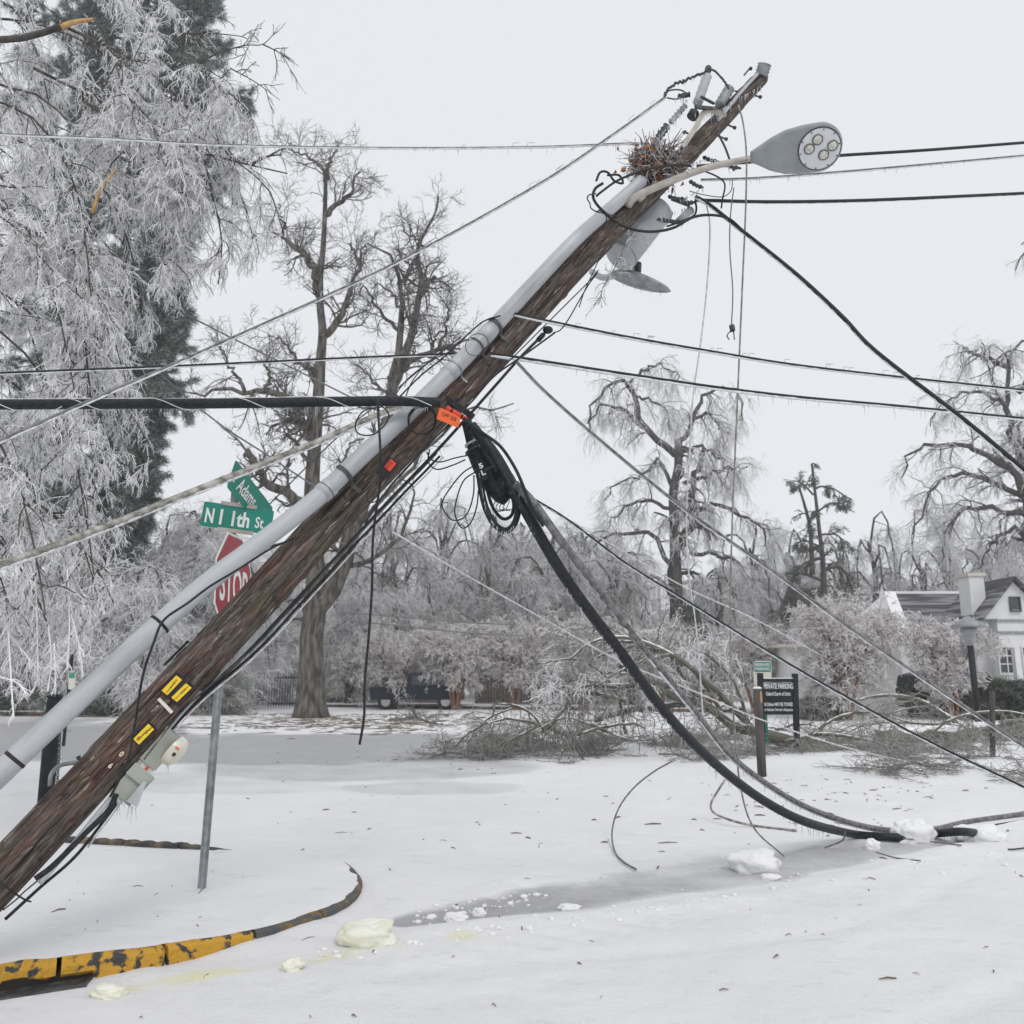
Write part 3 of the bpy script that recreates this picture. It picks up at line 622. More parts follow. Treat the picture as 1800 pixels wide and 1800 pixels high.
# vehicles, half hidden by icy trees
def wheel(c, r, parent):
    mb = MB(); a = np.linspace(0, 2 * np.pi, 24, endpoint=False); c = np.asarray(c, float)
    ring = lambda rr, y: np.column_stack([c[0] + rr * np.cos(a), np.full(24, c[1] + y), c[2] + rr * np.sin(a)])
    prof = [(r * .6, -.1), (r * .95, -.12), (r, -.09), (r, .09), (r * .95, .12), (r * .6, .1)]
    V = np.vstack([ring(*q) for q in prof]); F = [(i * 24 + j, i * 24 + (j + 1) % 24, (i + 1) * 24 + (j + 1) % 24, (i + 1) * 24 + j) for i in range(5) for j in range(24)]
    mb.add(V, F); w = mb.build('wheel', TYRE, parent, True); mb = MB(); mb.prism(ring(r * .6, -.08), (0, .16, 0)); mb.build('rim', CHROME, w)
def vehicle(name, label, c, prof, cabw, win, m, wx, r=.36, W=1.85, lights=()):
    o = thing(name, label, cabw, c); x0, y0 = c[0], c[1]
    mb = MB(); mb.prism([(x0 + x, y0 - W / 2, z) for x, z in prof], (0, W, 0)); mb.build('body', m, o)
    for q in win:
        mb = MB(); mb.prism([(x0 + x, y0 - W / 2 - .012, z) for x, z in q], (0, W + .024, 0)); mb.build('window', GLASS, o)
    for x in wx:
        for s_ in (-1, 1): wheel((x0 + x, y0 + s_ * (W / 2 - .1), r), r, o)
    for x, z in lights:
        mb = MB(); mb.bbox((x0 + x - .06, y0 - W / 2 - .02, z - .08), (x0 + x + .06, y0 - W / 2 + .3, z + .08)); mb.build('headlight', LENS, o)
    mb = MB(); mb.bbox((x0 + prof[0][0] - .12, y0 - W / 2, .42), (x0 + prof[0][0] + .0, y0 + W / 2, .60)); mb.build('bumper', CHROME, o)
    return o
pc_ = P(735, 1230, 41); vehicle('pickup_truck', 'dark blue pickup truck parked under icy branches beyond the oak', (pc_[0], 41, 0),
    [(-2.1, .45), (-2.15, 1.0), (-.5, 1.05), (-.35, 1.65), (.75, 1.68), (1.1, 1.12), (2.1, 1.0), (2.15, .45)], 'truck', [[(-.25, 1.1), (-.17, 1.55), (.28, 1.57), (.28, 1.1)], [(.34, 1.1), (.34, 1.57), (.70, 1.58), (.95, 1.12)]], CAR_BLUE, (-1.4, 1.35), lights=((2.1, .85),))
pc_ = P(1612, 1230, 35); vehicle('parked_car', 'dark car parked between the white outbuilding and the white house', (pc_[0], 33.6, 0),
    [(-1.0, .35), (-1.05, .95), (-.9, 1.55), (-.2, 1.72), (1.6, 1.68), (2.1, 1.15), (3.0, .95), (3.05, .35)], 'car', [[(-.8, 1.05), (-.75, 1.5), (-.15, 1.62), (-.1, 1.05)], [(0, 1.05), (0, 1.62), (1.5, 1.6), (1.85, 1.1)]], CAR_DARK, (-.3, 2.2), lights=((2.95, .75),))

# ================================================================== TREES
def to3(p): return np.asarray(p)
def hand_tree(name, label, base, Ylim, lims, spec, mb_, mt_, cat_='tree', group=None, trunk_mat=None, jit=.0):
    """lims: list of (pts, r0, r1); first one is the trunk"""
    o = thing(name, label, cat_, base, group)
    for (pts, r0, r1), nm in zip(lims[:1], ['trunk']):
        mb = MB(); c = cat(PP(pts), 60); f = np.linspace(0, 1, 60); rr = r1 + (r0 - r1) * (1 - f) ** 1.35; rr *= 1 + .42 * np.exp(-f * 34)
        ph = rng.random(3) * 6
        mb.tube(c, rr, 18, prof=lambda a, L: 1 + .06 * np.sin(3 * a + ph[0] + L * .4) + .04 * np.sin(7 * a + ph[1] - L * .8) + .03 * np.sin(11 * a + ph[2]))
        mb.build('trunk', trunk_mat or mb_, o, True)
    lp, lr = limbs(lims, 16)
    if jit: lp[1:, 1:-1] += jit * rng.normal(size=lp[1:, 1:-1].shape)
    if len(lims) > 1: tubes_obj('limb', [(lp[1:], lr[1:])], mb_, o, 8)
    P0, R0 = lp, lr; grp = []; vals = []
    for li, sp in enumerate(spec):
        sp = dict(sp); val = sp.pop('val', .5)
        P0, R0 = spawn(P0, R0, **sp); grp.append((P0, R0)); vals.append(np.full(len(P0), val))
    nb = 1 if len(grp) > 1 else 0
    if nb: tubes_obj('branch', grp[:nb], mb_, o, 5)
    tubes_obj('twig', grp[nb:], mt_, o, 3, vals[nb:])
    return o

# --- big bare oak at centre left
Y = 33.
def L_(pts, r0, r1): return ([(a, b, Y + (c[0] if c else 0)) for a, b, *c in pts], r0 * Y / FPX, r1 * Y / FPX)
oak = [L_([(546, 1262), (547, 1200), (549, 1120), (556, 1060), (552, 960), (548, 880), (552, 790), (558, 714), (563, 639), (567, 583), (563, 539), (563, 487), (568, 438), (571, 379), (572, 327), (571, 304)], 23, 3.5),
    L_([(552, 1075), (580, 1045), (603, 990), (622, 930), (640, 870), (665, 790), (690, 720), (692, 669), (701, 602), (706, 509), (697, 472), (680, 442), (662, 431), (645, 428)], 18, 1.5),
    L_([(700, 660), (714, 617), (732, 546), (740, 490), (734, 450), (738, 420), (750, 400), (762, 379), (771, 345)], 9, 1.5),
    L_([(702, 500), (718, 483), (733, 450)], 5, 3), L_([(738, 520), (752, 500), (766, 486)], 6, 4),
    L_([(571, 304), (562, 290), (550, 282), (528, 271), (508, 264)], 4, 1), L_([(571, 320), (583, 278), (590, 262), (595, 250)], 4, 1),
    L_([(570, 379), (580, 366), (591, 356), (617, 341), (623, 312), (634, 302)], 6, 1.5),
    L_([(560, 495), (552, 475), (539, 453), (513, 431), (494, 416), (472, 410)], 8, 2), L_([(497, 418), (500, 394), (492, 375), (490, 358)], 3, 1),
    L_([(566, 592), (582, 580), (599, 557), (612, 516), (622, 490), (634, 468), (632, 446), (643, 431)], 8, 1.5), L_([(634, 468), (622, 440), (612, 428)], 3, 1.2),
    L_([(552, 770), (545, 765), (535, 750), (520, 738), (497, 742)], 9, 6), L_([(543, 760), (530, 738), (516, 726)], 8, 5),
    L_([(558, 720), (530, 712), (494, 695), (457, 684), (430, 690), (395, 684), (352, 694), (330, 690)], 8, 1.5), L_([(470, 686), (472, 660), (466, 640), (480, 618)], 4, 1), L_([(430, 690), (418, 660), (400, 640), (385, 600)], 4, 1),
    L_([(690, 690), (714, 639), (747, 624), (773, 609), (803, 607), (830, 598)], 9, 2), L_([(773, 609), (782, 580), (786, 560), (788, 539), (772, 530)], 3.5, 1), L_([(760, 615), (768, 590), (790, 575)], 3, 1.2),
    L_([(620, 930), (700, 850), (780, 760), (825, 717), (866, 725), (885, 712), (903, 709)], 5, 1.2),
    L_([(600, 1000), (640, 985), (690, 960), (720, 905), (726, 860), (700, 830)], 5, 1.2), L_([(560, 470), (545, 460), (530, 440), (520, 420)], 3, 1),
    L_([(700, 580), (680, 560), (655, 530), (640, 500), (632, 520)], 4, 1), L_([(545, 900), (500, 860), (470, 850), (440, 800), (433, 800)], 10, 6), L_([(705, 540), (690, 520), (668, 500), (650, 505)], 3, 1), L_([(700, 700), (660, 680), (640, 650), (625, 640)], 4, 1),
    L_([(575, 860), (600, 820), (610, 790), (640, 770)], 4, 1), L_([(560, 650), (530, 640), (500, 600), (470, 590)], 4, 1), L_([(745, 440), (735, 420), (718, 410), (705, 395)], 3, 1)]
hand_tree('oak_tree', 'tall bare broken oak with forked trunk in the snowy yard', G(546, 1262), Y, oak,
    [dict(k=12, length=1.7, spread=.9, n=7, wander=.24, rs=.34, rmin=.014, t0=.10, t1=.99, endr=.5, grav=-.03),
     dict(k=6, length=.85, spread=.8, n=5, wander=.26, rs=.6, rmin=.010, endr=.6, val=.35),
     dict(k=4, length=.42, spread=.75, n=3, wander=.25, rs=.7, rmin=.0075, val=.7)], BARK_OAK, TWIG_DK, trunk_mat=BARK_OAK, jit=.05)

# --- weeping icy tree far centre right
Y = 56.
wt = [L_([(1186, 1215), (1190, 1100), (1188, 1000), (1185, 920), (1183, 867), (1192, 820), (1192, 773)], 14, 7),
    L_([(1188, 800), (1183, 793), (1157, 773), (1133, 753), (1117, 717), (1110, 690), (1108, 672), (1090, 672), (1062, 684), (1040, 712), (1032, 745)], 7, 1.2),
    L_([(1108, 672), (1133, 652), (1160, 637), (1187, 655), (1190, 670)], 3, 1), L_([(1133, 753), (1100, 723), (1067, 713), (1045, 730), (1035, 760)], 4, 1), L_([(1112, 695), (1140, 700), (1170, 720), (1176, 750)], 3, 1),
    L_([(1192, 775), (1213, 763), (1217, 730), (1240, 697), (1273, 680), (1300, 700), (1305, 740)], 5, 1), L_([(1217, 740), (1240, 730), (1265, 750), (1272, 790)], 3.5, 1), L_([(1195, 790), (1240, 790), (1270, 810), (1283, 860)], 4, 1),
    L_([(1190, 960), (1213, 920), (1233, 897), (1267, 887), (1300, 905), (1333, 925), (1345, 960)], 6, 1.2), L_([(1195, 960), (1220, 900), (1217, 867), (1230, 820), (1237, 790)], 9, 4),
    L_([(1187, 1010), (1150, 945), (1080, 940), (1040, 962), (1020, 1010)], 5, 1.2), L_([(1184, 860), (1160, 810), (1130, 835), (1090, 848), (1062, 880)], 4, 1), L_([(1184, 900), (1140, 880), (1100, 890), (1070, 930)], 4, 1),
    L_([(1213, 970), (1260, 975), (1300, 990), (1330, 1040)], 4, 1), L_([(1200, 850), (1260, 830), (1300, 820), (1315, 820)], 4, 1.5), L_([(1187, 1050), (1140, 1010), (1090, 1030), (1060, 1080)], 4, 1)]
hand_tree('weeping_tree', 'tall drooping iced tree standing above the others right of centre', G(1186, 1222), Y, wt,
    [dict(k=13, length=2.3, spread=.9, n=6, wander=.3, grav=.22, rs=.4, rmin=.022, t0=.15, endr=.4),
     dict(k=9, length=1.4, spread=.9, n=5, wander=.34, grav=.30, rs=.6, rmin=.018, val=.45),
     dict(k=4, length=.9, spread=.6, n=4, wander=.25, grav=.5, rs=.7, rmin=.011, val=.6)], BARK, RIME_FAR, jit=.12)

# --- large tree at right edge
Y = 46.
rt = [L_([(1850, 1230), (1845, 1100), (1830, 980), (1815, 900), (1820, 800)], 22, 12),
    L_([(1815, 900), (1780, 830), (1740, 800), (1690, 785), (1640, 780), (1602, 800), (1585, 840)], 8, 1.2), L_([(1818, 870), (1780, 760), (1770, 700), (1775, 640), (1800, 600), (1830, 620)], 8, 1.5),
    L_([(1775, 650), (1740, 630), (1715, 618), (1693, 612)], 5, 3), L_([(1820, 880), (1770, 860), (1700, 830), (1650, 850), (1620, 900), (1605, 940)], 6, 1.2), L_([(1818, 900), (1760, 900), (1700, 890), (1670, 920), (1660, 980)], 6, 1.2),
    L_([(1780, 740), (1740, 700), (1690, 690), (1650, 720), (1635, 750)], 4, 1), L_([(1825, 960), (1780, 930), (1740, 960), (1720, 1000)], 5, 1), L_([(1790, 690), (1820, 660), (1860, 640), (1900, 680)], 5, 1), L_([(1820, 860), (1880, 780), (1950, 760), (2000, 830)], 7, 1.2), L_([(1815, 840), (1790, 800), (1800, 740), (1840, 720)], 5, 1)]
hand_tree('leaning_tree', 'large arching iced tree rising beside the white house roof at right', G(1850, 1240), Y, rt,
    [dict(k=15, length=2.1, spread=.9, n=6, wander=.3, grav=.14, rs=.4, rmin=.022, t0=.15, endr=.4),
     dict(k=8, length=1.15, spread=.9, n=5, wander=.35, grav=.24, rs=.6, rmin=.016, val=.4),
     dict(k=5, length=.7, spread=.6, n=4, wander=.3, grav=.4, rs=.7, rmin=.010, val=.55)], BARK, RIME_FAR, jit=.12)
Y = 40.
tp = [L_([(2010, 1230), (2000, 900), (1960, 600), (1930, 450)], 20, 6), L_([(1945, 480), (1890, 440), (1840, 430), (1800, 445), (1785, 475)], 5, 1), L_([(1940, 460), (1880, 420), (1830, 410), (1795, 430)], 4, 1)]
hand_tree('offstage_tree', 'icy branch tip of a tree reaching in at the right edge', G(2010, 1245), Y, tp, [dict(k=14, length=.9, spread=.9, n=4, wander=.3, grav=.2, rs=.4, rmin=.015), dict(k=8, length=.5, spread=.8, n=4, wander=.3, grav=.35, rs=.6, rmin=.010, val=.5)], BARK, RIME_FAR)
bpy.data.objects['offstage_tree'].name = 'edge_tree'; ORG['edge_tree'] = ORG['offstage_tree']

# --- generic icy trees
def weep(label, bx, by, Y, top, hw_, nl=10, k=(9, 8, 5), droop=.42, cat_='tree', m=None, name='icy_tree', tr=9, val=.5, seedm=1.0, dlen=1.0):
    s = Y / FPX; b = P(bx, by, Y); b[2] = 0; H = (by - top) * s; W = hw_ * s
    lims = []; c = [(b[0] + rng.normal() * .02 * H * f, b[1] + rng.normal() * .02 * H * f, H * .82 * f) for f in (0, .25, .5, .75, 1)]
    tp_ = np.array(c)
    o = thing(name, label, cat_, b); mb = MB(); cc = cat(tp_, 30); f = np.linspace(0, 1, 30); mb.tube(cc, tr * s * (1 - .75 * f) * (1 + .4 * np.exp(-f * 20)), 10); mb.build('trunk', BARK, o, True)
    lp = [cc[::2]]; lr = [np.linspace(tr * s * .8, tr * s * .2, 15)]
    for q in range(nl):
        t = .25 + .72 * (q + .5) / nl; st = cc[int(t * 29)]; a = q * 2.4 + rng.random() * .8; w = W * (.55 + .45 * rng.random()) * (1.0 if t < .75 else .7)
        d = np.array([math.cos(a), .6 * math.sin(a), 0]); up = H * (.10 + .10 * rng.random()) * (1.1 if t > .5 else .8)
        pts = [st, st + d * w * .35 + [0, 0, up * .9], st + d * w * .75 + [0, 0, up * .9], st + d * w * (1.) + [0, 0, up * .1 - H * .10], st + d * w * 1.08 + [0, 0, -H * .28 * dlen]]
        lp.append(cat(pts, 15) + np.r_[np.zeros((1, 3)), rng.normal(size=(14, 3)) * .02 * W]); lr.append(np.linspace(tr * s * .26, .015, 15))
    lp = np.array(lp); lr = np.array(lr)
    tubes_obj('limb', [(lp[1:], lr[1:])], BARK, o, 6)
    a1 = spawn(lp, lr, int(k[0] * 1.5), .36 * W + .5, 1.0, n=6, wander=.34, grav=droop * .35, rs=.45, rmin=.015)
    a2 = spawn(*a1, int(k[1] * 1.4), .22 * W + .5, 1.0, n=5, wander=.36, grav=droop * .62, rs=.6, rmin=.014)
    a3 = spawn(*a2, k[2] + 1, .12 * W + .3, .9, n=3, wander=.36, grav=droop * .7, rs=.7, rmin=.012)
    for a_ in (a1, a2, a3): a_[0][:, :, 2] = np.maximum(a_[0][:, :, 2], .03)
    tubes_obj('branch', [a1], BARK, o, 4)
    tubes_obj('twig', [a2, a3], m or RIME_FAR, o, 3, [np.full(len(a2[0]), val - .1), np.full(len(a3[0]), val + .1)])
    return o
weep('rounded iced tree directly behind the street name signs', 330, 1246, 40, 850, 150, 12, (10, 9, 6), .40, val=.6)
weep('iced tree hanging low between the ochre building and the stop sign', 215, 1248, 34, 985, 120, 11, (10, 9, 6), .42, val=.6)
weep('broad icy tree filling the gap right of the oak trunk', 690, 1238, 50, 880, 110, 12, (9, 8, 5), .42, val=.4)
weep('drooping iced tree behind the hanging cable bundle', 850, 1238, 52, 895, 120, 12, (10, 9, 5), .45, val=.4)
weep('drooping iced tree just right of the looped black cables', 965, 1236, 50, 930, 110, 12, (10, 9, 5), .46, val=.4)
weep('arching iced tree below the tall weeping tree', 1085, 1234, 54, 950, 120, 12, (9, 8, 5), .46, val=.4)
weep('grey iced tree left of the broken conifer', 1330, 1220, 62, 905, 90, 11, (8, 8, 5), .40, val=.5)
weep('pale drooping tree between broken conifer and house roof', 1545, 1215, 60, 885, 70, 11, (9, 8, 5), .5, val=.5, dlen=1.4)
weep('pale drooping tree just behind the white house ridge', 1640, 1215, 58, 930, 60, 10, (9, 8, 5), .5, val=.5, dlen=1.4)
weep('iced tree seen through the oak fork near the dark fence', 450, 1244, 46, 985, 95, 10, (9, 8, 5), .38, val=.5)
weep('small bare birch like tree below the vertical wires', 1275, 1225, 52, 1010, 60, 8, (7, 6, 4), .35, val=.4)
weep('iced tree behind the white house beside the chimney', 1745, 1215, 62, 930, 80, 10, (8, 7, 5), .4, val=.4)
weep('slender icy tree half covering the cream house', 628, 1240, 45, 1000, 70, 10, (9, 8, 5), .42, val=.5, tr=4)
weep('low icy tree at the far left edge', 30, 1246, 36, 1000, 120, 11, (9, 9, 5), .42, val=.55)

for (lab, bx, Yt, tp_y, hw2, nl2) in (('icy tree filling in left of the oak trunk low down', 500, 52, 960, 85, 11), ('icy tree just behind the lower oak fork', 590, 56, 900, 95, 11), ('icy tree between oak and looped cables in the back row', 770, 60, 860, 100, 12), ('back row icy tree behind the looped cables', 910, 62, 880, 100, 12), ('back row icy tree left of the tall weeping tree', 1030, 62, 900, 95, 12), ('low icy tree under the tall weeping tree at its right', 1240, 60, 985, 80, 11),
    ('icy tree between the cedar and the parking signs', 1300, 56, 1010, 75, 10), ('pale icy tree behind the broken conifer', 1400, 68, 930, 90, 11), ('icy tree at right of the broken conifer', 1500, 64, 930, 75, 10), ('icy tree behind the ochre building roof', 120, 56, 930, 120, 12), ('icy tree behind the frosted evergreen shrub', 260, 50, 900, 110, 12), ('icy tree rising behind the stop sign', 400, 54, 930, 100, 12), ('tall grey iced tree behind the chimney', 1690, 70, 880, 90, 11), ('iced tree behind the house at the right edge', 1800, 66, 900, 90, 11)):
    weep(lab, bx, 1232, Yt, tp_y, hw2, nl2, (9, 8, 5), .42, val=.5)
def crepe(label, bx, by, Y, top, hw_, ns=7, k=(9, 9, 6), m=None, name='crepe_myrtle', val=.5, bark=None, cat_='small tree'):
    s = Y / FPX; b = P(bx, by, Y); b[2] = 0; H = (by - top) * s; W = hw_ * s; o = thing(name, label, cat_, b); lp = []; lr = []
    for q in range(ns):
        a = 2 * np.pi * (q + rng.random() * .5) / ns; d = np.array([math.cos(a), .7 * math.sin(a), 0]); w = W * (.35 + .5 * rng.random())
        pts = [b + d * .1, b + d * w * .3 + [0, 0, H * .35], b + d * w * .75 + [0, 0, H * .72], b + d * w * 1.15 + [0, 0, H * .80]]
        lp.append(cat(pts, 12)); lr.append(np.linspace(3.0 * s, .02, 12))
    lp = np.array(lp); lr = np.array(lr); tubes_obj('stem', [(lp, lr)], bark or COPPERY, o, 7)
    a1 = spawn(lp, lr, int(k[0] * 1.4), .55 * W, .8, n=5, wander=.3, grav=.10, rs=.5, rmin=.014, t0=.3)
    a2 = spawn(*a1, int(k[1] * 1.3), .26 * W + .25, .8, n=4, wander=.3, grav=.24, rs=.6, rmin=.011)
    a3 = spawn(*a2, k[2], .22, 1.0, n=2, wander=.4, grav=.2, rs=.9, rmin=.013, t0=.3, endr=1.)
    for a_ in (a1, a2, a3): a_[0][:, :, 2] = np.maximum(a_[0][:, :, 2], .1)
    tubes_obj('branch', [a1], bark or BARK, o, 4); tubes_obj('twig', [a2, a3], m or RIME_BROWN, o, 3, [np.full(len(a2[0]), val - .15), np.full(len(a3[0]), val)])
    return o
crepe('large seedy crepe myrtle in front of the white outbuilding', 1490, 1256, 31, 1042, 115, 7, (10, 11, 7))
crepe('crepe myrtle beside the black lamp post', 1675, 1250, 31, 1062, 80, 6, (10, 10, 7))
crepe('pinkish crepe myrtle left of the parking signs', 1330, 1250, 36, 1100, 75, 6, (9, 10, 6), val=.4)
crepe('brownish icy shrub tree right of the hanging black wire', 690, 1240, 41, 1095, 90, 6, (10, 10, 6))
crepe('brownish icy shrub tree in front of the pickup truck', 800, 1241, 40, 1085, 90, 6, (10, 10, 6))
crepe('brownish icy shrub tree before the board fence', 905, 1242, 40, 1075, 90, 6, (10, 10, 6))
crepe('brownish icy shrub tree behind the arched broken limbs', 1030, 1243, 39, 1065, 95, 6, (10, 10, 6))
crepe('brownish icy shrub tree right of the thick sagging cable', 1160, 1244, 40, 1085, 85, 6, (10, 10, 6))
crepe('young icy tree against the cream siding', 612, 1238, 43, 1115, 45, 4, (8, 8, 5), val=.55, bark=BARK)
crepe('small brownish icy tree at the foot of the tall weeping tree', 1245, 1243, 41, 1120, 60, 5, (9, 9, 6), val=.45)

def evergreen(label, bx, by, Y, top, hw_, n=900, name='evergreen_shrub', frost=.35, cat_='shrub', L=.28):
    s = Y / FPX; b = P(bx, by, Y); b[2] = 0; H = (by - top) * s; W = hw_ * s; o = thing(name, label, cat_, b)
    mb = MB(); mb.tube([b, b + [0, 0, H * .5], b + [0, 0, H * .9]], [.12, .07, .02], 6); mb.build('trunk', BARK, o, True)
    u = rng.random(n); a = rng.random(n) * 2 * np.pi; h = u * H; wr = W * np.sqrt(np.clip(1 - (2 * u - .8) ** 2 / 1.5, 0.05, 1)) * (.7 + .3 * np.sin(a * 3 + u * 9)); rr = wr * rng.random(n) ** .45
    st = b + np.column_stack([rr * np.cos(a), rr * np.sin(a), h + .05]); d = np.column_stack([np.cos(a), np.sin(a), -.1 + .5 * u]); d /= np.linalg.norm(d, axis=1)[:, None]
    p = np.stack([st, st + d * L, st + d * L * 2 + [0, 0, -L * .4]], 1); r = np.tile([.012, .009, .006], (n, 1))
    a2 = spawn(p, r, 12, L * .9, .9, n=2, wander=.2, grav=.15, rs=1., rmin=.009, endr=.8)
    a2[0][:, :, 2] = np.maximum(a2[0][:, :, 2], .03)
    tubes_obj('foliage', [(p, r), a2], HOLLY, o, 3, [np.full(n, frost), np.full(len(a2[0]), frost + .1)])
    return o
evergreen('dark frosted evergreen shrub behind the yellow pole tags', 265, 1250, 36, 1110, 70, 1000, frost=.42)
evergreen('low frosted hedge shrub left of the stop sign post', 170, 1250, 35, 1190, 110, 900, frost=.45)
evergreen('frosted shrub sagging beside the stop sign post', 375, 1250, 35, 1175, 55, 700, frost=.62)
evergreen('low frosted bush at the far left kerb', 40, 1250, 35, 1200, 70, 600, frost=.4)
evergreen('small upright dark green cedar below the tall weeping tree', 1218, 1215, 50, 1052, 24, 1100, name='cedar_tree', frost=.3, cat_='tree', L=.22)
evergreen('dark green bush in front of the white house porch', 1775, 1252, 31, 1195, 55, 900, frost=.2)
evergreen('dark bush beside the parked dark car', 1640, 1250, 33, 1195, 34, 500, frost=.35)
evergreen('round frosted bush right of the parking sign', 1432, 1256, 31, 1222, 22, 380, frost=.45, L=.14)
evergreen('round dark frosted bush before the white outbuilding', 1468, 1258, 31, 1228, 16, 300, frost=.3, L=.12)
evergreen('dark evergreen bulk beneath the broken conifer', 1425, 1215, 58, 1030, 52, 1500, name='evergreen_tree', frost=.35, cat_='tree', L=.4)
evergreen('low frosted bush by the board fence', 1075, 1240, 42, 1205, 40, 500, frost=.45)

# broken conifer
Y = 57.
con = [L_([(1452, 1215), (1448, 1010), (1440, 930), (1432, 860), (1427, 815)], 9, 2), L_([(1428, 1010), (1424, 930), (1412, 880), (1404, 855)], 5, 2), L_([(1432, 860), (1445, 855), (1470, 862), (1490, 875)], 2, 1), L_([(1436, 900), (1460, 885), (1480, 885)], 2, 1), L_([(1430, 870), (1410, 850), (1396, 845)], 2, 1), L_([(1440, 940), (1470, 940), (1490, 960)], 2, 1), L_([(1440, 960), (1410, 950), (1392, 970)], 2, 1), L_([(1445, 1000), (1480, 1000), (1500, 1040)], 3, 1), L_([(1445, 1020), (1400, 1010), (1375, 1060)], 3, 1), L_([(1445, 980), (1415, 990), (1395, 1010)], 3, 1)]
o = hand_tree('broken_conifer', 'snapped dark conifer with two bare leaders above the parking sign', G(1452, 1222), Y, con,
    [dict(k=9, length=1.1, spread=.8, n=4, wander=.25, grav=.2, rs=.5, rmin=.018, t0=.2), dict(k=9, length=.45, spread=.7, n=3, wander=.2, grav=.25, rs=.8, rmin=.016, val=.35), dict(k=8, length=.24, spread=.6, n=2, wander=.2, grav=.2, rs=.9, rmin=.014, val=.4)], BARK, HOLLY)

# --- tall pine behind the left tree
Y = 37.; s = Y / FPX
pb = P(150, 1200, Y) * [1, 1, 0]
pine = thing('pine_tree', 'tall dark pine with frosted needle clumps behind the drooping icy branches', 'tree', pb)
tc_ = np.array([[pb[0], pb[1], 0], [pb[0] + .1, pb[1], 11], [pb[0], pb[1], 23], [pb[0] - .1, pb[1], 36]]); cc = cat(tc_, 60); mb = MB(); mb.tube(cc, np.linspace(.38, .12, 60), 14); mb.build('trunk', BARK, pine, True)
lp = []; lr = []
env = [(1000, 215), (930, 235), (870, 268), (800, 262), (740, 275), (680, 318), (620, 308), (560, 300), (500, 282), (430, 285), (380, 300), (300, 345), (240, 400), (200, 405), (130, 372), (80, 345), (30, 322), (-60, 300), (-200, 260)][::-1]
ey = np.array([e[0] for e in env]); ex = np.array([e[1] for e in env])
for q in range(230):
    py = -150 + 1120 * (q + .5) / 230; z0 = zpx(py, Y); ri = (np.interp(py, ey, ex) - 176) * s; a = q * 2.399 + rng.random() * .5
    w = ri * (.72 + .28 * rng.random()) if math.cos(a) > .1 else 6.0 * (.35 + .75 * rng.random())
    if math.cos(a) > .1: w = w / max(.9, abs(math.cos(a)))
    w = min(w, 6.4); d = np.array([math.cos(a), math.sin(a), 0.]); st = np.array([pb[0], pb[1], z0 - .2])
    lp.append(cat([st, st + d * w * .4 + [0, 0, .25], st + d * w * .75 + [0, 0, .2], st + d * w + [0, 0, .05]], 10)); lr.append(np.linspace(.06, .02, 10))
lp = np.array(lp); lr = np.array(lr); tubes_obj('limb', [(lp, lr)], BARK, pine, 5)
a1 = spawn(lp, lr, 14, 1.1, .75, n=4, wander=.15, grav=-.05, rs=.5, rmin=.018, t0=.3); tubes_obj('branch', [a1], BARK, pine, 4)
a1 = (np.concatenate([a1[0], lp[:, [5, 6, 7, 8, 9]]]), np.concatenate([a1[1], lr[:, 5:]]))
# needle tufts
K = len(a1[0]); nt = 3; Nn = 42
pi = np.repeat(np.arange(K), nt); fr = np.tile([.5, .8, 1.], K); sI = np.minimum((fr * 4).astype(int), 3); pos = a1[0][pi, sI] * (1 - (fr * 4 - sI))[:, None] + a1[0][pi, sI + 1] * (fr * 4 - sI)[:, None]
T = a1[0][pi, 4] - a1[0][pi, 2]; T /= np.linalg.norm(T, axis=1)[:, None] + 1e-9
pos = np.repeat(pos, Nn, 0); T = np.repeat(T, Nn, 0); d = T * .75 + rng.normal(size=T.shape) * .62; d /= np.linalg.norm(d, axis=1)[:, None]; d[:, 2] -= .12
l = .25 + .14 * rng.random(len(pos)); pos = pos + rng.normal(size=pos.shape) * .05
tubes_obj('needles', [(np.stack([pos, pos + d * l[:, None] * .6, pos + d * l[:, None] + [0, 0, -.02]], 1), np.tile([.010, .008, .004], (len(pos), 1)))], NEEDLE, pine, 3)

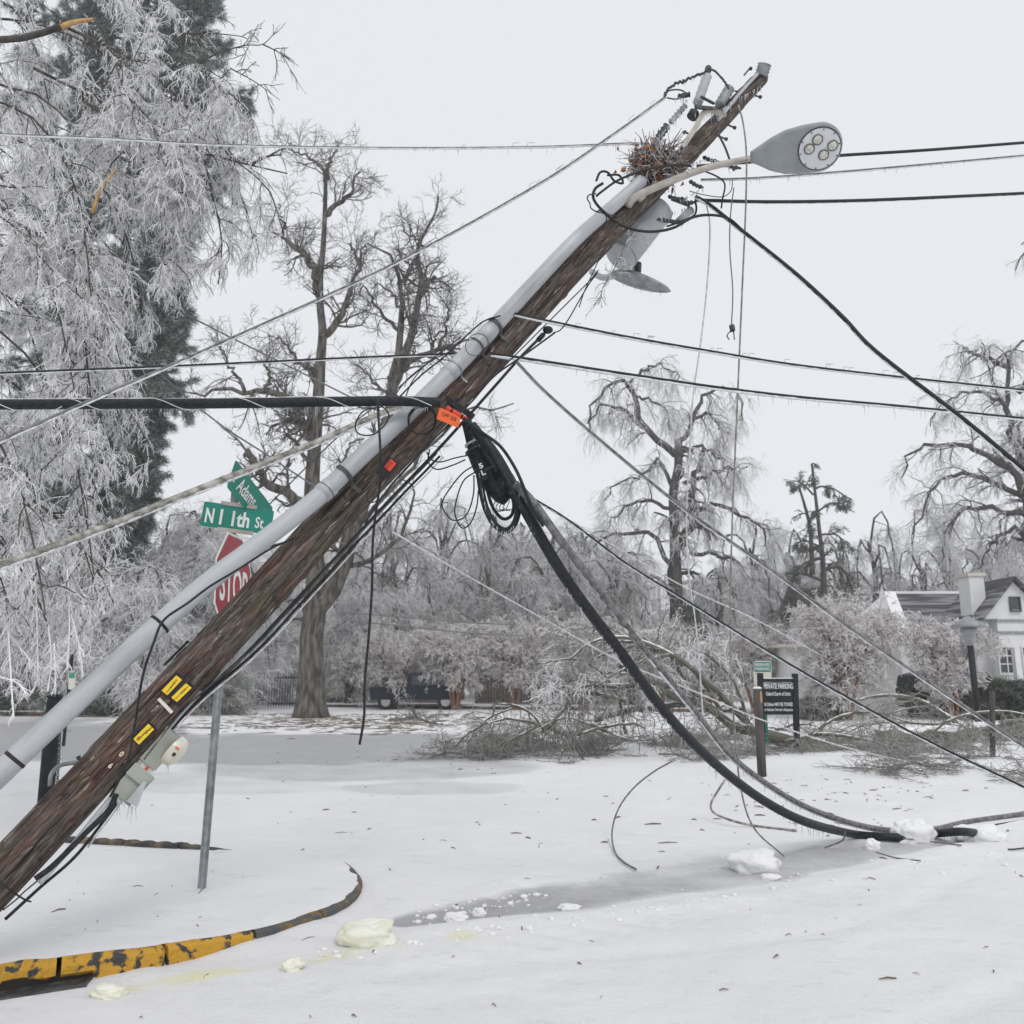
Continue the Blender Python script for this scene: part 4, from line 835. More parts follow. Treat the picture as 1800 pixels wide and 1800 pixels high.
# --- drooping icy tree in the left foreground
Y = 9.; s = Y / FPX
tb = np.array([xpx(-420, 900, Y), Y, 0.])
ft = thing('drooping_tree', 'foreground tree with long ice coated drooping twigs at left', 'tree', tb)
mb = MB(); tr_ = cat([tb, tb + [.1, .1, 2.5], tb + [-.05, 0, 5.5], tb + [.1, 0, 9.5]], 40); mb.tube(tr_, np.linspace(.26, .12, 40), 16, prof=lambda a, L: 1 + .05 * np.sin(4 * a + L * 2)); mb.build('trunk', BARK, ft, True)
LB = [  # main boughs: pixel paths with depth
 [(-420, 100, 9), (-150, 60, 8.6), (0, 70, 8.4), (60, 62, 8.4), (112, 45, 8.4)],
 [(165, 33, 8.4), (205, 100, 8.4), (290, 106, 8.4), (340, 117, 8.4), (400, 160, 8.3), (440, 200, 8.3)],
 [(205, 110, 8.4), (185, 150, 8.5), (183, 180, 8.5)], [(205, 118, 8.4), (222, 165, 8.3), (265, 225, 8.3), (300, 290, 8.3), (330, 350, 8.3)],
 [(278, 108, 8.4), (310, 75, 8.3), (355, 35, 8.2), (385, 14, 8.2)], [(340, 118, 8.4), (380, 95, 8.3), (430, 80, 8.3), (462, 78, 8.2), (485, 55, 8.2)], [(462, 78, 8.2), (490, 92, 8.2), (511, 108, 8.2)], [(405, 120, 8.2), (450, 145, 8.2), (492, 176, 8.2)], [(320, 58, 8.4), (390, 60, 8.4), (438, 72, 8.4), (415, 118, 8.4)],
 [(-420, 200, 9), (-200, 90, 9.2), (0, 150, 9.3), (80, 175, 9.3), (160, 260, 9.4), (240, 330, 9.4), (300, 400, 9.4)],
 [(-420, 240, 9), (-180, 180, 8.2), (0, 180, 8), (80, 230, 8), (130, 320, 8), (150, 420, 8), (160, 520, 8)],
 [(-420, 150, 9), (-100, -20, 9), (80, -60, 9), (200, -40, 8.8), (300, 10, 8.7), (340, 90, 8.7)],
 [(-300, 60, 9), (-50, 30, 9.6), (120, 60, 9.8), (260, 150, 9.8), (360, 250, 9.7), (420, 330, 9.6), (445, 420, 9.6)],
 [(100, 40, 9), (240, 110, 9), (340, 200, 9), (400, 270, 9), (470, 330, 9), (495, 400, 9)],
 [(60, 120, 9.2), (200, 190, 9), (300, 240, 8.9), (350, 260, 8.8), (372, 340, 8.8), (390, 420, 8.8), (384, 500, 8.8)],
 [(150, 180, 8.8), (260, 250, 8.6), (330, 300, 8.6), (360, 310, 8.6)], [(200, 230, 8.7), (265, 300, 8.6), (290, 370, 8.6), (288, 470, 8.6)],
 [(300, 255, 8.8), (380, 275, 8.7), (440, 290, 8.7), (505, 305, 8.7)], [(440, 290, 8.7), (470, 275, 8.7), (496, 272, 8.7)],
 [(-420, 400, 9), (-200, 250, 9), (-20, 300, 9), (80, 380, 9), (140, 470, 9), (190, 600, 9), (205, 720, 9)],
 [(-420, 420, 9), (-150, 340, 8), (0, 380, 7.8), (60, 440, 7.8), (100, 540, 7.8), (130, 680, 7.8)],
 [(-420, 500, 9), (-200, 400, 9.6), (0, 430, 9.8), (120, 500, 9.8), (200, 640, 9.8), (240, 760, 9.8), (245, 870, 9.8)],
 [(-420, 600, 9), (-200, 520, 8.5), (-40, 560, 8.4), (60, 640, 8.4), (120, 760, 8.4), (150, 900, 8.4), (165, 1010, 8.4)],
 [(-420, 640, 9), (-180, 600, 9.4), (0, 660, 9.4), (90, 740, 9.4), (170, 860, 9.4), (200, 980, 9.4)],
 [(-420, 700, 9), (-200, 640, 7.8), (-60, 700, 7.7), (20, 820, 7.7), (60, 960, 7.7), (80, 1080, 7.7)],
 [(-420, 760, 9), (-200, 740, 8.8), (-40, 800, 8.8), (60, 900, 8.8), (110, 1020, 8.8), (125, 1120, 8.8)],
 [(-420, 800, 9), (-220, 800, 8.2), (-80, 880, 8.2), (-10, 990, 8.2), (30, 1110, 8.2)],
 [(-300, 560, 9), (-100, 480, 9), (40, 540, 9), (130, 640, 9), (210, 700, 9), (262, 780, 9)],
 [(-300, 300, 9), (-100, 210, 8.8), (60, 260, 8.8), (180, 330, 8.8), (230, 440, 8.8), (250, 560, 8.8)],
 [(60, 880, 8.6), (120, 930, 8.6), (170, 1000, 8.6), (200, 1060, 8.6)],
 [(-300, 850, 9), (-120, 860, 8.6), (-10, 940, 8.6), (60, 1040, 8.6), (90, 1120, 8.6)],
 [(140, 440, 8.2), (155, 400, 8.2), (162, 375, 8.2)], [(140, 440, 8.2), (150, 500, 8.2), (152, 620, 8.2), (160, 700, 8.2)], [(-60, 300, 8.2), (20, 380, 8.2), (80, 420, 8.2), (138, 445, 8.2)],
 [(-420, 0, 9), (-200, -50, 9.6), (0, 0, 9.8), (60, 80, 9.8), (90, 200, 9.8)], [(-420, 300, 9), (-150, 220, 9.8), (0, 260, 10), (50, 340, 10), (70, 480, 10)], [(-300, 450, 9), (-80, 450, 9.8), (20, 520, 9.9), (70, 640, 9.9), (90, 780, 9.9)], [(-300, 700, 9), (-60, 720, 9.6), (30, 800, 9.7), (80, 920, 9.7)], [(-300, 100, 9), (-80, 90, 9.5), (0, 130, 9.6), (40, 220, 9.6)],
]
r0s = [.035, .013, .009, .009, .009, .010, .008, .008, .008] + [.02] * 40
lp = np.array([cat(PP(q), 18) for q in LB]); lr = np.array([np.linspace(r0s[i] * 1.0, r0s[i] * .35, 18) for i in range(len(LB))])
lr[0] = np.linspace(.06, .034, 18)
sparse = np.array([4, 5, 6, 7, 8, 17, 18])
tubes_obj('bough', [(lp, lr)], BARK, ft, 7)
dense = np.array([i for i in range(len(LB)) if i not in sparse and i not in (0, 2, 31)])
b1 = spawn(lp[dense], lr[dense], 22, .85, .95, n=7, wander=.22, grav=.20, rs=.6, rmin=.0072, t0=.12, endr=.5)
b1s = spawn(lp[sparse], lr[sparse], 5, .35, .8, n=5, wander=.12, grav=.05, rs=.6, rmin=.005, t0=.1, endr=.6)
def envcut(g):
    """keep only twigs that stay inside the tree's real outline"""
    p, r = g; e = p[:, -1]; px_, py_ = project(e); lim = np.interp(py_, [-200, 60, 130, 200, 300, 400, 460, 520, 560, 620, 700, 780, 870, 950, 1050, 1150, 1230, 1280], [300, 400, 430, 440, 480, 500, 500, 395, 290, 265, 255, 270, 255, 225, 190, 165, 140, 30])
    k = (px_ < lim) & (py_ < 1240); return p[k], r[k]
b1 = envcut(b1)
b2 = envcut(spawn(*b1, 10, .34, .8, n=5, wander=.2, grav=.22, rs=.7, rmin=.0056, endr=.7))
b2s = spawn(*b1s, 4, .16, .7, n=4, wander=.1, grav=.1, rs=.8, rmin=.0045, endr=.7)
b3 = spawn(*b2, 3, .15, .8, n=3, wander=.2, grav=.3, rs=.8, rmin=.004, endr=.7)
tubes_obj('branch', [b1, b1s], BARK, ft, 5)
tubes_obj('icy_twig', [b2, b2s, b3], RIME, ft, 4, [np.full(len(b2[0]), .5), np.full(len(b2s[0]), .35), np.full(len(b3[0]), .75)])
def comb(g, k, l, r=.0028):
    p, _ = g; K, m, _ = p.shape; N = K * k; pi = np.repeat(np.arange(K), k); t = np.tile((np.arange(k) + .5) / k, K) * (m - 1) * .999; i = t.astype(int); f = (t - i)[:, None]
    q = p[pi, i] * (1 - f) + p[pi, i + 1] * f; T = p[pi, i + 1] - p[pi, i]; T /= np.linalg.norm(T, axis=1)[:, None] + 1e-9
    side = np.repeat(rng.normal(size=(K, 3)), k, 0); d = side * .35 + [0, 0, -1]; d /= np.linalg.norm(d, axis=1)[:, None]; L = l * (.5 + rng.random(N))[:, None]
    e1 = q + (d * .6 + side * .25) * L * .5; return np.stack([q, e1, e1 + d * L * .6], 1), np.tile([r, r * .8, r * .3], (N, 1))
c1 = comb(b2, 7, .055); c2 = comb(b1, 14, .07, .0035); c3 = comb(b3, 3, .04); c4 = comb((lp[dense], lr[dense]), 40, .07, .0035); c5 = comb(b2s, 3, .03)
tubes_obj('icicles', [c1, c2, c3, c4, c5], RIME, ft, 3, [np.full(len(c[0]), .9) for c in (c1, c2, c3, c4, c5)])
mb = MB(); mb.tube(cat(PP([(108, 47, 8.4), (135, 38, 8.39), (165, 34, 8.4)]), 8), np.linspace(.034, .016, 8), 8); mb.tube(cat(PP([(162, 375, 8.2), (172, 345, 8.19), (185, 322, 8.2), (205, 296, 8.2)]), 10), np.linspace(.022, .006, 10), 8); mb.build('torn_wood', TORN, ft, True)
# few long bare streamers hanging low
hs_ = [[(60, 980, 8.0), (64, 1060, 8.0), (66, 1190, 8.0), (58, 1215, 8.0)], [(85, 1100, 8.1), (90, 1160, 8.1), (84, 1215, 8.1)], [(125, 1080, 8.1), (140, 1140, 8.1), (146, 1190, 8.1)], [(95, 1130, 8.1), (98, 1215, 8.1)], [(20, 1120, 8.0), (45, 1150, 8.0), (70, 1175, 8.0), (110, 1160, 8.0)], [(0, 1190, 7.9), (30, 1200, 7.9), (48, 1222, 7.9)], [(14, 1100, 7.9), (20, 1200, 7.9), (24, 1262, 7.9)], [(118, 1000, 8.2), (122, 1090, 8.2), (118, 1175, 8.2)]]
hp = np.array([cat(PP(q), 12) for q in hs_]); hr = np.full(hp.shape[:2], .0075); h2 = spawn(hp, hr, 9, .13, .9, n=4, wander=.2, grav=.2, rs=.8, rmin=.0045); h3 = comb((hp, hr), 20, .05); h4 = comb(h2, 5, .035)
tubes_obj('hanging_twig', [(hp, hr), h2, h3, h4], RIME, ft, 4, [np.full(len(q), .8) for q in (hp, h2[0], h3[0], h4[0])])

# distant woods closing the view
TR = []; TRr = []
wp = []; wr = []
for k in range(150):
    a = R(rng.uniform(48, 132)); d_ = rng.uniform(75, 120); x, y = d_ * math.cos(a), d_ * math.sin(a); h = rng.uniform(6, 11)
    wp.append(cat([(x, y, 0), (x + rng.normal() * .4, y, h * .5), (x + rng.normal() * .8, y, h)], 10)); wr.append(np.linspace(.22, .05, 10))
wp = np.array(wp); wr = np.array(wr); w1 = spawn(wp, wr, 14, 3.2, .9, n=5, wander=.3, grav=.05, rs=.4, rmin=.03, t0=.2); w2 = spawn(*w1, 9, 1.6, .8, n=4, wander=.3, grav=.2, rs=.5, rmin=.022); w3 = spawn(*w2, 5, .9, .8, n=2, wander=.3, grav=.3, rs=.7, rmin=.018)
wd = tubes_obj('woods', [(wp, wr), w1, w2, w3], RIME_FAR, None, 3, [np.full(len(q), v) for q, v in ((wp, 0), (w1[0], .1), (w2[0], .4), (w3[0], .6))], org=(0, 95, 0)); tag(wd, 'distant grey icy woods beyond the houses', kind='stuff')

# ================================================================== FALLEN TREE and limbs
Y = 19.
def fall(label, mains, spec, name='fallen_limb', bark=BARK_MOSS, cat_='branch', group=None, tw=TWIG_FALLEN, snowtop=False):
    lp = [];lr = []
    for pts, r0, r1 in mains:
        c = cat(np.array([Gg(a, b) + [0, 0, 0] if c_ is None else P(a, b, c_) for a, b, c_ in pts]), 18); c[:, 2] = np.maximum(c[:, 2], gheight(c[:, 0], c[:, 1]) + .02); lp.append(c); lr.append(np.linspace(r0, r1, 18))
    lp = np.array(lp); lr = np.array(lr); o = thing(name, label, cat_, lp[0][0] * [1, 1, 0], group)
    mb = MB()
    for c, r in zip(lp, lr): mb.tube(c + np.r_[np.zeros((1, 3)), rng.normal(size=(17, 3)) * r[0] * .15], r, 10, prof=lambda a, L: 1 + .1 * np.sin(3 * a + L * 3))
    mb.build('limb', bark, o, True)
    if snowtop or name == 'fallen_limb':
        mb = MB()
        for c, r in zip(lp, lr): mb.tube(c + np.outer(r, [0, 0, .62 if snowtop else .5]), r * (.55 if snowtop else .62), 8)
        mb.build('snow_cap', SNOWLUMP, o, True)
    grp = []; vv = []; A = (lp, lr)
    for sp in spec:
        sp = dict(sp); val = sp.pop('val', .4); A = spawn(*A, **sp); A[0][:, :, 2] = np.maximum(A[0][:, :, 2], gheight(A[0][:, :, 0].ravel(), A[0][:, :, 1].ravel()).reshape(A[0].shape[:2]) + .01 + .03 * rng.random(A[0].shape[:2])); grp.append(A); vv.append(np.full(len(A[0]), val))
    if grp: tubes_obj('twig', grp, tw, o, 4, vv)
    return o
fall('thick mossy log lying across the yard at right', [([(1545, 1300, 20.4), (1620, 1297, 20.7), (1700, 1290, 21.2), (1800, 1284, 21.8), (1950, 1272, 22.5)], .21, .25), ([(1560, 1312, 19.4), (1500, 1318, 18.6), (1420, 1320, 18.2), (1350, 1300, 18)], .10, .06)], [dict(k=14, length=1.3, spread=.9, n=5, wander=.3, grav=.15, rs=.18, rmin=.010, t0=.0, flat=.6), dict(k=6, length=.55, spread=.8, n=4, wander=.3, grav=.2, rs=.6, rmin=.007)], name='fallen_log', cat_='log', snowtop=True)
fall('mossy limb slanting down behind the wooden bollard', [([(1085, 1168, 18.5), (1130, 1190, 18.4), (1180, 1222, 18.3), (1240, 1240, 18.2), (1290, 1275, 18.0), (1345, 1290, 17.8), (1450, 1312, 17.4)], .055, .13), ([(1180, 1222, 18.3), (1200, 1205, 18.3), (1180, 1150, 18.6), (1120, 1125, 18.8)], .06, .02), ([(1060, 1130, 18.6), (1110, 1128, 18.6), (1160, 1140, 18.6), (1200, 1170, 18.5)], .02, .05)],
     [dict(k=9, length=1.2, spread=1.0, n=5, wander=.3, grav=.05, rs=.25, rmin=.010), dict(k=6, length=.5, spread=.9, n=4, wander=.3, grav=.1, rs=.6, rmin=.007)])
fall('arched broken limb with torn orange end', [([(1180, 1206, 18), (1060, 1205, 18), (1020, 1208, 17.8), (995, 1240, 17.6), (970, 1275, 17.4), (950, 1290, 17.2)], .06, .02), ([(1100, 1232, 17.5), (1050, 1220, 17.5), (1015, 1215, 17.6)], .04, .04), ([(868, 1237, 17.8), (905, 1240, 17.6), (935, 1255, 17.5), (955, 1280, 17.2), (957, 1289, 17.2)], .02, .035),
     ([(1005, 1225, 17.4), (998, 1260, 17), (990, 1300, 16.6), (988, 1322, 16.4)], .03, .02), ([(868, 1240, 17.8), (868, 1265, 17.6), (860, 1290, 17)], .03, .01), ([(900, 1245, 17.6), (860, 1262, 17.6), (830, 1290, 17), (815, 1318, 16.6)], .02, .01)],
     [dict(k=9, length=1.1, spread=.9, n=5, wander=.25, grav=.25, rs=.3, rmin=.009, flat=.7), dict(k=6, length=.55, spread=.8, n=4, wander=.3, grav=.2, rs=.6, rmin=.006)])
fall('sawn mossy limb lying behind the sagging cables', [([(1045, 1264, 18.6), (1090, 1252, 18.6), (1140, 1243, 18.6), (1230, 1240, 18.6)], .075, .05), ([(1015, 1292, 17), (1060, 1278, 17), (1110, 1272, 17.2), (1135, 1280, 17.2)], .03, .02)], [dict(k=6, length=.9, spread=.9, n=4, wander=.3, grav=.2, rs=.3, rmin=.009, flat=.7), dict(k=5, length=.4, spread=.9, n=3, wander=.3, grav=.2, rs=.6, rmin=.006)])
for lab, seed_pts in (('dense tangle of fallen twigs below the sagging cables', [(1000, 1330), (1080, 1322), (1160, 1318), (1240, 1312), (1300, 1318)]), ('tangle of fallen twigs left of the arched limb', [(810, 1330), (860, 1322), (910, 1318), (960, 1312), (1010, 1322)]),
                      ('icy twig heap in front of the fallen log', [(1450, 1330), (1530, 1328), (1600, 1322), (1680, 1325), (1760, 1345)]), ('fallen twigs around the sign posts', [(1290, 1305), (1350, 1315), (1410, 1318), (1470, 1322), (1520, 1330)]),
                      ('fine broken twigs at the right edge of the yard', [(1600, 1345), (1660, 1352), (1720, 1345), (1780, 1350), (1850, 1360)])):
    ms = []
    for k in range(17 if seed_pts[0][0] < 1100 else 7):
        q = random.choice(seed_pts); x, y = q[0] + random.uniform(-45, 45), q[1] + random.uniform(-14, 12); a = random.uniform(0, 6.28); l = random.uniform(40, 90)
        ms.append(([(x, y, None), (x + l * .5 * math.cos(a), y + l * .12 * math.sin(a) - random.uniform(0, 10), None), (x + l * math.cos(a), y + l * .22 * math.sin(a), None)], random.uniform(.014, .032), .009))
    o = fall(lab, ms, [dict(k=10, length=.95, spread=.9, n=5, wander=.3, grav=.08, rs=.7, rmin=.006, flat=.5, bias=(0, 0, .15)), dict(k=6, length=.42, spread=.9, n=4, wander=.3, grav=.1, rs=.7, rmin=.005, flat=.6, val=.5), dict(k=3, length=.2, spread=.9, n=2, wander=.3, grav=.1, rs=.8, rmin=.0045, val=.6)], name='twig_heap', bark=BARK_MOSS, cat_='branches')
fall('upright curved broken limb crossing in front of the crepe myrtle', [([(1500, 1232, 24), (1560, 1222, 24), (1620, 1232, 24), (1670, 1262, 23), (1690, 1275, 22.5)], .03, .07), ([(1530, 1262, 22), (1600, 1245, 22), (1650, 1240, 22.5)], .02, .02), ([(1460, 1300, 20), (1520, 1275, 21), (1580, 1270, 21.5), (1720, 1280, 21.5)], .02, .03)], [dict(k=9, length=1.1, spread=.8, n=5, wander=.2, grav=.2, rs=.35, rmin=.010), dict(k=4, length=.5, spread=.8, n=3, wander=.3, grav=.2, rs=.6, rmin=.007)])
fall('small broken branch lying in the snow near the oak', [([(690, 1268, None), (730, 1262, None), (760, 1272, None), (775, 1274, None)], .10, .05), ([(735, 1262, 29), (728, 1252, 29), (722, 1246, 29)], .05, .03), ([(740, 1264, None), (765, 1258, None), (790, 1256, None)], .04, .02)], [dict(k=14, length=.9, spread=1., n=4, wander=.4, grav=.2, rs=.4, rmin=.012, flat=.5), dict(k=5, length=.35, spread=.9, n=3, wander=.4, grav=.2, rs=.6, rmin=.009)])
tb_ = MB(); tb_.tube(cat([P(957, 1284, 17.2), P(962, 1291, 17.15)], 3), [.035, .032, .03], 8); o = tb_.build('torn_stub', TORN, bpy.data.objects['fallen_limb.001'], True)
fall('tall arching frosted limb rising above the twig tangle', [([(1330, 1290, 18), (1260, 1215, 18), (1180, 1150, 18.2), (1100, 1120, 18.3), (1040, 1128, 18.2), (1000, 1160, 18)], .07, .02), ([(1180, 1150, 18.2), (1120, 1165, 18), (1060, 1200, 17.8), (1030, 1240, 17.6)], .035, .015), ([(1100, 1120, 18.3), (1060, 1100, 18.4), (1010, 1110, 18.4)], .02, .01)],
     [dict(k=12, length=1.2, spread=.9, n=6, wander=.25, grav=.16, rs=.3, rmin=.010), dict(k=6, length=.6, spread=.8, n=4, wander=.3, grav=.2, rs=.6, rmin=.008, val=.6), dict(k=3, length=.3, spread=.8, n=3, wander=.3, grav=.2, rs=.7, rmin=.007, val=.7)])
fall('pale frosted crown of arching boughs left of the parking signs', [([(1290, 1290, 19), (1220, 1180, 19), (1140, 1140, 19), (1060, 1150, 18.8), (1000, 1195, 18.5)], .05, .018), ([(1320, 1285, 19), (1290, 1200, 19.2), (1240, 1150, 19.2), (1180, 1128, 19)], .04, .015), ([(1200, 1230, 18.5), (1130, 1190, 18.4), (1050, 1185, 18.3), (960, 1212, 18)], .035, .012), ([(1100, 1290, 18), (1080, 1210, 18.2), (1020, 1160, 18.2), (940, 1168, 18)], .035, .012)],
     [dict(k=11, length=1.2, spread=.9, n=6, wander=.24, grav=.14, rs=.32, rmin=.011, val=.45), dict(k=7, length=.6, spread=.8, n=4, wander=.3, grav=.2, rs=.6, rmin=.009, val=.7), dict(k=4, length=.3, spread=.8, n=3, wander=.3, grav=.2, rs=.7, rmin=.008, val=.8)], tw=RIME)
fall('low spread of forked limbs at the left end of the tangle', [([(1010, 1300, None), (950, 1275, 17.2), (890, 1262, 17.2), (830, 1285, 16.9), (795, 1318, None)], .035, .012), ([(950, 1275, 17.2), (900, 1300, 16.8), (850, 1325, None)], .025, .01), ([(1100, 1300, 17), (1040, 1275, 17.2), (990, 1262, 17.3), (930, 1290, 17)], .03, .012)],
     [dict(k=12, length=1.1, spread=.9, n=6, wander=.22, grav=.14, rs=.4, rmin=.009, flat=.7), dict(k=6, length=.6, spread=.8, n=4, wander=.3, grav=.2, rs=.6, rmin=.007, val=.5)])
fall('frosted branch pile between the sign posts and the log', [([(1420, 1300, 17.5), (1470, 1262, 18), (1530, 1252, 18.2), (1600, 1270, 18)], .04, .015), ([(1380, 1305, 17), (1440, 1290, 17), (1520, 1300, 17), (1580, 1318, 16.8)], .04, .02), ([(1620, 1300, 17.5), (1680, 1262, 17.8), (1760, 1250, 18), (1830, 1262, 18)], .04, .015)],
     [dict(k=13, length=1.1, spread=.95, n=6, wander=.25, grav=.1, rs=.35, rmin=.009), dict(k=6, length=.55, spread=.8, n=4, wander=.3, grav=.15, rs=.6, rmin=.007, val=.6), dict(k=3, length=.28, spread=.8, n=3, wander=.3, grav=.2, rs=.7, rmin=.006, val=.8)])
# litter: twigs and leaves nobody could count
n = 620; cl = [(620, 1268, 130, 9, 1.3), (980, 1272, 160, 8, .5), (860, 1330, 130, 14, .10), (450, 1275, 120, 8, .14), (1480, 1400, 120, 30, .14), (900, 1440, 420, 50, .10), (1000, 1650, 600, 90, .05), (200, 1600, 200, 60, .03), (1500, 1600, 300, 80, .04)]
pos = []; sz = []
for cx, cy, rx, ry, fr in cl:
    for k in range(int(n * fr)):
        q = Gg(cx + random.gauss(0, rx), min(1790, max(1256, cy + random.gauss(0, ry)))); pos.append(q); sz.append(random.uniform(.6, 1.3) * (2.2 if cy < 1290 else 1.0) * (.6 if cy > 1500 else 1))
pos = np.array(pos); sz = np.array(sz); a = rng.random(len(pos)) * 6.28; dv = np.column_stack([np.cos(a), np.sin(a), .05 * rng.random(len(pos))])
on_slab = np.array([p[0] < .3 and 4.6 < p[1] < 7.2 and project(p[None])[0][0] < 560 for p in pos]); pos[on_slab, 2] = .13
L = (.03 + .12 * rng.random(len(pos)) ** 2) * sz * np.where(pos[:, 1] > 20, 2.4, 1.); pos[:, 2] += .004
lt = tubes_obj('twig_litter', [(np.stack([pos, pos + dv * L[:, None] * .5 + [0, 0, .006], pos + dv * L[:, None]], 1), np.outer(sz * np.where(pos[:, 1] > 20, .75, 1.), [.0035, .005, .0025]) * (.7 + rng.random(len(pos)))[:, None])], mat('litter', (.10, .075, .055), .7, (.28, .24, .2), attr='v', f0=0, f1=1), None, 4, org=(0, 8, 0)); tag(lt, 'scattered broken twigs and leaf bits on the snow', kind='stuff')

# snow lumps
def lump(label, px, py, w, h, m=SNOWLUMP, seed=1, ny=.8):
    w *= .86; b = Gg(px, py); s = b[1] / FPX; mb = MB(); r = w * s / 2
    mb.ball(b + [0, r * ny * .7, h * s * .25], (r * .95, r * ny * .8, h * s * .62), 44, 28, .34, seed, b[2] - .02)
    return tag(mb.build('snow_lump', m, None, True, b), label, 'snow lump')
lump('yellowish block of snow beside the curved kerb', 637, 1668, 116, 40, SNOWYEL, 4)
lump('small yellowish snow lump in front of the kerb', 511, 1708, 46, 18, SNOWYEL, 6)
lump('flat yellowish snow lump in front of the drain', 181, 1758, 62, 20, SNOWYEL, 9)
lump('white snow mound below the end of the dangling wire', 1335, 1536, 104, 36, SNOWLUMP, 12)
lump('round snow lump covering the fallen cables', 1617, 1484, 76, 40, SNOWLUMP, 15)
lump('low snow drift beside the end of the thick fallen cable', 1738, 1480, 96, 26, SNOWLUMP, 41)
lump('small snow peak beside the sagging cables', 1537, 1494, 30, 18, SNOWLUMP, 18)
lump('flat snow piece right of the puddle of ice', 1000, 1600, 44, 8, SNOWLUMP, 21)
lump('broken snow pieces at the near end of the icy strip', 800, 1620, 46, 12, SNOWLUMP, 24)
lump('small rounded ice lump inside the icy strip', 842, 1612, 26, 15, SNOWLUMP, 27)
lump('flat snow chunk in front of the white mound', 1358, 1548, 36, 10, SNOWLUMP, 30)
mb = MB(); 
for k in range(170):
    t = random.random(); px_ = 560 + 800 * t; py_ = 1678 - 120 * t ** 1.15 + random.gauss(0, 8); q = Gg(px_, py_); s_ = .005 + .022 * random.random() ** 3; mb.ball(q + [0, 0, s_ * .15], (s_, s_ * .9, s_ * .5), 7, 5, .3, k)
for k in range(70): px_ = random.uniform(720, 960); q = Gg(px_, 1612 - (px_ - 720) * .13 + random.gauss(0, 9)); s_ = .007 + .03 * random.random() ** 3; mb.ball(q + [0, 0, s_ * .15], (s_, s_ * .9, s_ * .6), 7, 5, .3, k)
for k in range(60): px_ = random.uniform(1380, 1780); q = Gg(px_, 1545 - (px_ - 1380) * .1 + random.gauss(0, 12)); s_ = .006 + .02 * random.random() ** 3; mb.ball(q + [0, 0, s_ * .15], (s_, s_ * .9, s_ * .5), 7, 5, .3, k)
tag(mb.build('snow_crumbs', SNOWLUMP, None, True, (0, 7, 0)), 'loose snow crumbs along the edge of the icy strip', kind='stuff')

# ================================================================== UTILITY POLE
def PY(px): return 1 / (1 / 4.55 - (px + 175) / 1520 * (1 / 4.55 - 1 / 7.1))
def pp(px, py, off=0.): return P(px, py, PY(px) - off)
PC = [(-175, 1722, 41), (0, 1541, 40), (200, 1328, 38), (436, 1074, 36), (580, 914, 34), (720, 768, 32.5), (855, 630, 31), (1000, 474, 28), (1110, 366, 24), (1217, 262, 19), (1338, 137, 15)]
axis = np.array([np.r_[pp(a, b), c * PY(a) / FPX] for a, b, c in PC]); axis = cat(axis, 420)
pole = thing('utility_pole', 'leaning weathered wooden utility pole crossing the whole view', 'utility pole', axis[0][:3] * [1, 1, 0] + [0, 0, .1])
TP = nrm(axis[-1, :3] - axis[0, :3])
mb = MB()
def pprof(a, L):
    return 1 + .030 * np.sin(2 * a + L * .9) + .025 * (vnoise(np.cos(a) * 6 + 40, np.full_like(a, L * 2.2) + 7, 4) - .5) + .045 * (vnoise(a * 5 + 3, np.full_like(a, L * 1.1) + 3, 9) - .5) + .06 * (vnoise(np.cos(a) * 9 + np.sin(a) * 7 + 30, np.full_like(a, L * 6) + 3, 12) > .86)
mb.tube(axis[:, :3], axis[:, 3], 56, prof=pprof); mb.build('shaft', W_POLE, pole, True)
def frame(px, py, off=None):
    """point on the camera side of the pole and (along, across-right-down, towards viewer)"""
    j = np.argmin([(project(axis[k:k + 1, :3])[0][0] - px) ** 2 + (project(axis[k:k + 1, :3])[1][0] - py) ** 2 for k in range(0, 420, 6)]) * 6
    j = min(j, 413); t = nrm(axis[min(j + 6, 419), :3] - axis[max(j - 6, 0), :3]); view = nrm(CAM - axis[j, :3]); c = nrm(view - t * np.dot(view, t)); n = np.cross(c, t) * -1
    n = nrm(np.cross(t, c)); 
    if n[0] < 0: n = -n
    r = axis[j, 3]; Yp = axis[j, 1]; p0 = P(px, py, Yp); p0 = p0 - view * 0
    d = np.dot(p0 - axis[j, :3], n); lift = math.sqrt(max(r * r - d * d, (r * .3) ** 2)) if off is None else off
    return p0 + c * lift, t, n, c, Yp / FPX
def on_pole(pts, off=.0): return np.array([frame(a, b, off)[0] if off is not None else frame(a, b)[0] for a, b in pts])

# grey conduit, three lengths with couplers
CL = [(-70, 1428, 20), (43, 1319, 19.5), (150, 1218, 19), (282, 1096, 18.5), (385, 1008, 17.5), (436, 970, 17), (553, 879, 16.5), (640, 798, 16), (755, 691, 15.5), (868, 574, 15), (1000, 433, 13.5), (1060, 378, 12.5), (1128, 318, 12)]
ca_ = np.array([np.r_[pp(a, b, .26 - .11 * (a + 70) / 1198), c * (PY(a) - .2) / FPX] for a, b, c in CL]); ca_ = cat(ca_, 200)
mb = MB(); mb.tube(ca_[:, :3], ca_[:, 3], 28); cond = mb.build('conduit', PVC, pole, True)
cpx, _ = project(ca_[:, :3])
def ring(px, w, k, m, name='coupler'):
    j = int(np.argmin(abs(cpx - px))); t = nrm(ca_[min(j + 1, 199), :3] - ca_[j - 1, :3]); c = ca_[j, :3]; mb = MB(); r = ca_[j, 3]
    mb.tube([c - t * w / 2, c - t * w / 2 + t * .003, c + t * w / 2 - t * .003, c + t * w / 2], [r, r * k, r * k, r], 28, cap=False); mb.build(name, m, cond, True)
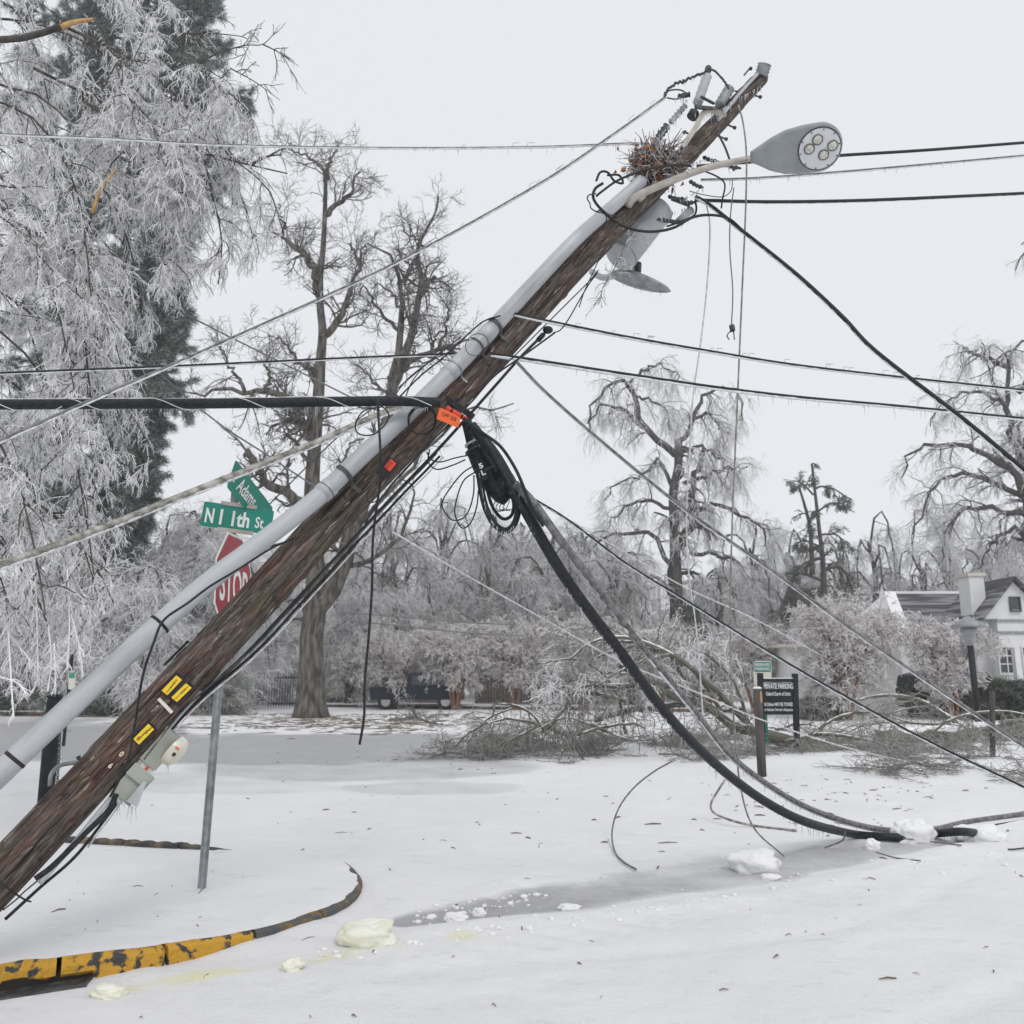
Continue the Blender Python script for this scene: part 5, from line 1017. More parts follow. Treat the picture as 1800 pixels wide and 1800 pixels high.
ring(30, .02, 1.04, INK); ring(283, .018, 1.10, BLACK); ring(575, .09, 1.10, PVC); ring(792, .10, 1.08, PVC); ring(855, .11, 1.08, PVC); ring(1062, .03, 1.08, PVC); ring(572, .010, 1.13, BLACK, 'joint'); ring(1058, .005, 1.12, BLACK, 'joint')
for px_ in (606, 797, 838, 870):     # metal straps over the conduit onto the pole
    j = int(np.argmin(abs(cpx - px_))); c = ca_[j, :3]; r = ca_[j, 3]; t = nrm(ca_[j + 1, :3] - ca_[j - 1, :3]); vw = nrm(CAM - c); cc_ = nrm(vw - t * np.dot(vw, t)); n = nrm(np.cross(t, cc_)); n = n if n[0] > 0 else -n
    path = [c + (n * math.cos(a) + cc_ * math.sin(a)) * (r + .006) for a in np.linspace(R(165), R(-5), 14)]; path += [c + n * (r + .030) - cc_ * (r * .5), c + n * (r + .075) - cc_ * (r * .3)]
    if px_ in (606, 870): path += [c + n * (r + .10) - cc_ * r * .1]
    mb = MB(); path = np.array(path); w_ = t * (.014 if px_ in (606, 870) else .006); nrm_off = [nrm(q - c) * .0035 for q in path]
    V = []; 
    for q, o_ in zip(path, nrm_off): V += [q - w_, q + w_, q + w_ + o_, q - w_ + o_]
    F = [(4 * a + b, 4 * a + (b + 1) % 4, 4 * a + 4 + (b + 1) % 4, 4 * a + 4 + b) for a in range(len(path) - 1) for b in range(4)]; mb.add(V, F); mb.build('strap', STEEL_DK if px_ != 797 else STEEL, pole, False)
mb = MB(); fr0, t, n, c, s = frame(800, 640); 
# round wire loop lying on conduit
def loop_pts(cx, cy, rx, ry, rot, off, n=40, a0=0, a1=360):
    out = []
    for a in np.linspace(R(a0), R(a1), n):
        x, y = rx * math.cos(a), ry * math.sin(a); cr, sr = math.cos(R(rot)), math.sin(R(rot)); X = cx + x * cr - y * sr; Yy = cy + x * sr + y * cr; out.append(pp(X, Yy, off))
    return np.array(out)
mb = MB(); mb.tube(loop_pts(838, 606, 21, 18, -40, .30), .0032, 5); mb.build('wire_loop', STEEL_DK, pole, True)

# number tags
def tagplate(A, B, C, off, m, name, parent, backing=None, th=.004):
    f = backing if backing is not None else frame((A[0] + B[0] + C[0]) / 3, (A[1] + B[1] + C[1]) / 3); base = f[0]; nn = f[3]
    def onp(q):
        r_ = ray(*q); k = np.dot(base + nn * off - CAM, nn) / np.dot(r_, nn); return CAM + r_ * k
    return panel(name, onp(A), onp(B), onp(C), th, m, parent, .002), onp, f
def digits(chars, a, b, size, onp, f, parent, m=INK, bold=.02, wid=None):
    """characters stacked along the pole from pixel a (top) to b (bottom), upright when the pole stood upright"""
    t, n = f[1], f[2]
    for k, ch in enumerate(chars):
        q = np.array(a) + (np.array(b) - np.array(a)) * (k / max(1, len(chars) - 1)); text('numeral', ch, onp(q), n, t, wid and wid * f[4], size * f[4], m, parent, bold, .003)
bk, onp, f = tagplate((311, 1181), (342, 1206), (281, 1216), .006, BLACK, 'tag_backing', pole)
y1, onp1, f1 = tagplate((310, 1187), (320, 1195), (284, 1214), .009, YELLOW, 'number_tag', pole, f); digits('786411', (309, 1197), (294, 1216), 4.2, onp1, f1, y1, bold=.02)
y2, onp2, f2 = tagplate((327, 1201), (337, 1209), (301, 1226), .009, YELLOW, 'number_tag', pole, f); digits('188711', (329, 1208), (309, 1228), 4.2, onp2, f2, y2, bold=.02)
bk, onp, f = tagplate((259, 1265), (278, 1282), (229, 1299), .004, BLACK, 'tag_backing', pole)
y3, onp3, f3 = tagplate((261, 1272), (271, 1282), (234, 1299), .009, YELLOW, 'number_tag', pole, f); digits('1510', (264, 1281), (244, 1298), 7, onp3, f3, y3, bold=.02)
st_, _, _ = tagplate((276, 1230), (281, 1226), (300, 1255), .006, METER_WHITE, 'metal_strip', pole)
ft_ = frame(205, 1335); nt_ = thing('x', None, None, (0, 0, 0)); bpy.data.objects.remove(nt_)
for ch, q in (('0', .078), ('6', 0.)):
    f = frame(195, 1345); text('numeral', ch, f[0] + f[1] * q + f[3] * (.012 + q * .15), f[2], f[1], .018, .030, NUMERAL, pole, .03, .004)
# red marker with black plate
bk, onp, f = tagplate((683, 801), (702, 814), (661, 829), .004, BLACK, 'marker_backing', pole); rd, onpr, fr = tagplate((687, 806), (697, 815), (675, 820), .010, REDTAG, 'red_marker', pole, f)
for k in range(4): q = onpr((686 - k * 2.5, 812 + k * 2.8)); mb = MB(); mb.box(q + fr[3] * .002, fr[2] * .018, fr[1] * .0015, fr[3] * .001); mb.build('marker_line', INK, rd)
# black plastic guard strips standing proud of the pole's upper side
mb = MB(); a_ = on_pole([(252, 1228), (280, 1196)], .0); a_ = [a_[0], a_[1]]; mb.quadbar(*on_pole([(255, 1222), (283, 1190)], .03), .02, .012); mb.quadbar(*on_pole([(288, 1170), (330, 1128)], .03), .016, .012); mb.build('guard_strip', BLACK, pole)

# service conduit and cables under the pole's lower side
UL = [(1, 1606), (60, 1552), (140, 1478), (250, 1330), (330, 1232), (437, 1140), (515, 1058), (600, 965), (680, 880), (765, 792)]
def under(dx, dy, offs=.02, i0=0, i1=None): return np.array([pp(a + dx, b + dy, offs) for a, b in UL[i0:i1]])
mb = MB(); mb.tube(cat(np.array([pp(a, b, .05) for a, b in [(70, 1553), (150, 1458), (240, 1346), (330, 1240), (352, 1214)]]), 60), .014, 10); mb.build('service_conduit', GREY_PAINT, pole, True)
mb = MB(); mb.tube(cat(np.array([pp(a, b, .04) for a, b in [(352, 1222), (430, 1152), (510, 1066), (600, 970), (680, 884), (770, 790), (860, 690), (915, 628), (960, 583)]]), 90), .011, 8); mb.build('service_riser', BLACK, pole, True)
wh = pp(963, 580, .04); mb = MB(); mb.ball(wh, (.04, .035, .03), 14, 10); mb.tube([pp(955, 588, .04), pp(946, 598, .04)], .02, 12); mb.build('weatherhead', BLACK, pole, True)
for k, (w, dx, dy, m_, i0, i1) in enumerate([(.009, 8, 10, BLACK, 0, 10), (.005, 14, 12, WIRE_PALE, 2, 10), (.005, 3, 5, STEEL_DK, 3, 10)]):
    c = cat(under(dx, dy, .03 + .02 * k, i0, i1), 120); c[5:-5] += np.column_stack([np.sin(np.arange(110) * .35 + k)] * 3) * .004; mb = MB(); mb.tube(c, w, 6); mb.build('riser_cable', m_, pole, True)
c = cat(np.array([pp(a, b, .16) for a, b in [(205, 1395), (190, 1425), (150, 1465), (95, 1520), (62, 1545)]]), 60); mb = MB(); mb.tube(c, .016, 8); mb.build('riser_cable', BLACK, pole, True)
c = cat(np.array([pp(a, b, .18) for a, b in [(66, 1548), (40, 1570), (30, 1580), (5, 1600)]]), 30); mb = MB(); mb.tube(c, .004, 6); mb.build('riser_cable', BLACK, pole, True)
mb = MB(); 
for q in [(18, 1556)]:
    f = frame(*q); a = np.linspace(-1.4, 1.4, 16); mb.tube([f[0] - f[3] * .12 + (f[2] * math.sin(x) + f[3] * math.cos(x)) * .137 for x in a], .005, 6)
mb.build('tie_wire', BLACK, pole, True)

# meter box, fuse box and round glass meter on the lower side
def pbox(name, cx, cy, la, ln, depth, m, off=.0, parent=pole, bevel=None):
    f = frame(cx, cy, off); s = f[4]; mb = MB(); mb.box(f[0], f[1] * la * s / 2, f[2] * ln * s / 2, f[3] * depth / 2); return mb.build(name, m, parent), f
b1_, f = pbox('meter_box', 283, 1317, 62, 34, .11, BOX_GREEN, -.02)
mb = MB(); f = frame(307, 1291, -.02); mb.box(f[0], f[1] * .010, f[2] * .078, f[3] * .062); mb.build('box_lid', STEEL, b1_)
f = frame(304, 1318, -.02); s = f[4]; dv_ = nrm(f[2] * .8 + f[3] * .25); e1 = f[1]; e2 = np.cross(dv_, e1); mb = MB()
for k, (h0, rr) in enumerate([(-.01, .088)]):
    pr = [(0, .088), (.03, .088), (.045, .082), (.06, .06), (.07, .03), (.073, .003)]; V = []; aa = np.linspace(0, 2 * np.pi, 28, endpoint=False)
    for h_, r_ in pr: V.append(f[0] + dv_ * (h_ - .005) + (np.cos(aa) * r_)[:, None] * e1 + (np.sin(aa) * r_ * .8)[:, None] * e2)
    F = [(i * 28 + j, i * 28 + (j + 1) % 28, (i + 1) * 28 + (j + 1) % 28, (i + 1) * 28 + j) for i in range(5) for j in range(28)]; mb.add(np.vstack(V), F)
mt = mb.build('glass_meter', METER_WHITE, b1_, True)
f = frame(306, 1322, -.02)
for nm, q, sz_, m_ in (('meter_window', (305, 1326), (.010, .009), INK), ('meter_mark', (311, 1315), (.004, .014), REDTAG)):
    ff = frame(q[0], q[1], .055); mb = MB(); mb.box(ff[0], ff[1] * sz_[0], ff[2] * sz_[1], ff[3] * .003); mb.build(nm, m_, b1_)
ff = frame(290, 1334, .02); mb = MB(); mb.tube([ff[0] - ff[1] * .012, ff[0] + ff[1] * .012], .014, 12); mb.build('meter_plug', INK, b1_)
b2_, f = pbox('fuse_box', 233, 1379, 56, 40, .10, BOX_GREEN, -.01)
mb = MB(); f = frame(246, 1362, -.01); mb.box(f[0] + f[3] * .002, f[1] * .036, f[2] * .066, f[3] * .054); mb.build('box_lid', BOX_GREEN, b2_)
f = frame(240, 1396, -.02); mb = MB(); A_ = frame(222, 1408, .0)[0]; B_ = frame(241, 1419, .0)[0]; C_ = frame(257, 1375, .0)[0]; mb.prism([A_, B_, C_, frame(252, 1372, 0)[0]], f[3] * .05); mb.build('open_door', GREY_PAINT, b2_)
wp_, f = pbox('white_cover', 256, 1350, 26, 26, .07, WHITE, -.02); ff = frame(257, 1351, .02); mb = MB(); mb.box(ff[0], ff[1] * .013, ff[2] * .007, ff[3] * .003); mb.build('red_label', REDTAG, wp_)
pts_, rr_ = ice_path([frame(205, 1402, .03)[0], frame(222, 1412, .03)[0], frame(240, 1420, .03)[0]], 110, .02, .09, .003); tubes_obj('icicles', [(pts_, rr_)], ICE, b2_, 4)
pts_, rr_ = ice_path([frame(282, 1338, .03)[0], frame(300, 1336, .03)[0]], 70, .02, .09, .003); tubes_obj('icicles', [(pts_, rr_)], ICE, b1_, 4)
# curved steel guard on the upper left side
mb = MB(); c = cat([pp(88, 1382, .0), pp(90, 1362, .0), pp(103, 1347, .0), pp(120, 1342, .0), pp(140, 1340, .0)], 24); mb.tube(c, .012, 10); mb.build('hook_pipe', STEEL, pole, True)
mb = MB(); f = frame(140, 1340, 0.); mb.tube([f[0] + f[1] * .02 - f[2] * .03, f[0] + f[1] * .0], .012, 8); mb.build('bolt', STEEL_DK, pole)

# transformer tank beside the upper pole
f = frame(1120, 408, 0.); t = nrm(pp(1172, 352, -.25) - pp(1078, 470, -.25)); c0 = pp(1122, 412, -.25); s = (PY(1120) + .25) / FPX; Lh = 68 * s; r = 31 * s
mb = MB(); mb.tube([c0 - t * (Lh + .02), c0 - t * (Lh + .005), c0 - t * Lh, c0 + t * Lh, c0 + t * (Lh + .01)], [r * .55, r * .95, r, r, r * .97], 32); tank = mb.build('transformer', GREY_PAINT, pole, True)
mb = MB(); mb.tube([c0 + t * Lh, c0 + t * (Lh + .025), c0 + t * (Lh + .05)], [r * 1.05, r * 1.05, r * .5], 32); mb.build('tank_lid', GREY_PAINT, tank, True)
mb = MB(); mb.tube([c0 - t * (Lh * .96), c0 - t * (Lh * .92)], r * 1.04, 32); mb.build('tank_band', STEEL, tank, True)
vw = nrm(CAM - c0); cc_ = nrm(vw - t * np.dot(vw, t)); nn_ = nrm(np.cross(t, cc_)); nn_ = nn_ if nn_[0] > 0 else -nn_
for k in range(3):
    mb = MB(); q = c0 + t * (Lh + .03) + nn_ * (k - 1) * r * .55; d = nrm(t + nn_ * (k - 1) * .4)
    for h in range(5): mb.tube([q + d * (.02 * h), q + d * (.02 * h + .01)], [.026, .016], 12)
    mb.build('bushing', STEEL_DK, tank, True)
mb = MB(); q = pp(1203, 380, -.1); d = nrm(pp(1215, 368, -.1) - pp(1190, 392, -.1)); mb.tube([q - d * .085, q + d * .085], .034, 16); ar = mb.build('lightning_arrester', GREY_PAINT, pole, True); mb = MB(); mb.tube([q + d * .085, q + d * .10], .038, 16); mb.build('arrester_cap', STEEL, ar, True)
mb = MB(); mb.quadbar(pp(1150, 385, -.1), pp(1200, 392, -.1), .02, .03); mb.quadbar(pp(1180, 350, -.1), pp(1212, 362, -.1), .015, .02); mb.build('arrester_bracket', STEEL_DK, pole)
# top hardware
def insulator(a, b, ya, yb, r, m, sheds, parent=pole, name='insulator', rs=1.45):
    A_, B_ = P(*a, ya), P(*b, yb); mb = MB(); pts = []; rr = []; N = sheds * 2 + 2
    for k in range(N): q = k / (N - 1); pts.append(A_ + (B_ - A_) * q); rr.append(r * (rs if k % 2 else 1.0))
    mb.tube(pts, rr, 18); return mb.build(name, m, parent, True)
ytop = PY(1300)
mb = MB(); c = cat(np.array([pp(1262, 212, .10), pp(1300, 165, .10), pp(1330, 132, .08), pp(1338, 124, .05)]), 20); mb.tube(c, .015, 14); mb.build('pole_top_pin', GREY_PAINT, pole, True)
insulator((1338, 134), (1344, 114), PY(1338) - .06, PY(1338) - .10, .052, STEEL, 3, name='top_insulator', rs=1.25)
i1 = insulator((1226, 182), (1243, 134), ytop - .2, ytop - .2, .040, GREY_PAINT, 4, name='fuse_cutout', rs=1.12); mb = MB(); mb.ball(P(1245, 122, ytop - .2), (.032, .032, .04), 12, 8); mb.tube([P(1240, 140, ytop - .2), P(1246, 118, ytop - .2)], .022, 10); mb.build('cutout_cap', STEEL_DK, i1, True)
i2 = insulator((1264, 186), (1282, 156), ytop - .12, ytop - .12, .042, STEEL, 4, name='fuse_cutout', rs=1.2)
insulator((1152, 250), (1172, 222), ytop - .3, ytop - .3, .022, STEEL_DK, 4, name='strain_insulator', rs=1.7); insulator((1178, 216), (1204, 186), ytop - .3, ytop - .3, .016, STEEL, 5, name='strain_insulator', rs=1.8)
insulator((1222, 196), (1216, 206), ytop - .2, ytop - .2, .034, STEEL_DK, 2, name='insulator'); insulator((1192, 170), (1212, 166), ytop - .2, ytop - .2, .018, STEEL_DK, 3, name='insulator')
mb = MB(); q = [pp(1200, 258, .13), pp(1222, 225, .13), pp(1240, 195, .16), pp(1262, 198, .14), pp(1275, 205, .1)]; c = cat(q, 20)
for k in range(19): mb.quadbar(c[k], c[k + 1], .045, .012, up=nrm(CAM - c[k]))
mb.build('bracket_arm', ARM_BEIGE, pole); mb = MB(); mb.quadbar(pp(1222, 188, .2), pp(1262, 192, .15), .02, .03); mb.quadbar(pp(1232, 170, .2), pp(1255, 182, .15), .018, .018); mb.build('cross_bracket', STEEL_DK, pole)
for a, b in (((1262, 212), (1290, 224)), ((1245, 232), (1275, 244)), ((1292, 160), (1335, 170)), ((1308, 132), (1318, 120)), ((1230, 248), (1205, 232))):
    mb = MB(); mb.tube([pp(*a, 0), pp(*b, 0)], .008, 8); mb.tube([pp(*b, 0), pp(b[0] + (1 if b[0] > a[0] else -1) * 3, b[1] + 1, 0)], .016, 8); mb.build('bolt', STEEL_DK, pole)
for a, b in (((1236, 276), (1262, 284)), ((1215, 300), (1245, 292)), ((1175, 345), (1205, 350)), ((1212, 318), (1236, 330)), ((1262, 285), (1302, 296)), ((1190, 352), (1222, 356))):
    mb = MB(); A_, B_ = pp(*a, -.05), pp(*b, -.05); mb.tube(cat([A_, (A_ + B_) / 2 + [0, 0, -.01], B_], 10), [.012, .02, .012, .022, .012, .02, .012, .022, .012, .01], 8); mb.build('clamp', STEEL_DK, pole, True)
# icicles all over the top metalwork
G_ = []
for path in ([(1200, 258), (1222, 225), (1240, 195), (1262, 198)], [(1222, 200), (1262, 196), (1300, 165)], [(1300, 172), (1338, 150)], [(1210, 290), (1245, 280), (1290, 292)], [(1150, 250), (1180, 215), (1206, 186)], [(1186, 170), (1225, 180)], [(1195, 352), (1235, 330)], [(1160, 380), (1215, 362)]):
    G_.append(ice_path([pp(a, b, .12) for a, b in path], 60, .02, .10, .0035))
tubes_obj('icicles', G_, ICE, pole, 4)
# small metal cap band where cables meet the pole
mb = MB(); A_, B_ = frame(772, 708, .12)[0], frame(822, 742, .12)[0]; mb.quadbar(A_, B_, .03, .04); mb.build('cable_bracket', BLACK, pole)
for q in ((728, 740), (735, 745)):
    pass

# coil of black cable hung on the pole
coil = thing('cable_coil', 'small coil of black cable hanging on the pole below the thick bundle', 'cable coil', pp(741, 738, .3))
for k, (rx, ry, dy) in enumerate([(24, 25, 0), (25, 24, 2), (23, 26, 1)]):
    mb = MB(); mb.tube(loop_pts(741 + k, 738 + dy, rx, ry, 15 * k, .30 + .01 * k), .0042, 6, cap=False); mb.build('coil_turn', BLACK, coil, True)
# orange tag and red sleeve
ot = thing('cable_tag', 'orange cable tag lettered in black below the red sleeve', 'tag', pp(788, 735, .36))
A_, B_, C_ = pp(773, 716, .36), pp(811, 732, .36), pp(767, 736, .37); o = panel('plate', A_, B_, C_, .003, ORANGE, ot, .006); u = nrm(B_ - A_); v = nrm(A_ - C_); s = PY(788) / FPX
nn = nrm(np.cross(u, v)); cm = pp(789, 733, .36) ; panel('label_strip', cm - u * 15.2 * s + v * 5.4 * s + nn * .003, cm + u * 15.2 * s + v * 5.4 * s + nn * .003, cm - u * 15.2 * s - v * 5.4 * s + nn * .003, .002, LETTER, ot, .003)
text('lettering', 'OPP 508', cm + nn * .0032, u, v, 27.5 * s, 8.2 * s, INK, ot, .012, .001)
sv = thing('cable_sleeve', 'red plastic sleeve around the cables above the orange tag', 'sleeve', pp(802, 724, .36)); mb = MB(); mb.tube([pp(785, 717, .35), pp(819, 737, .35)], .018, 14); mb.build('tube', REDTAG, sv, True); mb = MB()
for q in ((793, 722), (811, 732)): mb.tube([pp(q[0] - 1.5, q[1] - 1, .35), pp(q[0] + 1.5, q[1] + 1, .35)], .0195, 14)
mb.build('tie', BLACK, sv, True)

# ---- splice closure with cable loops
sp = thing('splice_closure', 'black cylindrical cable splice closure hanging from the strand', 'splice closure', pp(868, 835, .2)); yq = 5.75
A_ = lambda x, y, d=0: P(x, y, yq + d)
c = [A_(822, 745), A_(826, 762), A_(833, 785), A_(838, 792), A_(850, 820), A_(868, 850), A_(884, 872), A_(892, 880)]
mb = MB(); mb.tube(c, np.array([11, 11, 13, 20, 21, 21.5, 18, 12]) * yq / FPX * .95, 24); mb.build('housing', BLACK, sp, True)
mb = MB(); mb.tube([A_(820, 738), A_(826, 758)], .034, 16); mb.tube([A_(828, 764), A_(834, 780)], .046, 18); mb.build('neck', BLACK, sp, True)
mb = MB(); mb.tube([A_(878, 830, -.02), A_(886, 850, -.02), A_(886, 868, -.02)], [.055, .075, .05], 18); mb.build('end_dome', BLACK, sp, True)
for k, (x, y) in enumerate(((829, 778), (837, 788), (856, 828))):
    mb = MB(); q0_, q1_ = A_(x, y), A_(x + 1.5, y + 3); mb.tube([q0_, q1_], [.056, .086, .088][k], 24); mb.build('clamp_band', STEEL_DK if k else WIRE_PALE, sp, True)
u = nrm(A_(852, 826) - A_(843, 808)); 
p_, pu, pv_ = A_(836, 813, -.10), nrm(A_(849, 808) - A_(836, 813)), nrm(A_(836, 813) - A_(845, 837)); lp_ = panel('label_plate', p_, p_ + pu * .045, p_ - pv_ * .14, .003, BLACK, sp, .004)
text('lettering', '5', p_ + pu * .026 - pv_ * .035, pu, pv_, .028, .036, LETTER, sp, .03, .002); text('lettering', 'L', p_ + pu * .026 - pv_ * .085, pu, pv_, .028, .036, LETTER, sp, .03, .002)
def sheen(path, n=60): return cat([P(*q) for q in path], n)
lpc = thing('looped_cable', 'thick black cable bent into a snowshoe loop under the closure', 'cable', A_(880, 900))
mb = MB(); mb.tube(sheen([(838, 792, 5.7), (842, 830, 5.68), (846, 860, 5.66), (854, 893, 5.65), (868, 920, 5.65), (888, 933, 5.66), (904, 921, 5.66), (911, 893, 5.66), (908, 862, 5.67), (898, 838, 5.68), (884, 822, 5.7)], 90), .022, 12); mb.build('outer_loop', BLACK, lpc, True)
mb = MB(); mb.tube(sheen([(848, 800, 5.72), (852, 835, 5.72), (858, 868, 5.72), (868, 895, 5.72), (884, 912, 5.72), (899, 906, 5.72), (903, 886, 5.72), (897, 865, 5.72)], 70), .012, 10); mb.build('inner_loop', BLACK, lpc, True)
mb = MB()
for k in range(5): mb.tube(sheen([(872 + k * 6, 880, 5.74), (866 + k * 6, 892 + k, 5.73), (878 + k * 5, 899 - k, 5.74), (888 + k * 3, 893 + k * 2, 5.75)], 20), .003, 5)
mb.build('thin_wires', BLACK, lpc, True)
g1 = ice_path([P(854, 893, 5.63), P(868, 920, 5.63), P(888, 935, 5.64), P(904, 923, 5.64)], 110, .01, .05, .0025); g2 = ice_path([P(842, 830, 5.6), P(854, 893, 5.6)], 60, .01, .04, .0025); tubes_obj('icicles', [g1, g2], ICE, lpc, 4)

# ---- nest
nest = thing('bird_nest', 'icy nest of twigs and brown leaves wedged on the pole below the insulators', 'nest', pp(1150, 285, .15))
cN = pp(1152, 285, .12); n = 800; d = rng.normal(size=(n, 3)); d /= np.linalg.norm(d, axis=1)[:, None]; rad = rng.random(n) ** .5; st = cN + d * rad[:, None] * [.23, .15, .17]; d2 = rng.normal(size=(n, 3)) + d * .25; d2 /= np.linalg.norm(d2, axis=1)[:, None]
l = .06 + .12 * rng.random(n); mid = st + d2 * (l / 2)[:, None]; e = mid + (d2 + rng.normal(size=(n, 3)) * .3) * (l / 2)[:, None]
tubes_obj('twigs', [(np.stack([st, mid, e], 1), np.tile([.004, .0035, .0025], (n, 1)))], mat('nest_twig', (.10, .07, .055), .6, (.75, .75, .76), attr='v', f0=.35, f1=1.0), nest, 4)
V = []; F = []; vv = []
for k in range(150):
    a = rng.normal(size=3); a[2] -= .5; a = nrm(a); q = cN + rng.normal(size=3) * [.10, .07, .08] + [-.05, 0, -.04]; b = nrm(np.cross(a, rng.normal(size=3))); w = .022; l_ = .05 + .04 * random.random(); c_ = np.cross(a, b) * .012; j = len(V)
    V += [q, q + a * l_ * .5 + b * w + c_, q + a * l_, q + a * l_ * .5 - b * w + c_, q + a * l_ * .5 - c_ * .4]; F += [(j, j + 1, j + 4), (j + 1, j + 2, j + 4), (j + 2, j + 3, j + 4), (j + 3, j, j + 4)]; vv += [random.random()] * 5
link_mesh('leaves', np.array(V), F, LEAF, nest, False, None, {'v': ('FLOAT', vv)})
mb = MB(); mb.ball(cN + [0, .02, -.02], (.13, .09, .10), 18, 12, .4, 5); mb.build('core', mat('nest_core', (.05, .035, .03), .9, (.14, .09, .07), 20, .8, 30), nest, True)
tubes_obj('icicles', [ice_path([pp(1105, 300, .16), pp(1150, 318, .16), pp(1190, 300, .16)], 90, .02, .10, .003), ice_path([pp(1110, 262, .16), pp(1150, 252, .16), pp(1190, 262, .16)], 50, .01, .05, .003)], ICE, nest, 4)
def hang(nm, label, roots, n, l):
    o = thing(nm, label, 'twigs', roots[0]); r_ = np.array(roots); p0 = np.array([cat([a, b], 6) for a, b in zip(r_[:-1], r_[1:])]); a1 = spawn(p0, np.full(p0.shape[:2], .004), n, l, 1.0, n=4, wander=.35, grav=.2, rs=.8, rmin=.003); a2 = spawn(*a1, 4, l * .4, .9, n=3, wander=.3, grav=.2, rs=.8, rmin=.0025)
    tubes_obj('twig', [(p0, np.full(p0.shape[:2], .0045)), a1, a2], RIME, o, 4, [np.full(len(p0), .2), np.full(len(a1[0]), .3), np.full(len(a2[0]), .7)]); return o
hang('icy_twigs', 'icy broken twigs caught on the transformer tank', [pp(1128, 395, .05), pp(1100, 428, .05), pp(1082, 468, .05), pp(1060, 505, .05), pp(1052, 535, .05)], 5, .18)

# ---- street lamps
lamp = thing('street_lamp', 'large grey street lamp with round plate of four lenses facing down', 'street lamp', pp(1110, 355, .2))
mb = MB(); mb.tube(cat([pp(1104, 362, .14), pp(1112, 350, .2), pp(1135, 337, .25), pp(1180, 318, .3), pp(1240, 296, .35), pp(1300, 282, .38), pp(1326, 277, .4)], 50), np.linspace(.032, .026, 50), 16); mb.build('arm', ARM_BEIGE, lamp, True)
mb = MB(); f = frame(1108, 358, .14); mb.box(f[0], f[1] * .035, f[2] * .05, f[3] * .012); mb.build('clamp_plate', METER_WHITE, lamp)
yl = 6.15; cL = P(1440, 260, yl); tip = P(1322, 277, yl + .12)
ux = nrm(cL - tip); vw = nrm(CAM - cL); nl_ = nrm(vw * .80 + np.array([0, -.1, -.45])); nl_ = nrm(nl_ - ux * np.dot(nl_, ux)); vx = np.cross(nl_, ux); s = yl / FPX
outl = []
R1 = 41 * s; Ln = np.linalg.norm(cL - tip)
for a in np.linspace(-90, 90, 22): outl.append((R1 * 1.02 * math.cos(R(a)), R1 * 1.10 * math.sin(R(a))))
up_ = [(-.25, 1.085), (-.5, .98), (-.72, .72), (-.9, .42), (-1.0, .26)]
lo_ = [(-x, -y) for x, y in up_][::-1]
for x, y in up_: outl.append((x * Ln, y * R1))
for x, y in up_[::-1]: outl.append((x * Ln, -y * R1 * (1 if x > -.9 else .9)))
V = []; nO = len(outl)
for k, (sc_, h) in enumerate([(.93, .018), (1., .010), (1.03, -.01), (1.0, -.05), (.86, -.095), (.55, -.125), (.1, -.135)]):
    for x, y in outl:
        cx_ = x if x > 0 else x; V.append(cL + ux * ((cx_ + .12 * Ln) * sc_ - .12 * Ln if k else cx_ * .96) + vx * y * sc_ + nl_ * (h if k < 3 else h * (1 - .35 * max(0, -x / Ln))))
F = [(k * nO + j, k * nO + (j + 1) % nO, (k + 1) * nO + (j + 1) % nO, (k + 1) * nO + j) for k in range(6) for j in range(nO)] + [tuple(range(nO))] + [tuple(6 * nO + j for j in range(nO))]
mb = MB(); mb.add(V, F); hd = mb.build('lamp_head', LAMP_GREY, lamp, False)
mb = MB(); mb.tube([cL + nl_ * .015, cL + nl_ * .030], R1 * .93, 48); rg_ = mb.build('lens_plate', LAMP_PLATE, hd, False)
mb = MB(); mb.tube([cL + nl_ * .010, cL + nl_ * .024], R1 * .985, 48); mb.build('bezel', STEEL_DK, hd, False)
mb = MB()
for k in range(10): a = R(k * 36 + 8); mb.ball(cL + (ux * math.cos(a) + vx * math.sin(a)) * R1 * .88 + nl_ * .031, .006, 8, 6)
mb.build('screws', STEEL_DK, hd, True)
for (dx, dy) in ((-6, -21), (21, -9), (-18, 1), (8, 13)):
    q = P(1440 + dx, 260 + dy, yl); q = q + nl_ * (np.dot(cL + nl_ * .032 - q, nl_)); mb = MB(); mb.tube([q, q + nl_ * .006], [.041, .041], 24); e_ = mb.build('lens_ring', STEEL_DK, hd, True)
    mb = MB(); mb.tube([q + nl_ * .006, q + nl_ * .012, q + nl_ * .017], [.036, .028, .010], 24); mb.tube([q + nl_ * .017, q + nl_ * .022], .008, 10); mb.build('lens', LENS, hd, True)
tubes_obj('icicles', [ice_path([P(1330, 300, yl), P(1380, 303, yl), P(1430, 302, yl), P(1465, 290, yl)], 50, .005, .02, .002)], ICE, lamp, 4)

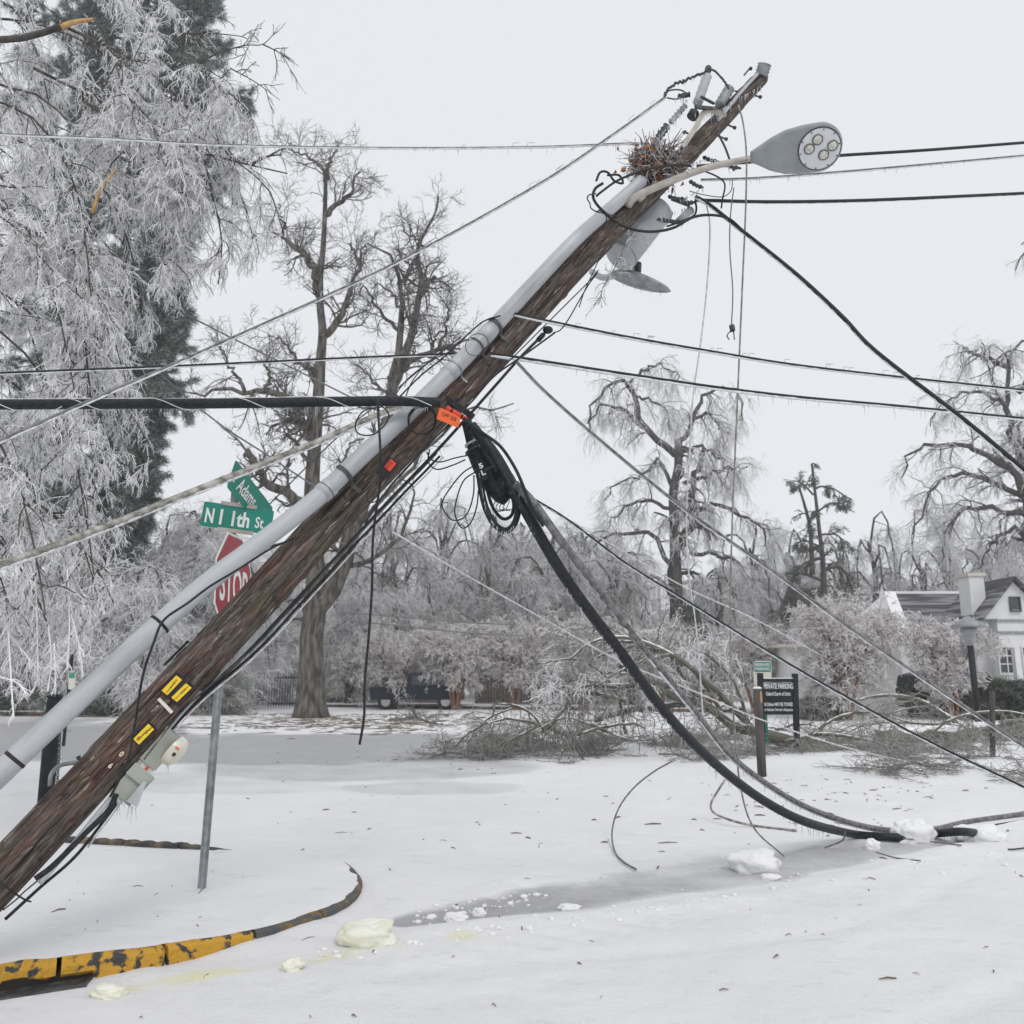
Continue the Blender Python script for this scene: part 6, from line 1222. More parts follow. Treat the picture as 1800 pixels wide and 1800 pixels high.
l2 = thing('street_lamp', 'small dark leaf shaped lamp head below the transformer', 'street lamp', pp(1100, 480, -.2)); y2_ = 7.0
mb = MB(); mb.tube(cat([P(1040, 478, y2_ + .1), P(1060, 488, y2_), P(1082, 484, y2_)], 14), .028, 14); mb.build('arm', GREY_PAINT, l2, True)
top_ = [(1078, 478), (1092, 474), (1110, 473), (1132, 478), (1155, 489), (1172, 501), (1179, 513)]; bot_ = [(1178, 514), (1150, 511), (1115, 503), (1080, 491)]
a0_, a1_ = P(1078, 484, y2_), P(1179, 512, y2_ - .1); ux2 = nrm(a1_ - a0_); Ll = np.linalg.norm(a1_ - a0_); upv = nrm(np.cross(np.cross(ux2, [0, 0, 1]), ux2)); sd = np.cross(ux2, upv); V = []; st_n = 16; ring_n = 18
for i in range(st_n):
    t = i / (st_n - 1); w_ = .13 * (math.sin(math.pi * min(1, .12 + .88 * t)) ** .6) * (1 if t < .7 else 1) + .004; h_ = .085 * (1 - t) ** .5 * (.35 + .65 * min(1, t * 5)) + .004
    if i == st_n - 1: w_ = .01
    for k in range(ring_n):
        a = 2 * np.pi * k / ring_n; z = math.sin(a); V.append(a0_ + ux2 * Ll * t + sd * w_ * math.cos(a) + upv * (h_ * z * (1 if z > 0 else .28)))
F = [(i * ring_n + k, i * ring_n + (k + 1) % ring_n, (i + 1) * ring_n + (k + 1) % ring_n, (i + 1) * ring_n + k) for i in range(st_n - 1) for k in range(ring_n)] + [tuple(range(ring_n)), tuple((st_n - 1) * ring_n + k for k in range(ring_n))]
mb = MB(); mb.add(V, F); hd2 = mb.build('lamp_head', STEEL, l2, True); mb = MB(); mb.tube([P(1119, 478, y2_), P(1120, 463, y2_)], .040, 18); mb.build('photocell', STEEL_DK, l2, True)
tubes_obj('icicles', [ice_path([P(1085, 494, y2_), P(1120, 504, y2_), P(1165, 512, y2_ - .05)], 60, .01, .06, .0025)], ICE, l2, 4)

# ================================================================== WIRES AND CABLES
def wire(name, label, pts, tpx, m, n=90, ice=None, cat_='cable', wob=0.0, coat=None, bumps=0, group=None, land=None):
    """pts: (px,py,Y); tpx thickness in photo pixels at the mean depth; ice=(density, min, max) hanging icicles; coat=ice glaze along the underside"""
    if land:   # the last part of the run comes down onto the snow
        pts = [list(q) for q in pts]; im = int(np.argmax([q[1] for q in pts]))
        gr_ = lambda q: Gg(q[0], q[1])[1] - (.22 if tpx > 8 else .08)
        dY = gr_(pts[im]) - pts[im][2]
        for i_, q in enumerate(pts):
            if i_ >= im or (i_ > 0 and q[1] > pts[im][1] - 12 and q[1] > 1380): q[2] = gr_(q)
            else: t = min(1, max(0, (q[1] - land) / max(1, pts[im][1] - land))); q[2] = min(q[2] + dY * t ** 1.5, gr_(q) if q[1] > 1400 else 99)
    p3 = np.array([P(*q) for q in pts]); Ym = np.mean([q[2] for q in pts]); r = tpx / 2 * Ym / FPX; c = cat(p3, n)
    if wob: c[1:-1] += wob * np.column_stack([np.interp(np.arange(n - 2), np.arange(0, n, 3)[:len(np.arange(0, n, 3))], rng.normal(size=len(np.arange(0, n, 3)))) for _ in range(3)])
    cx_ = c; ext = lambda a_, b_: np.array([a_ + (a_ - b_) * k_ for k_ in (12., 26., 44.)])   # runs on well past the edge of the view
    if pts[-1][0] >= 1850:
        e = ext(c[-1], c[-3])
        if land: e[:, 2] = c[-1][2]
        cx_ = np.vstack([cx_, e])
    if pts[0][0] <= -50: cx_ = np.vstack([ext(c[0], c[2])[::-1], cx_])
    mb = MB(); mb.tube(cx_, r, 8 if tpx < 8 else 16)
    if not (ice or coat or bumps): return tag(mb.build(name, m, None, True, c[0]), label, cat_, group)
    o = thing(name, label, cat_, c[0], group); mb.build('strand', m, o, True)
    if coat:
        mb = MB(); cc = cat(cx_, n * 2) + [0, 0, -r * .75]; rr = r * coat * (.75 + .35 * rng.random(len(cc))); mb.tube(cc, rr, 6); mb.build('ice_glaze', RIME_WHITE, o, True)
    g_ = []
    if ice: g_.append(ice_path(c[::4], ice[0], ice[1], ice[2], .0032 * Ym / 6.5, r * .8))
    if bumps:
        k = rng.integers(3, n - 3, bumps); q = c[k] + [0, 0, r]; t = c[k + 1] - c[k]; t /= np.linalg.norm(t, axis=1)[:, None]; h = .02 + .03 * rng.random(bumps)[:, None]
        g_.append((np.stack([q, q + [0, 0, .7] * h, q + t * h * 1.5 + [0, 0, .8] * h], 1), np.full((bumps, 3), .003)))
    if g_: tubes_obj('icicles', g_, ICE if Ym < 100 else ICE, o, 4)
    return o
RIME_WHITE = mat('white_glaze', (.62, .63, .65), .25, (.84, .85, .87), 30, .2, 60, spec=.6)
wire('power_line', 'pale iced power line across the top from left edge to nest', [(-60, 232, 6.0), (0, 236, 6.1), (200, 244, 6.3), (400, 255, 6.5), (700, 260, 6.7), (950, 258, 6.7), (1110, 252, 6.6), (1160, 256, 6.6)], 4, CABLE_GREY, ice=(14, .02, .09), coat=1.0, cat_='power line', bumps=10)
wire('power_line', 'power line sagging from the left edge up to the fuse cutout', [(-60, 800, 4.4), (0, 775, 4.5), (150, 708, 4.8), (400, 598, 5.3), (700, 460, 5.9), (950, 322, 6.4), (1080, 235, 6.6), (1168, 172, 6.7)], 6, CABLE_GREY, coat=.9, cat_='power line', bumps=22, n=140)
wire('jumper_wire', 'twisted jumper wire arching beside the fuse cutout', [(1168, 172, 6.7), (1176, 156, 6.7), (1200, 142, 6.7), (1225, 132, 6.65), (1243, 124, 6.6)], 5, STEEL_DK, ice=(60, .01, .05), wob=.006, cat_='wire')
wire('jumper_wire', 'thin wire running from fuse cutout down to the pole top bracket', [(1248, 120, 6.6), (1262, 130, 6.6), (1275, 146, 6.6), (1282, 156, 6.6)], 4, STEEL_DK, wob=.004, cat_='wire')
wire('jumper_wire', 'short looped wire end left of the fuse cutout', [(1168, 172, 6.7), (1175, 160, 6.7), (1195, 158, 6.7), (1205, 165, 6.7), (1190, 174, 6.7), (1172, 172, 6.7)], 3, STEEL_DK, cat_='wire')
wire('telephone_line', 'black line running from the left edge to the conduit at mid pole', [(-60, 660, 5.4), (0, 656, 5.5), (300, 644, 5.6), (600, 630, 5.7), (770, 623, 5.75), (800, 622, 5.75)], 5, BLACK, ice=(5, .01, .03), coat=.7, cat_='cable')
wire('cable_bundle', 'thick black horizontal cable bundle fringed with icicles at left', [(-80, 711, 5.2), (0, 711, 5.25), (200, 710, 5.3), (400, 709, 5.35), (600, 706, 5.4), (700, 705, 5.42), (775, 708, 5.4)], 19, BLACK, ice=(45, .015, .085), n=160, cat_='cable bundle', coat=.0, bumps=0)
wire('bundle_strand', 'bright ice glazed strand along the top of the thick bundle', [(-80, 703, 5.2), (0, 703, 5.25), (400, 701, 5.35), (600, 699, 5.4), (760, 704, 5.42)], 4.5, WIRE_PALE, cat_='strand', wob=.002)
wire('lashing_wire', 'thin lashing wire wound round the thick bundle', [(x, 711 - 2 * x / 600 + 11 * math.sin(x * .042), (5.2 if math.cos(x * .042) > 0 else 5.5)) for x in range(-60, 760, 9)], 1.6, WIRE_PALE, n=400, cat_='wire')
wire('guy_cable', 'brownish iced cable climbing from the left edge to the conduit', [(-60, 1018, 4.3), (0, 994, 4.4), (150, 940, 4.6), (300, 880, 4.85), (450, 820, 5.1), (560, 776, 5.3), (640, 740, 5.4), (705, 714, 5.45)], 13, CABLE_TAN, ice=(50, .008, .03), n=140, cat_='cable', coat=.7)
wire('distant_line', 'thin grey line slanting down behind the thick bundle', [(100, 420, 9), (150, 460, 9), (250, 512, 9), (360, 570, 9), (500, 640, 9), (620, 700, 9)], 3, WIRE_GREY, cat_='wire')
wire('distant_line', 'lower thin grey line slanting behind the street name sign', [(60, 470, 9.4), (140, 540, 9.4), (230, 612, 9.3), (370, 733, 9.2), (470, 800, 9.2), (560, 860, 9.1)], 3, WIRE_GREY, cat_='wire')
wire('distant_line', 'thin line rising left to right across the oak', [(470, 890, 8.5), (560, 800, 8.5), (620, 745, 8.4), (690, 690, 8.3), (790, 605, 8.2)], 2.5, STEEL_DK, cat_='wire')
wire('power_line', 'upper black power line leaving right behind the big lamp', [(1225, 292, 6.9), (1330, 284, 6.9), (1480, 273, 7.1), (1640, 263, 7.4), (1860, 246, 7.9)], 6, BLACK, cat_='power line')
wire('power_line', 'middle power line with small icicles leaving right', [(1232, 316, 6.9), (1330, 313, 6.9), (1480, 302, 7.1), (1640, 288, 7.4), (1860, 268, 7.9)], 4.5, CABLE_GREY, ice=(7, .02, .07), coat=.7, cat_='power line')
wire('power_line', 'lower black power line level across to the right edge', [(1222, 352, 6.8), (1350, 355, 6.9), (1500, 353, 7.1), (1650, 347, 7.4), (1860, 337, 7.9)], 7, BLACK, coat=.35, cat_='power line')
wire('service_drop', 'twisted service cable falling diagonally to the right edge', [(1222, 345, 6.7), (1250, 362, 6.7), (1300, 402, 6.6), (1400, 482, 6.4), (1480, 556, 6.2), (1540, 618, 6.1), (1700, 742, 5.8), (1870, 885, 5.5)], 8, BLACK, coat=.8, cat_='cable', n=140)
wire('telephone_line', 'iced line from the upper strap to the right edge', [(905, 552, 5.9), (960, 564, 5.9), (1100, 592, 6.1), (1250, 618, 6.3), (1400, 642, 6.6), (1600, 665, 7.0), (1860, 692, 7.5)], 6, BLACK, coat=.8, cat_='cable', bumps=26)
wire('telephone_line', 'iced line with long icicles ending at the right edge', [(862, 622, 5.8), (930, 632, 5.9), (1100, 658, 6.1), (1250, 680, 6.3), (1400, 698, 6.6), (1600, 716, 7.0), (1860, 742, 7.5)], 7, BLACK, ice=(12, .02, .12), coat=.9, cat_='cable')
wire('support_strand', 'bright iced strand dropping steeply to the lower right corner', [(908, 636, 5.8), (960, 690, 5.8), (1060, 778, 5.8), (1200, 892, 5.75), (1350, 998, 5.7), (1500, 1108, 5.6), (1660, 1218, 5.5), (1860, 1352, 5.3)], 6.5, CABLE_GREY, coat=.72, cat_='cable', n=150)
wire('support_strand', 'thin dark strand hung with icicles running to the lower right', [(930, 872, 5.8), (1000, 915, 5.8), (1100, 990, 5.8), (1200, 1052, 5.75), (1350, 1145, 5.7), (1500, 1232, 5.6), (1650, 1312, 5.5), (1860, 1412, 5.3)], 4.5, BLACK, coat=.8, ice=(16, .01, .05), cat_='cable', n=150)
wire('distant_line', 'faint pale strand crossing behind the thick sagging cable', [(690, 935, 9), (800, 1000, 9.2), (950, 1085, 9.5), (1090, 1162, 10), (1220, 1215, 10.5), (1330, 1262, 11), (1480, 1312, 12), (1600, 1340, 13)], 2.6, WIRE_PALE, cat_='wire')
wire('distant_line', 'short pale strand in the air over the small cedar', [(940, 880, 9), (1080, 960, 9.5), (1200, 1030, 10), (1330, 1090, 11), (1440, 1150, 12)], 2.5, WIRE_PALE, cat_='wire')
def ground_drape(pts): return pts
wire('fallen_cable', 'thick dark cable sagging from the closure down onto the snow', [(828, 748, 5.62), (870, 800, 5.62), (905, 862, 5.62), (945, 935, 5.65), (990, 1010, 5.7), (1040, 1080, 5.85), (1090, 1145, 6.05), (1150, 1228, 6.35), (1210, 1298, 6.7), (1280, 1362, 7.15), (1350, 1412, 7.55), (1420, 1446, 7.9), (1500, 1466, 8.2), (1560, 1471, 8.3), (1600, 1472, 8.35), (1650, 1465, 8.5), (1690, 1462, 8.5), (1725, 1466, 8.6), (1745, 1474, 8.6)], 16, BLACK, ice=(22, .02, .10), n=200, cat_='cable', land=1150)
wire('fallen_cable', 'grey cable sagging beside the thick one and lying along the snow', [(905, 850, 5.55), (938, 884, 5.55), (986, 950, 5.6), (1044, 1026, 5.75), (1106, 1108, 5.98), (1165, 1182, 6.25), (1222, 1252, 6.6), (1280, 1325, 7.0), (1350, 1380, 7.4), (1420, 1420, 7.8), (1500, 1448, 8.15), (1570, 1460, 8.4), (1640, 1458, 8.6), (1700, 1445, 8.9), (1790, 1432, 9.4), (1860, 1420, 9.8)], 11, CABLE_GREY, ice=(14, .01, .06), n=200, cat_='cable', coat=.5, land=1150)
wire('fallen_cable', 'long thin black cable lying on the snow at right', [(1600, 1478, 8.35), (1680, 1462, 8.5), (1760, 1448, 8.9), (1860, 1432, 9.3)], 3, BLACK, cat_='cable', land=1400)
wire('looped_cable', 'black cable bowing out from the red sleeve to the sagging cables', [(820, 740, 5.5), (850, 762, 5.5), (880, 785, 5.5), (905, 822, 5.5), (922, 860, 5.5), (934, 890, 5.5), (955, 925, 5.55)], 6, BLACK, cat_='cable')
wire('looped_cable', 'black cable hugging the right side of the closure', [(815, 735, 5.52), (840, 755, 5.52), (862, 790, 5.5), (885, 830, 5.5), (905, 870, 5.5), (930, 915, 5.55), (950, 955, 5.6)], 6.5, BLACK, cat_='cable', ice=(20, .01, .03))
for lab, q in (('wide drooping loop of thin black wire left of the closure', [(842, 815, 5.7), (815, 830, 5.7), (790, 860, 5.7), (777, 885, 5.7), (785, 905, 5.7), (800, 915, 5.7), (820, 905, 5.7), (832, 870, 5.7), (833, 835, 5.7)]), ('narrow drooping loop of thin black wire left of the closure', [(838, 828, 5.72), (815, 845, 5.72), (802, 880, 5.72), (800, 905, 5.72), (812, 928, 5.72), (828, 918, 5.72), (838, 890, 5.72), (841, 862, 5.72)]),
               ('flat loop of thin wire between pole and closure', [(750, 795, 5.6), (758, 808, 5.6), (775, 812, 5.65), (800, 805, 5.7), (825, 800, 5.7)]), ('lower flat loop of thin wire between pole and closure', [(755, 790, 5.6), (753, 812, 5.6), (768, 825, 5.65), (795, 818, 5.7), (818, 808, 5.7)])):
    wire('wire_loop', lab, q, 2.6, BLACK, cat_='wire', n=50)
wire('dangling_wire', 'long black wire hanging below the pole over the yard', [(664, 700, 5.2), (666, 745, 5.1), (669, 800, 5.05), (668, 850, 5.1), (660, 905, 5.2), (655, 960, 5.2), (654, 1030, 5.2), (648, 1120, 5.2), (641, 1200, 5.2), (640, 1260, 5.2), (632, 1309, 5.2)], 4.6, BLACK, cat_='wire', n=110)
wire('wire_loop', 'thin black loop around the conduit below the bundle', [(672, 715, 5.15), (640, 722, 5.15), (625, 745, 5.15), (630, 762, 5.15), (655, 764, 5.15), (678, 745, 5.15), (682, 725, 5.15), (660, 705, 5.15)], 2.8, BLACK, cat_='wire', n=50)
wire('dangling_wire', 'black wire crossing the grey conduit and running down the pole', [(520, 945, 5.2), (475, 965, 4.95), (420, 1000, 4.75), (370, 1030, 4.6), (330, 1060, 4.5), (288, 1090, 4.45), (270, 1130, 4.4), (251, 1188, 4.42), (239, 1263, 4.45), (233, 1297, 4.5), (225, 1337, 4.5), (208, 1374, 4.55), (194, 1400, 4.6)], 4.4, BLACK, cat_='wire', n=110)
wire('dangling_wire', 'pale vertical wire falling from the pole top to the snow', [(1298, 185, 6.6), (1306, 215, 6.6), (1312, 270, 6.6), (1311, 360, 6.65), (1305, 500, 6.7), (1299, 640, 6.8), (1293, 780, 6.9), (1287, 920, 7.0), (1284, 1050, 7.1), (1285, 1180, 7.2), (1292, 1290, 7.3), (1302, 1385, 7.4), (1325, 1455, 7.5), (1378, 1505, 7.6)], 3.2, mat('dull_wire', (.16, .155, .14), .5, (.34, .33, .31), 20), cat_='wire', n=140, land=1250)
wire('dangling_wire', 'thin pale wire hanging left of the long vertical one', [(1240, 352, 6.8), (1248, 400, 6.8), (1243, 500, 6.85), (1232, 600, 6.9), (1218, 700, 7.0), (1212, 800, 7.1), (1207, 900, 7.2), (1210, 1000, 7.3), (1222, 1090, 7.4), (1230, 1180, 7.5), (1238, 1290, 7.6)], 2.8, WIRE_PALE, cat_='wire', n=120)
o = wire('dangling_wire', 'short wire with a clamp at its end below the big lamp', [(1290, 330, 6.7), (1284, 380, 6.7), (1283, 440, 6.7), (1288, 510, 6.7), (1286, 570, 6.7)], 2.4, WIRE_GREY, cat_='wire', n=60, ice=(3, .01, .02))
mb = MB(); q = P(1287, 577, 6.7); mb.box(q, (.018, 0, .004), (0, .014, 0), (-.004, 0, .028)); mb.tube([q + [-.02, 0, 0], q + [.02, 0, .01]], .012, 8); mb.tube(cat([q + [0, 0, -.02], q + [-.03, 0, -.04], q + [-.045, 0, -.07], q + [-.03, 0, -.10]], 12), .005, 6); mb.tube(cat([q + [.01, 0, -.02], q + [.012, 0, -.06], q + [.014, 0, -.10]], 8), .005, 6); mb.build('line_clamp', STEEL_DK, o, True)
wire('wire_hook', 'curved wire end arching over the snow under the cables', [(1182, 1338, 9.0), (1150, 1356, 9.0), (1115, 1384, 8.9), (1088, 1420, 8.8), (1076, 1460, 8.6), (1080, 1495, 8.4), (1096, 1515, 8.0), (1118, 1528, 7.3)], 3, WIRE_GREY, cat_='wire', n=70, land=1300)
wire('wire_hook', 'stiff bent wire lying on the snow behind the sagging cables', [(1275, 1370, 9.9), (1262, 1390, 9.8), (1250, 1412, 9.7), (1254, 1428, 9.6), (1285, 1442, 9.2), (1330, 1452, 8.95), (1400, 1460, 8.7)], 4, CABLE_TAN, cat_='wire', n=60, land=1340)
wire('wire_hook', 'short wire poking out left of the small snow peak', [(1486, 1462, 8.2), (1480, 1478, 8.15), (1450, 1490, 8.0)], 2.5, WIRE_GREY, cat_='wire', n=24, land=1440)
wire('wire_hook', 'short bent wire in front of the round snow lump', [(1588, 1474, 8.3), (1625, 1478, 8.2), (1690, 1486, 7.95)], 2.4, WIRE_GREY, cat_='wire', n=24, land=1400)
wire('wire_hook', 'second short wire on the snow before the lump', [(1540, 1498, 7.8), (1575, 1508, 7.5), (1618, 1513, 7.35)], 2.4, WIRE_GREY, cat_='wire', n=24, land=1400)
wire('wire_hook', 'black wire end at the right edge on the snow', [(1772, 1493, 7.8), (1790, 1492, 7.85), (1850, 1484, 8.0)], 2.6, BLACK, cat_='wire', n=24, land=1300)
wire('power_cable', 'black cable looping under the big lamp arm and transformer', [(1060, 322, 6.0), (1046, 332, 6.0), (1043, 348, 6.0), (1055, 366, 6.0), (1085, 392, 6.05), (1115, 404, 6.1), (1150, 407, 6.2), (1185, 400, 6.3), (1218, 382, 6.4), (1250, 378, 6.5), (1282, 385, 6.6), (1312, 412, 6.55)], 5.5, BLACK, cat_='cable', n=100, ice=(10, .01, .03))
wire('power_cable', 'black cable curving off the conduit mouth up to the nest', [(1048, 345, 6.0), (1060, 335, 6.0), (1090, 315, 6.1), (1140, 297, 6.2), (1190, 290, 6.3), (1215, 292, 6.35)], 4.5, BLACK, cat_='cable', n=60)
wire('power_cable', 'short black loops at the conduit mouth', [(1048, 318, 6.0), (1055, 303, 6.0), (1068, 303, 6.0), (1080, 318, 6.05), (1095, 322, 6.1), (1088, 308, 6.1), (1068, 308, 6.05)], 4.5, BLACK, cat_='cable', n=50)
wire('power_cable', 'thin twisted wire left of the conduit mouth', [(1048, 340, 5.98), (1033, 345, 5.98), (1036, 358, 5.98), (1045, 370, 6.0), (1075, 378, 6.05), (1110, 385, 6.1)], 2.6, STEEL_DK, cat_='wire', n=50, wob=.004)
wire('jumper_wire', 'black jumper running from the pole top down to the lamp arm clamps', [(1262, 234, 6.7), (1275, 260, 6.7), (1284, 285, 6.7), (1290, 300, 6.7)], 4.5, STEEL_DK, cat_='wire', n=30, ice=(20, .01, .03))
wire('jumper_wire', 'curved jumper joining the right hand clamps', [(1225, 296, 6.8), (1260, 310, 6.8), (1274, 324, 6.8), (1270, 350, 6.8), (1268, 366, 6.8)], 3.2, BLACK, cat_='wire', n=40)
wire('jumper_wire', 'thin slack jumper under the middle power line', [(1212, 336, 6.8), (1240, 343, 6.8), (1270, 346, 6.8), (1285, 335, 6.8), (1288, 315, 6.8)], 2, WIRE_GREY, cat_='wire', n=40)
wire('jumper_wire', 'short jumper hooked over the lowest power line', [(1222, 352, 6.75), (1224, 368, 6.75), (1218, 380, 6.75), (1190, 392, 6.75), (1172, 398, 6.75)], 4, BLACK, cat_='wire', n=40)
for k, (lab, q, th) in enumerate([('slack black wire bulging above the conduit at mid pole', [(700, 700, 5.5), (740, 660, 5.6), (780, 628, 5.7), (820, 590, 5.8), (850, 565, 5.8), (880, 555, 5.8)], 3), ('outermost slack wire above the conduit', [(680, 715, 5.5), (715, 668, 5.6), (760, 632, 5.7), (810, 592, 5.8)], 2.4), ('thin arching wire beside the conduit near the bundle', [(712, 700, 5.4), (725, 670, 5.4), (750, 640, 5.5), (790, 618, 5.6)], 2.2),
                           ('slack wire running under the pole past the weatherhead', [(1052, 475, 6.2), (1035, 495, 6.1), (990, 540, 6.0), (930, 600, 5.9), (880, 650, 5.8), (830, 700, 5.7), (780, 760, 5.6)], 2.4), ('second slack wire under the pole near the orange tag', [(975, 585, 5.9), (920, 625, 5.8), (870, 660, 5.75), (830, 705, 5.7), (800, 735, 5.6), (745, 790, 5.5), (700, 840, 5.4)], 3.5),
                           ('pair wire curling from the weatherhead up the pole', [(972, 585, 5.9), (985, 580, 5.9), (1000, 560, 5.95), (1020, 525, 6.0), (1035, 500, 6.05), (1050, 480, 6.1)], 2.4), ('loose wire beside the transformer bottom', [(1018, 540, 6.0), (1028, 510, 6.05), (1042, 480, 6.1), (1060, 440, 6.2)], 2),
                           ('wire along the lower edge above the red marker', [(760, 765, 5.5), (735, 800, 5.4), (690, 850, 5.3), (650, 905, 5.2), (640, 930, 5.2)], 4), ('small curl of wire below the red marker', [(655, 855, 5.0), (645, 868, 5.0), (648, 882, 5.0), (662, 880, 5.0), (668, 862, 5.0)], 2.2)]):
    wire('slack_wire', lab, q, th, BLACK, cat_='wire', n=60)
wire('stay_wire', 'black wire seen between conduit and pole behind the stop sign', [(560, 905, 5.6), (520, 945, 5.6), (470, 962, 5.6)], 4, BLACK, cat_='wire', n=20)
wire('utility_line', 'upper thin line behind the oak trunk with a splice', [(600, 1076, 30), (700, 1084, 31), (820, 1094, 33), (900, 1098, 34)], 2.4, WIRE_GREY, cat_='wire')
wire('utility_line', 'lower thin line behind the oak trunk', [(600, 1088, 30), (680, 1098, 31), (820, 1112, 33), (920, 1118, 34)], 2.4, WIRE_GREY, cat_='wire')
wire('utility_line', 'paired thin line in front of the dark roof near the parking sign', [(1270, 1102, 28), (1350, 1103, 28), (1440, 1101, 28)], 2., WIRE_GREY, cat_='wire')

# ================================================================== SIGNS, POSTS, LAMP POST
ss = thing('street_sign', 'green street name blades and red stop sign on a leaning grey post', 'street sign', Gg(355, 1555))
base = G(355, 1556, .10); topp = P(414, 860, 6.35); d = nrm(topp - base); nb_ = nrm(CAM - base); nb_ = nrm(nb_ - d * np.dot(nb_, d)); e_ = np.cross(d, nb_)
mb = MB(); w_ = .030; prof_ = [(-w_, .0), (-w_ * .45, .0), (-w_ * .35, .018), (w_ * .35, .018), (w_ * .45, .0), (w_, .0), (w_, -.004), (w_ * .4, -.004), (w_ * .3, .013), (-w_ * .3, .013), (-w_ * .4, -.004), (-w_, -.004)]
mb.prism([base - d * .15 + e_ * x + nb_ * y for x, y in prof_], (topp - base) + d * .15); mb.build('post', STEEL, ss)
A_, B_, C_ = P(359, 881, 6.22), P(482, 898, 6.34), P(349, 924, 6.22); u = nrm(B_ - A_); v = nrm(A_ - C_); v = nrm(v - u * np.dot(u, v)); C_ = A_ - v * .185; b_ = panel('name_blade', A_, B_, C_, .004, GREEN, ss, .012); nn = nrm(np.cross(u, v))
b_['label'] = 'green blade reading N 11th St'
wtot = np.linalg.norm(B_ - A_); o0 = A_ - v * .10 + nn * .001
text('lettering', 'N', o0 + u * .055, u, v, .060, .112, LETTER, ss, .03); text('lettering', '1 1th', o0 + u * .235, u, v, .215, .118, LETTER, ss, .03); text('lettering', 'St', o0 + u * .415 - v * .005, u, v, .062, .085, LETTER, ss, .018)
for q, dn in ((A_ + u * .25 + v * .006, 1), (C_ + u * .255 - v * .006, -1)):
    mb = MB(); mb.box(q + nn * -.002, u * .13, v * .014, nn * .012); mb.build('bracket', ARM_BEIGE, ss)
A_, B_, C_ = P(415, 808, 5.95), P(480, 893, 6.62), P(399, 856, 5.97); b_ = panel('name_blade', A_, B_, C_, .004, GREEN, ss, .02); b_['label'] = 'green blade seen nearly edge on'
u = nrm(B_ - A_); v = nrm(A_ - C_); v = nrm(v - u * np.dot(u, v)); nn = nrm(np.cross(u, v)); L1 = np.linalg.norm(B_ - A_); h1 = .19
text('lettering', 'Adams', A_ + u * L1 * .44 - v * h1 * .52 + nn * .002, u, v, L1 * .42, .105, LETTER, ss, .018); text('lettering', 'E', A_ + u * L1 * .12 - v * h1 * .5 + nn * .002, u, v, L1 * .07, .07, LETTER, ss, .018); text('lettering', 'Av', A_ + u * L1 * .88 - v * h1 * .5 + nn * .002, u, v, L1 * .09, .06, LETTER, ss, .018)
# stop sign, turned well away
cS = P(411, 1030, 6.30); sv_ = nrm(P(414, 940, 6.30) - P(408, 1118, 6.30)); su = nrm(P(440, 1045, 6.72) - P(383, 1020, 6.0)); su = nrm(su - sv_ * np.dot(su, sv_)); sn = nrm(np.cross(su, sv_))
def octa(rad): return [cS + (su * math.cos(R(22.5 + 45 * k)) + sv_ * math.sin(R(22.5 + 45 * k))) * rad for k in range(8)]
mb = MB(); mb.prism(octa(.412), -sn * .004); ob_ = mb.build('stop_sign_border', LETTER, ss); mb = MB(); mb.prism([q + sn * .002 for q in octa(.392)], -sn * .0015); mb.build('stop_sign_face', REDS, ss)
text('lettering', 'STOP', cS + sn * .002, su, sv_, .60, .26, LETTER, ss, .02)

# private parking sign
Ys = 16.6; zb = .28
pk_ = thing('parking_sign', 'black wooden private parking sign with white lettering on two posts', 'sign', P(1370, 1325, Ys))
for (bx_, tx, by_, ty) in ((1341, 1336, 1326, 1183), (1402, 1397, 1330, 1184)):
    a, b = P(bx_, by_ + 6, Ys), P(tx, ty, Ys); mb = MB(); mb.quadbar(a, b, .095, .095, up=(0, 1, 0)); mb.build('post', POST_BLACK, pk_)
A_, B_, C_ = P(1341, 1196, Ys - .02), P(1393, 1196, Ys - .02), P(1342, 1256, Ys - .02)
mb = MB(); s = Ys / FPX
for k, (ya_, yb_) in enumerate(((1193, 1199), (1200, 1213), (1215, 1226), (1231, 1256))):
    a, b = P(1341, ya_, Ys), P(1395, yb_, Ys); mb.bbox((a[0], Ys - .03, b[2]), (b[0], Ys + .03, a[2]))
mb.build('board', POST_BLACK, pk_); mb = MB(); a, b = P(1341, 1213, Ys), P(1395, 1231, Ys); mb.bbox((a[0] + .01, Ys - .02, b[2]), (b[0] - .01, Ys + .02, a[2])); mb.build('back_board', POST_BLACK, pk_)
mb = MB(); a, b = P(1341, 1191.5, Ys), P(1395, 1193, Ys); mb.bbox((a[0], Ys - .035, b[2] + .001), (b[0], Ys + .035, a[2])); mb.build('snow_cap', SNOWLUMP, pk_)
X = np.array([1., 0, 0]); Z = np.array([0, 0, 1.])
for tx, cy, w_, h_ in (('PRIVATE PARKING', 1206, 51, 9.5), ('Oxford Church of Christ', 1219.5, 42, 6.2), ('All Others MAY BE TOWED', 1238, 50, 6), ('at Vehicle Owner\'s Expense', 1248, 50, 6)):
    text('lettering', tx, P(1368, cy, Ys - .034), X, Z, w_ * s, h_ * s, LETTER, pk_, .015)
Yr = 17.2; rs_ = thing('parking_sign', 'small green reserved parking sign on a green post beside the black sign', 'sign', P(1345, 1325, Yr)); s = Yr / FPX
mb = MB(); mb.bbox((P(1338, 1200, Yr)[0] - .0, Yr, 0.1), (P(1345.5, 1200, Yr)[0], Yr + .03, P(1338, 1172, Yr)[2])); mb.build('post', GREEN, rs_)
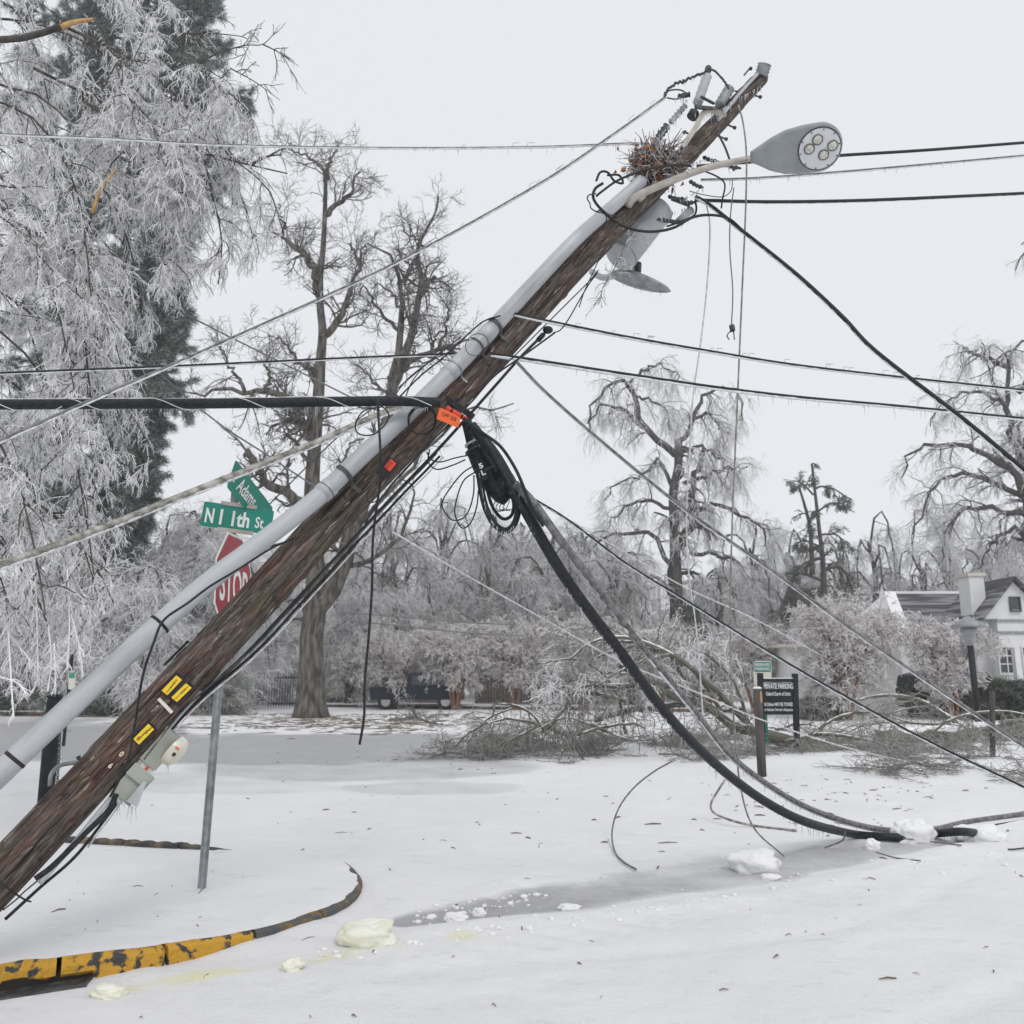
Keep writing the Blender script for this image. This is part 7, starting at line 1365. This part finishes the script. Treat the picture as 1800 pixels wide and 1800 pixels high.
panel('plate', P(1325, 1162, Yr - .01), P(1356, 1162, Yr - .01), P(1325, 1206, Yr - .01), .004, METER_WHITE, rs_, .03); panel('green_field', P(1326, 1163.5, Yr - .016), P(1355, 1163.5, Yr - .016), P(1326, 1181, Yr - .016), .004, GREEN, rs_, .02)
for tx, cy in (('RESERVED', 1168.5), ('PARKING', 1175.8)): text('lettering', tx, P(1340.5, cy, Yr - .018), X, Z, 25 * s, 5.4 * s, LETTER, rs_, .01)
# bollards
def bollard(label, bx_, by_, tx, ty, Yb, w, m, worn=None, sq=False, zoff=0):
    b = P(bx_, by_, Yb); t = P(tx, ty, Yb); o = thing('bollard', label, 'bollard', b); d = nrm(t - b); L = np.linalg.norm(t - b); r = w * Yb / FPX / 2; mb = MB()
    mb.tube([b - d * .2, b + d * (L - r * .9), b + d * (L - r * .5), b + d * (L - r * .15), b + d * L], [r, r, r * .93, r * .65, r * .15], 20); mb.build('post', m, o, True)
    mb = MB(); mb.ball(b + d * (L - r * .25), (r * .98, r * .98, r * .42), 16, 8, .1, 3, (b + d * (L - r * .35))[2]); mb.build('frost_cap', SNOWLUMP if worn else POST_BLACK, o, True)
    if worn:
        mb = MB(); mb.ball(b + d * (L - r * 2.2) + [r * .45, -r * .72, 0], (r * .35, r * .25, r * 1.6), 14, 10); mb.build('worn_patch', TORN, o, True)
    return o
bollard('grey brown wooden bollard with worn tan patch before the parking sign', 1340, 1370, 1331, 1208, 13.0, 15, POST_WOOD, True)
bo = bollard('black bollard with a hanging chain behind the leaning pole', 77, 1440, 97, 1222, 9.3, 25, POST_BLACK)
mb = MB()
ch0 = cat([P(106, 1272, 9.1), P(104, 1320, 9.1), P(101, 1370, 9.1), P(99, 1400, 9.1), P(103, 1425, 9.1)], 34)
for k in range(33):
    c = (ch0[k] + ch0[k + 1]) / 2; t = nrm(ch0[k + 1] - ch0[k]); sd_ = np.array([1., 0, 0]) if k % 2 else np.array([0, 1., 0]); l = np.linalg.norm(ch0[k + 1] - ch0[k]) * .72
    mb.tube([c + t * l * math.cos(a) + sd_ * .013 * math.sin(a) for a in np.linspace(0, 2 * np.pi, 11)], .0045, 5, cap=False)
mb.build('chain', STEEL_DK, bo, True)
bollard('dark wooden bollard standing among the fallen log twigs at right', 1745, 1334, 1744, 1213, 15.5, 9, POST_WOOD, None)
Yl = 20.; gs = thing('parking_sign', 'small green topped sign on a dark post before the ochre building', 'sign', P(128, 1262, Yl) * [1, 1, 0]); 
mb = MB(); a = P(126, 1150, Yl); mb.bbox((a[0] - .03, Yl, 0), (a[0] + .03, Yl + .04, a[2])); mb.build('post', POST_BLACK, gs); panel('plate', P(120, 1180, Yl - .02), P(132, 1180, Yl - .02), P(120, 1212, Yl - .02), .004, METER_WHITE, gs, .02); panel('green_field', P(121, 1181, Yl - .026), P(131, 1181, Yl - .026), P(121, 1192, Yl - .026), .004, GREEN_PALE, gs, .015)
# lamp post
Yp = 24.; lp_b = P(1712, 1262, Yp) * [1, 1, 0]; lo2 = thing('lamp_post', 'dark lamp post with wide shade in front of the white house', 'lamp post', lp_b); xx = P(1710, 1180, Yp)[0]
mb = MB(); mb.tube([(xx + .02, Yp, 0), (xx, Yp, zpx(1135, Yp))], .085, 12); mb.build('post', COPPERY if False else POST_BLACK, lo2, True)
mb = MB(); mb.tube([(xx, Yp, zpx(1135, Yp)), (xx, Yp, zpx(1125, Yp)), (xx, Yp, zpx(1110, Yp)), (xx, Yp, zpx(1104, Yp))], [.09, .13, .20, .22], 16); mb.build('lamp_glass', LAMP_GREY, lo2, True)
mb = MB(); mb.tube([(xx, Yp, zpx(1103, Yp)), (xx, Yp, zpx(1100, Yp)), (xx, Yp, zpx(1090, Yp)), (xx, Yp, zpx(1083, Yp))], [.44, .46, .20, .05], 24); mb.build('lamp_shade', STEEL, lo2, True)

# ================================================================== damp winter air
hz = bpy.data.materials.new('haze_air'); hz.use_nodes = True; HN = hz.node_tree.nodes; HL = hz.node_tree.links
HN.remove(HN['Principled BSDF']); pvn = HN.new('ShaderNodeVolumePrincipled'); pvn.inputs['Color'].default_value = (.93, .94, .96, 1); pvn.inputs['Density'].default_value = .0012; pvn.inputs['Anisotropy'].default_value = .2
HL.new(pvn.outputs[0], HN['Material Output'].inputs['Volume'])
mb = MB(); mb.bbox((-215, -70, -1.6), (215, 310, 42)); hb = mb.build('haze', hz, None, False, (0, 120, 0)); tag(hb, 'pale damp winter air softening the far trees', kind='stuff')
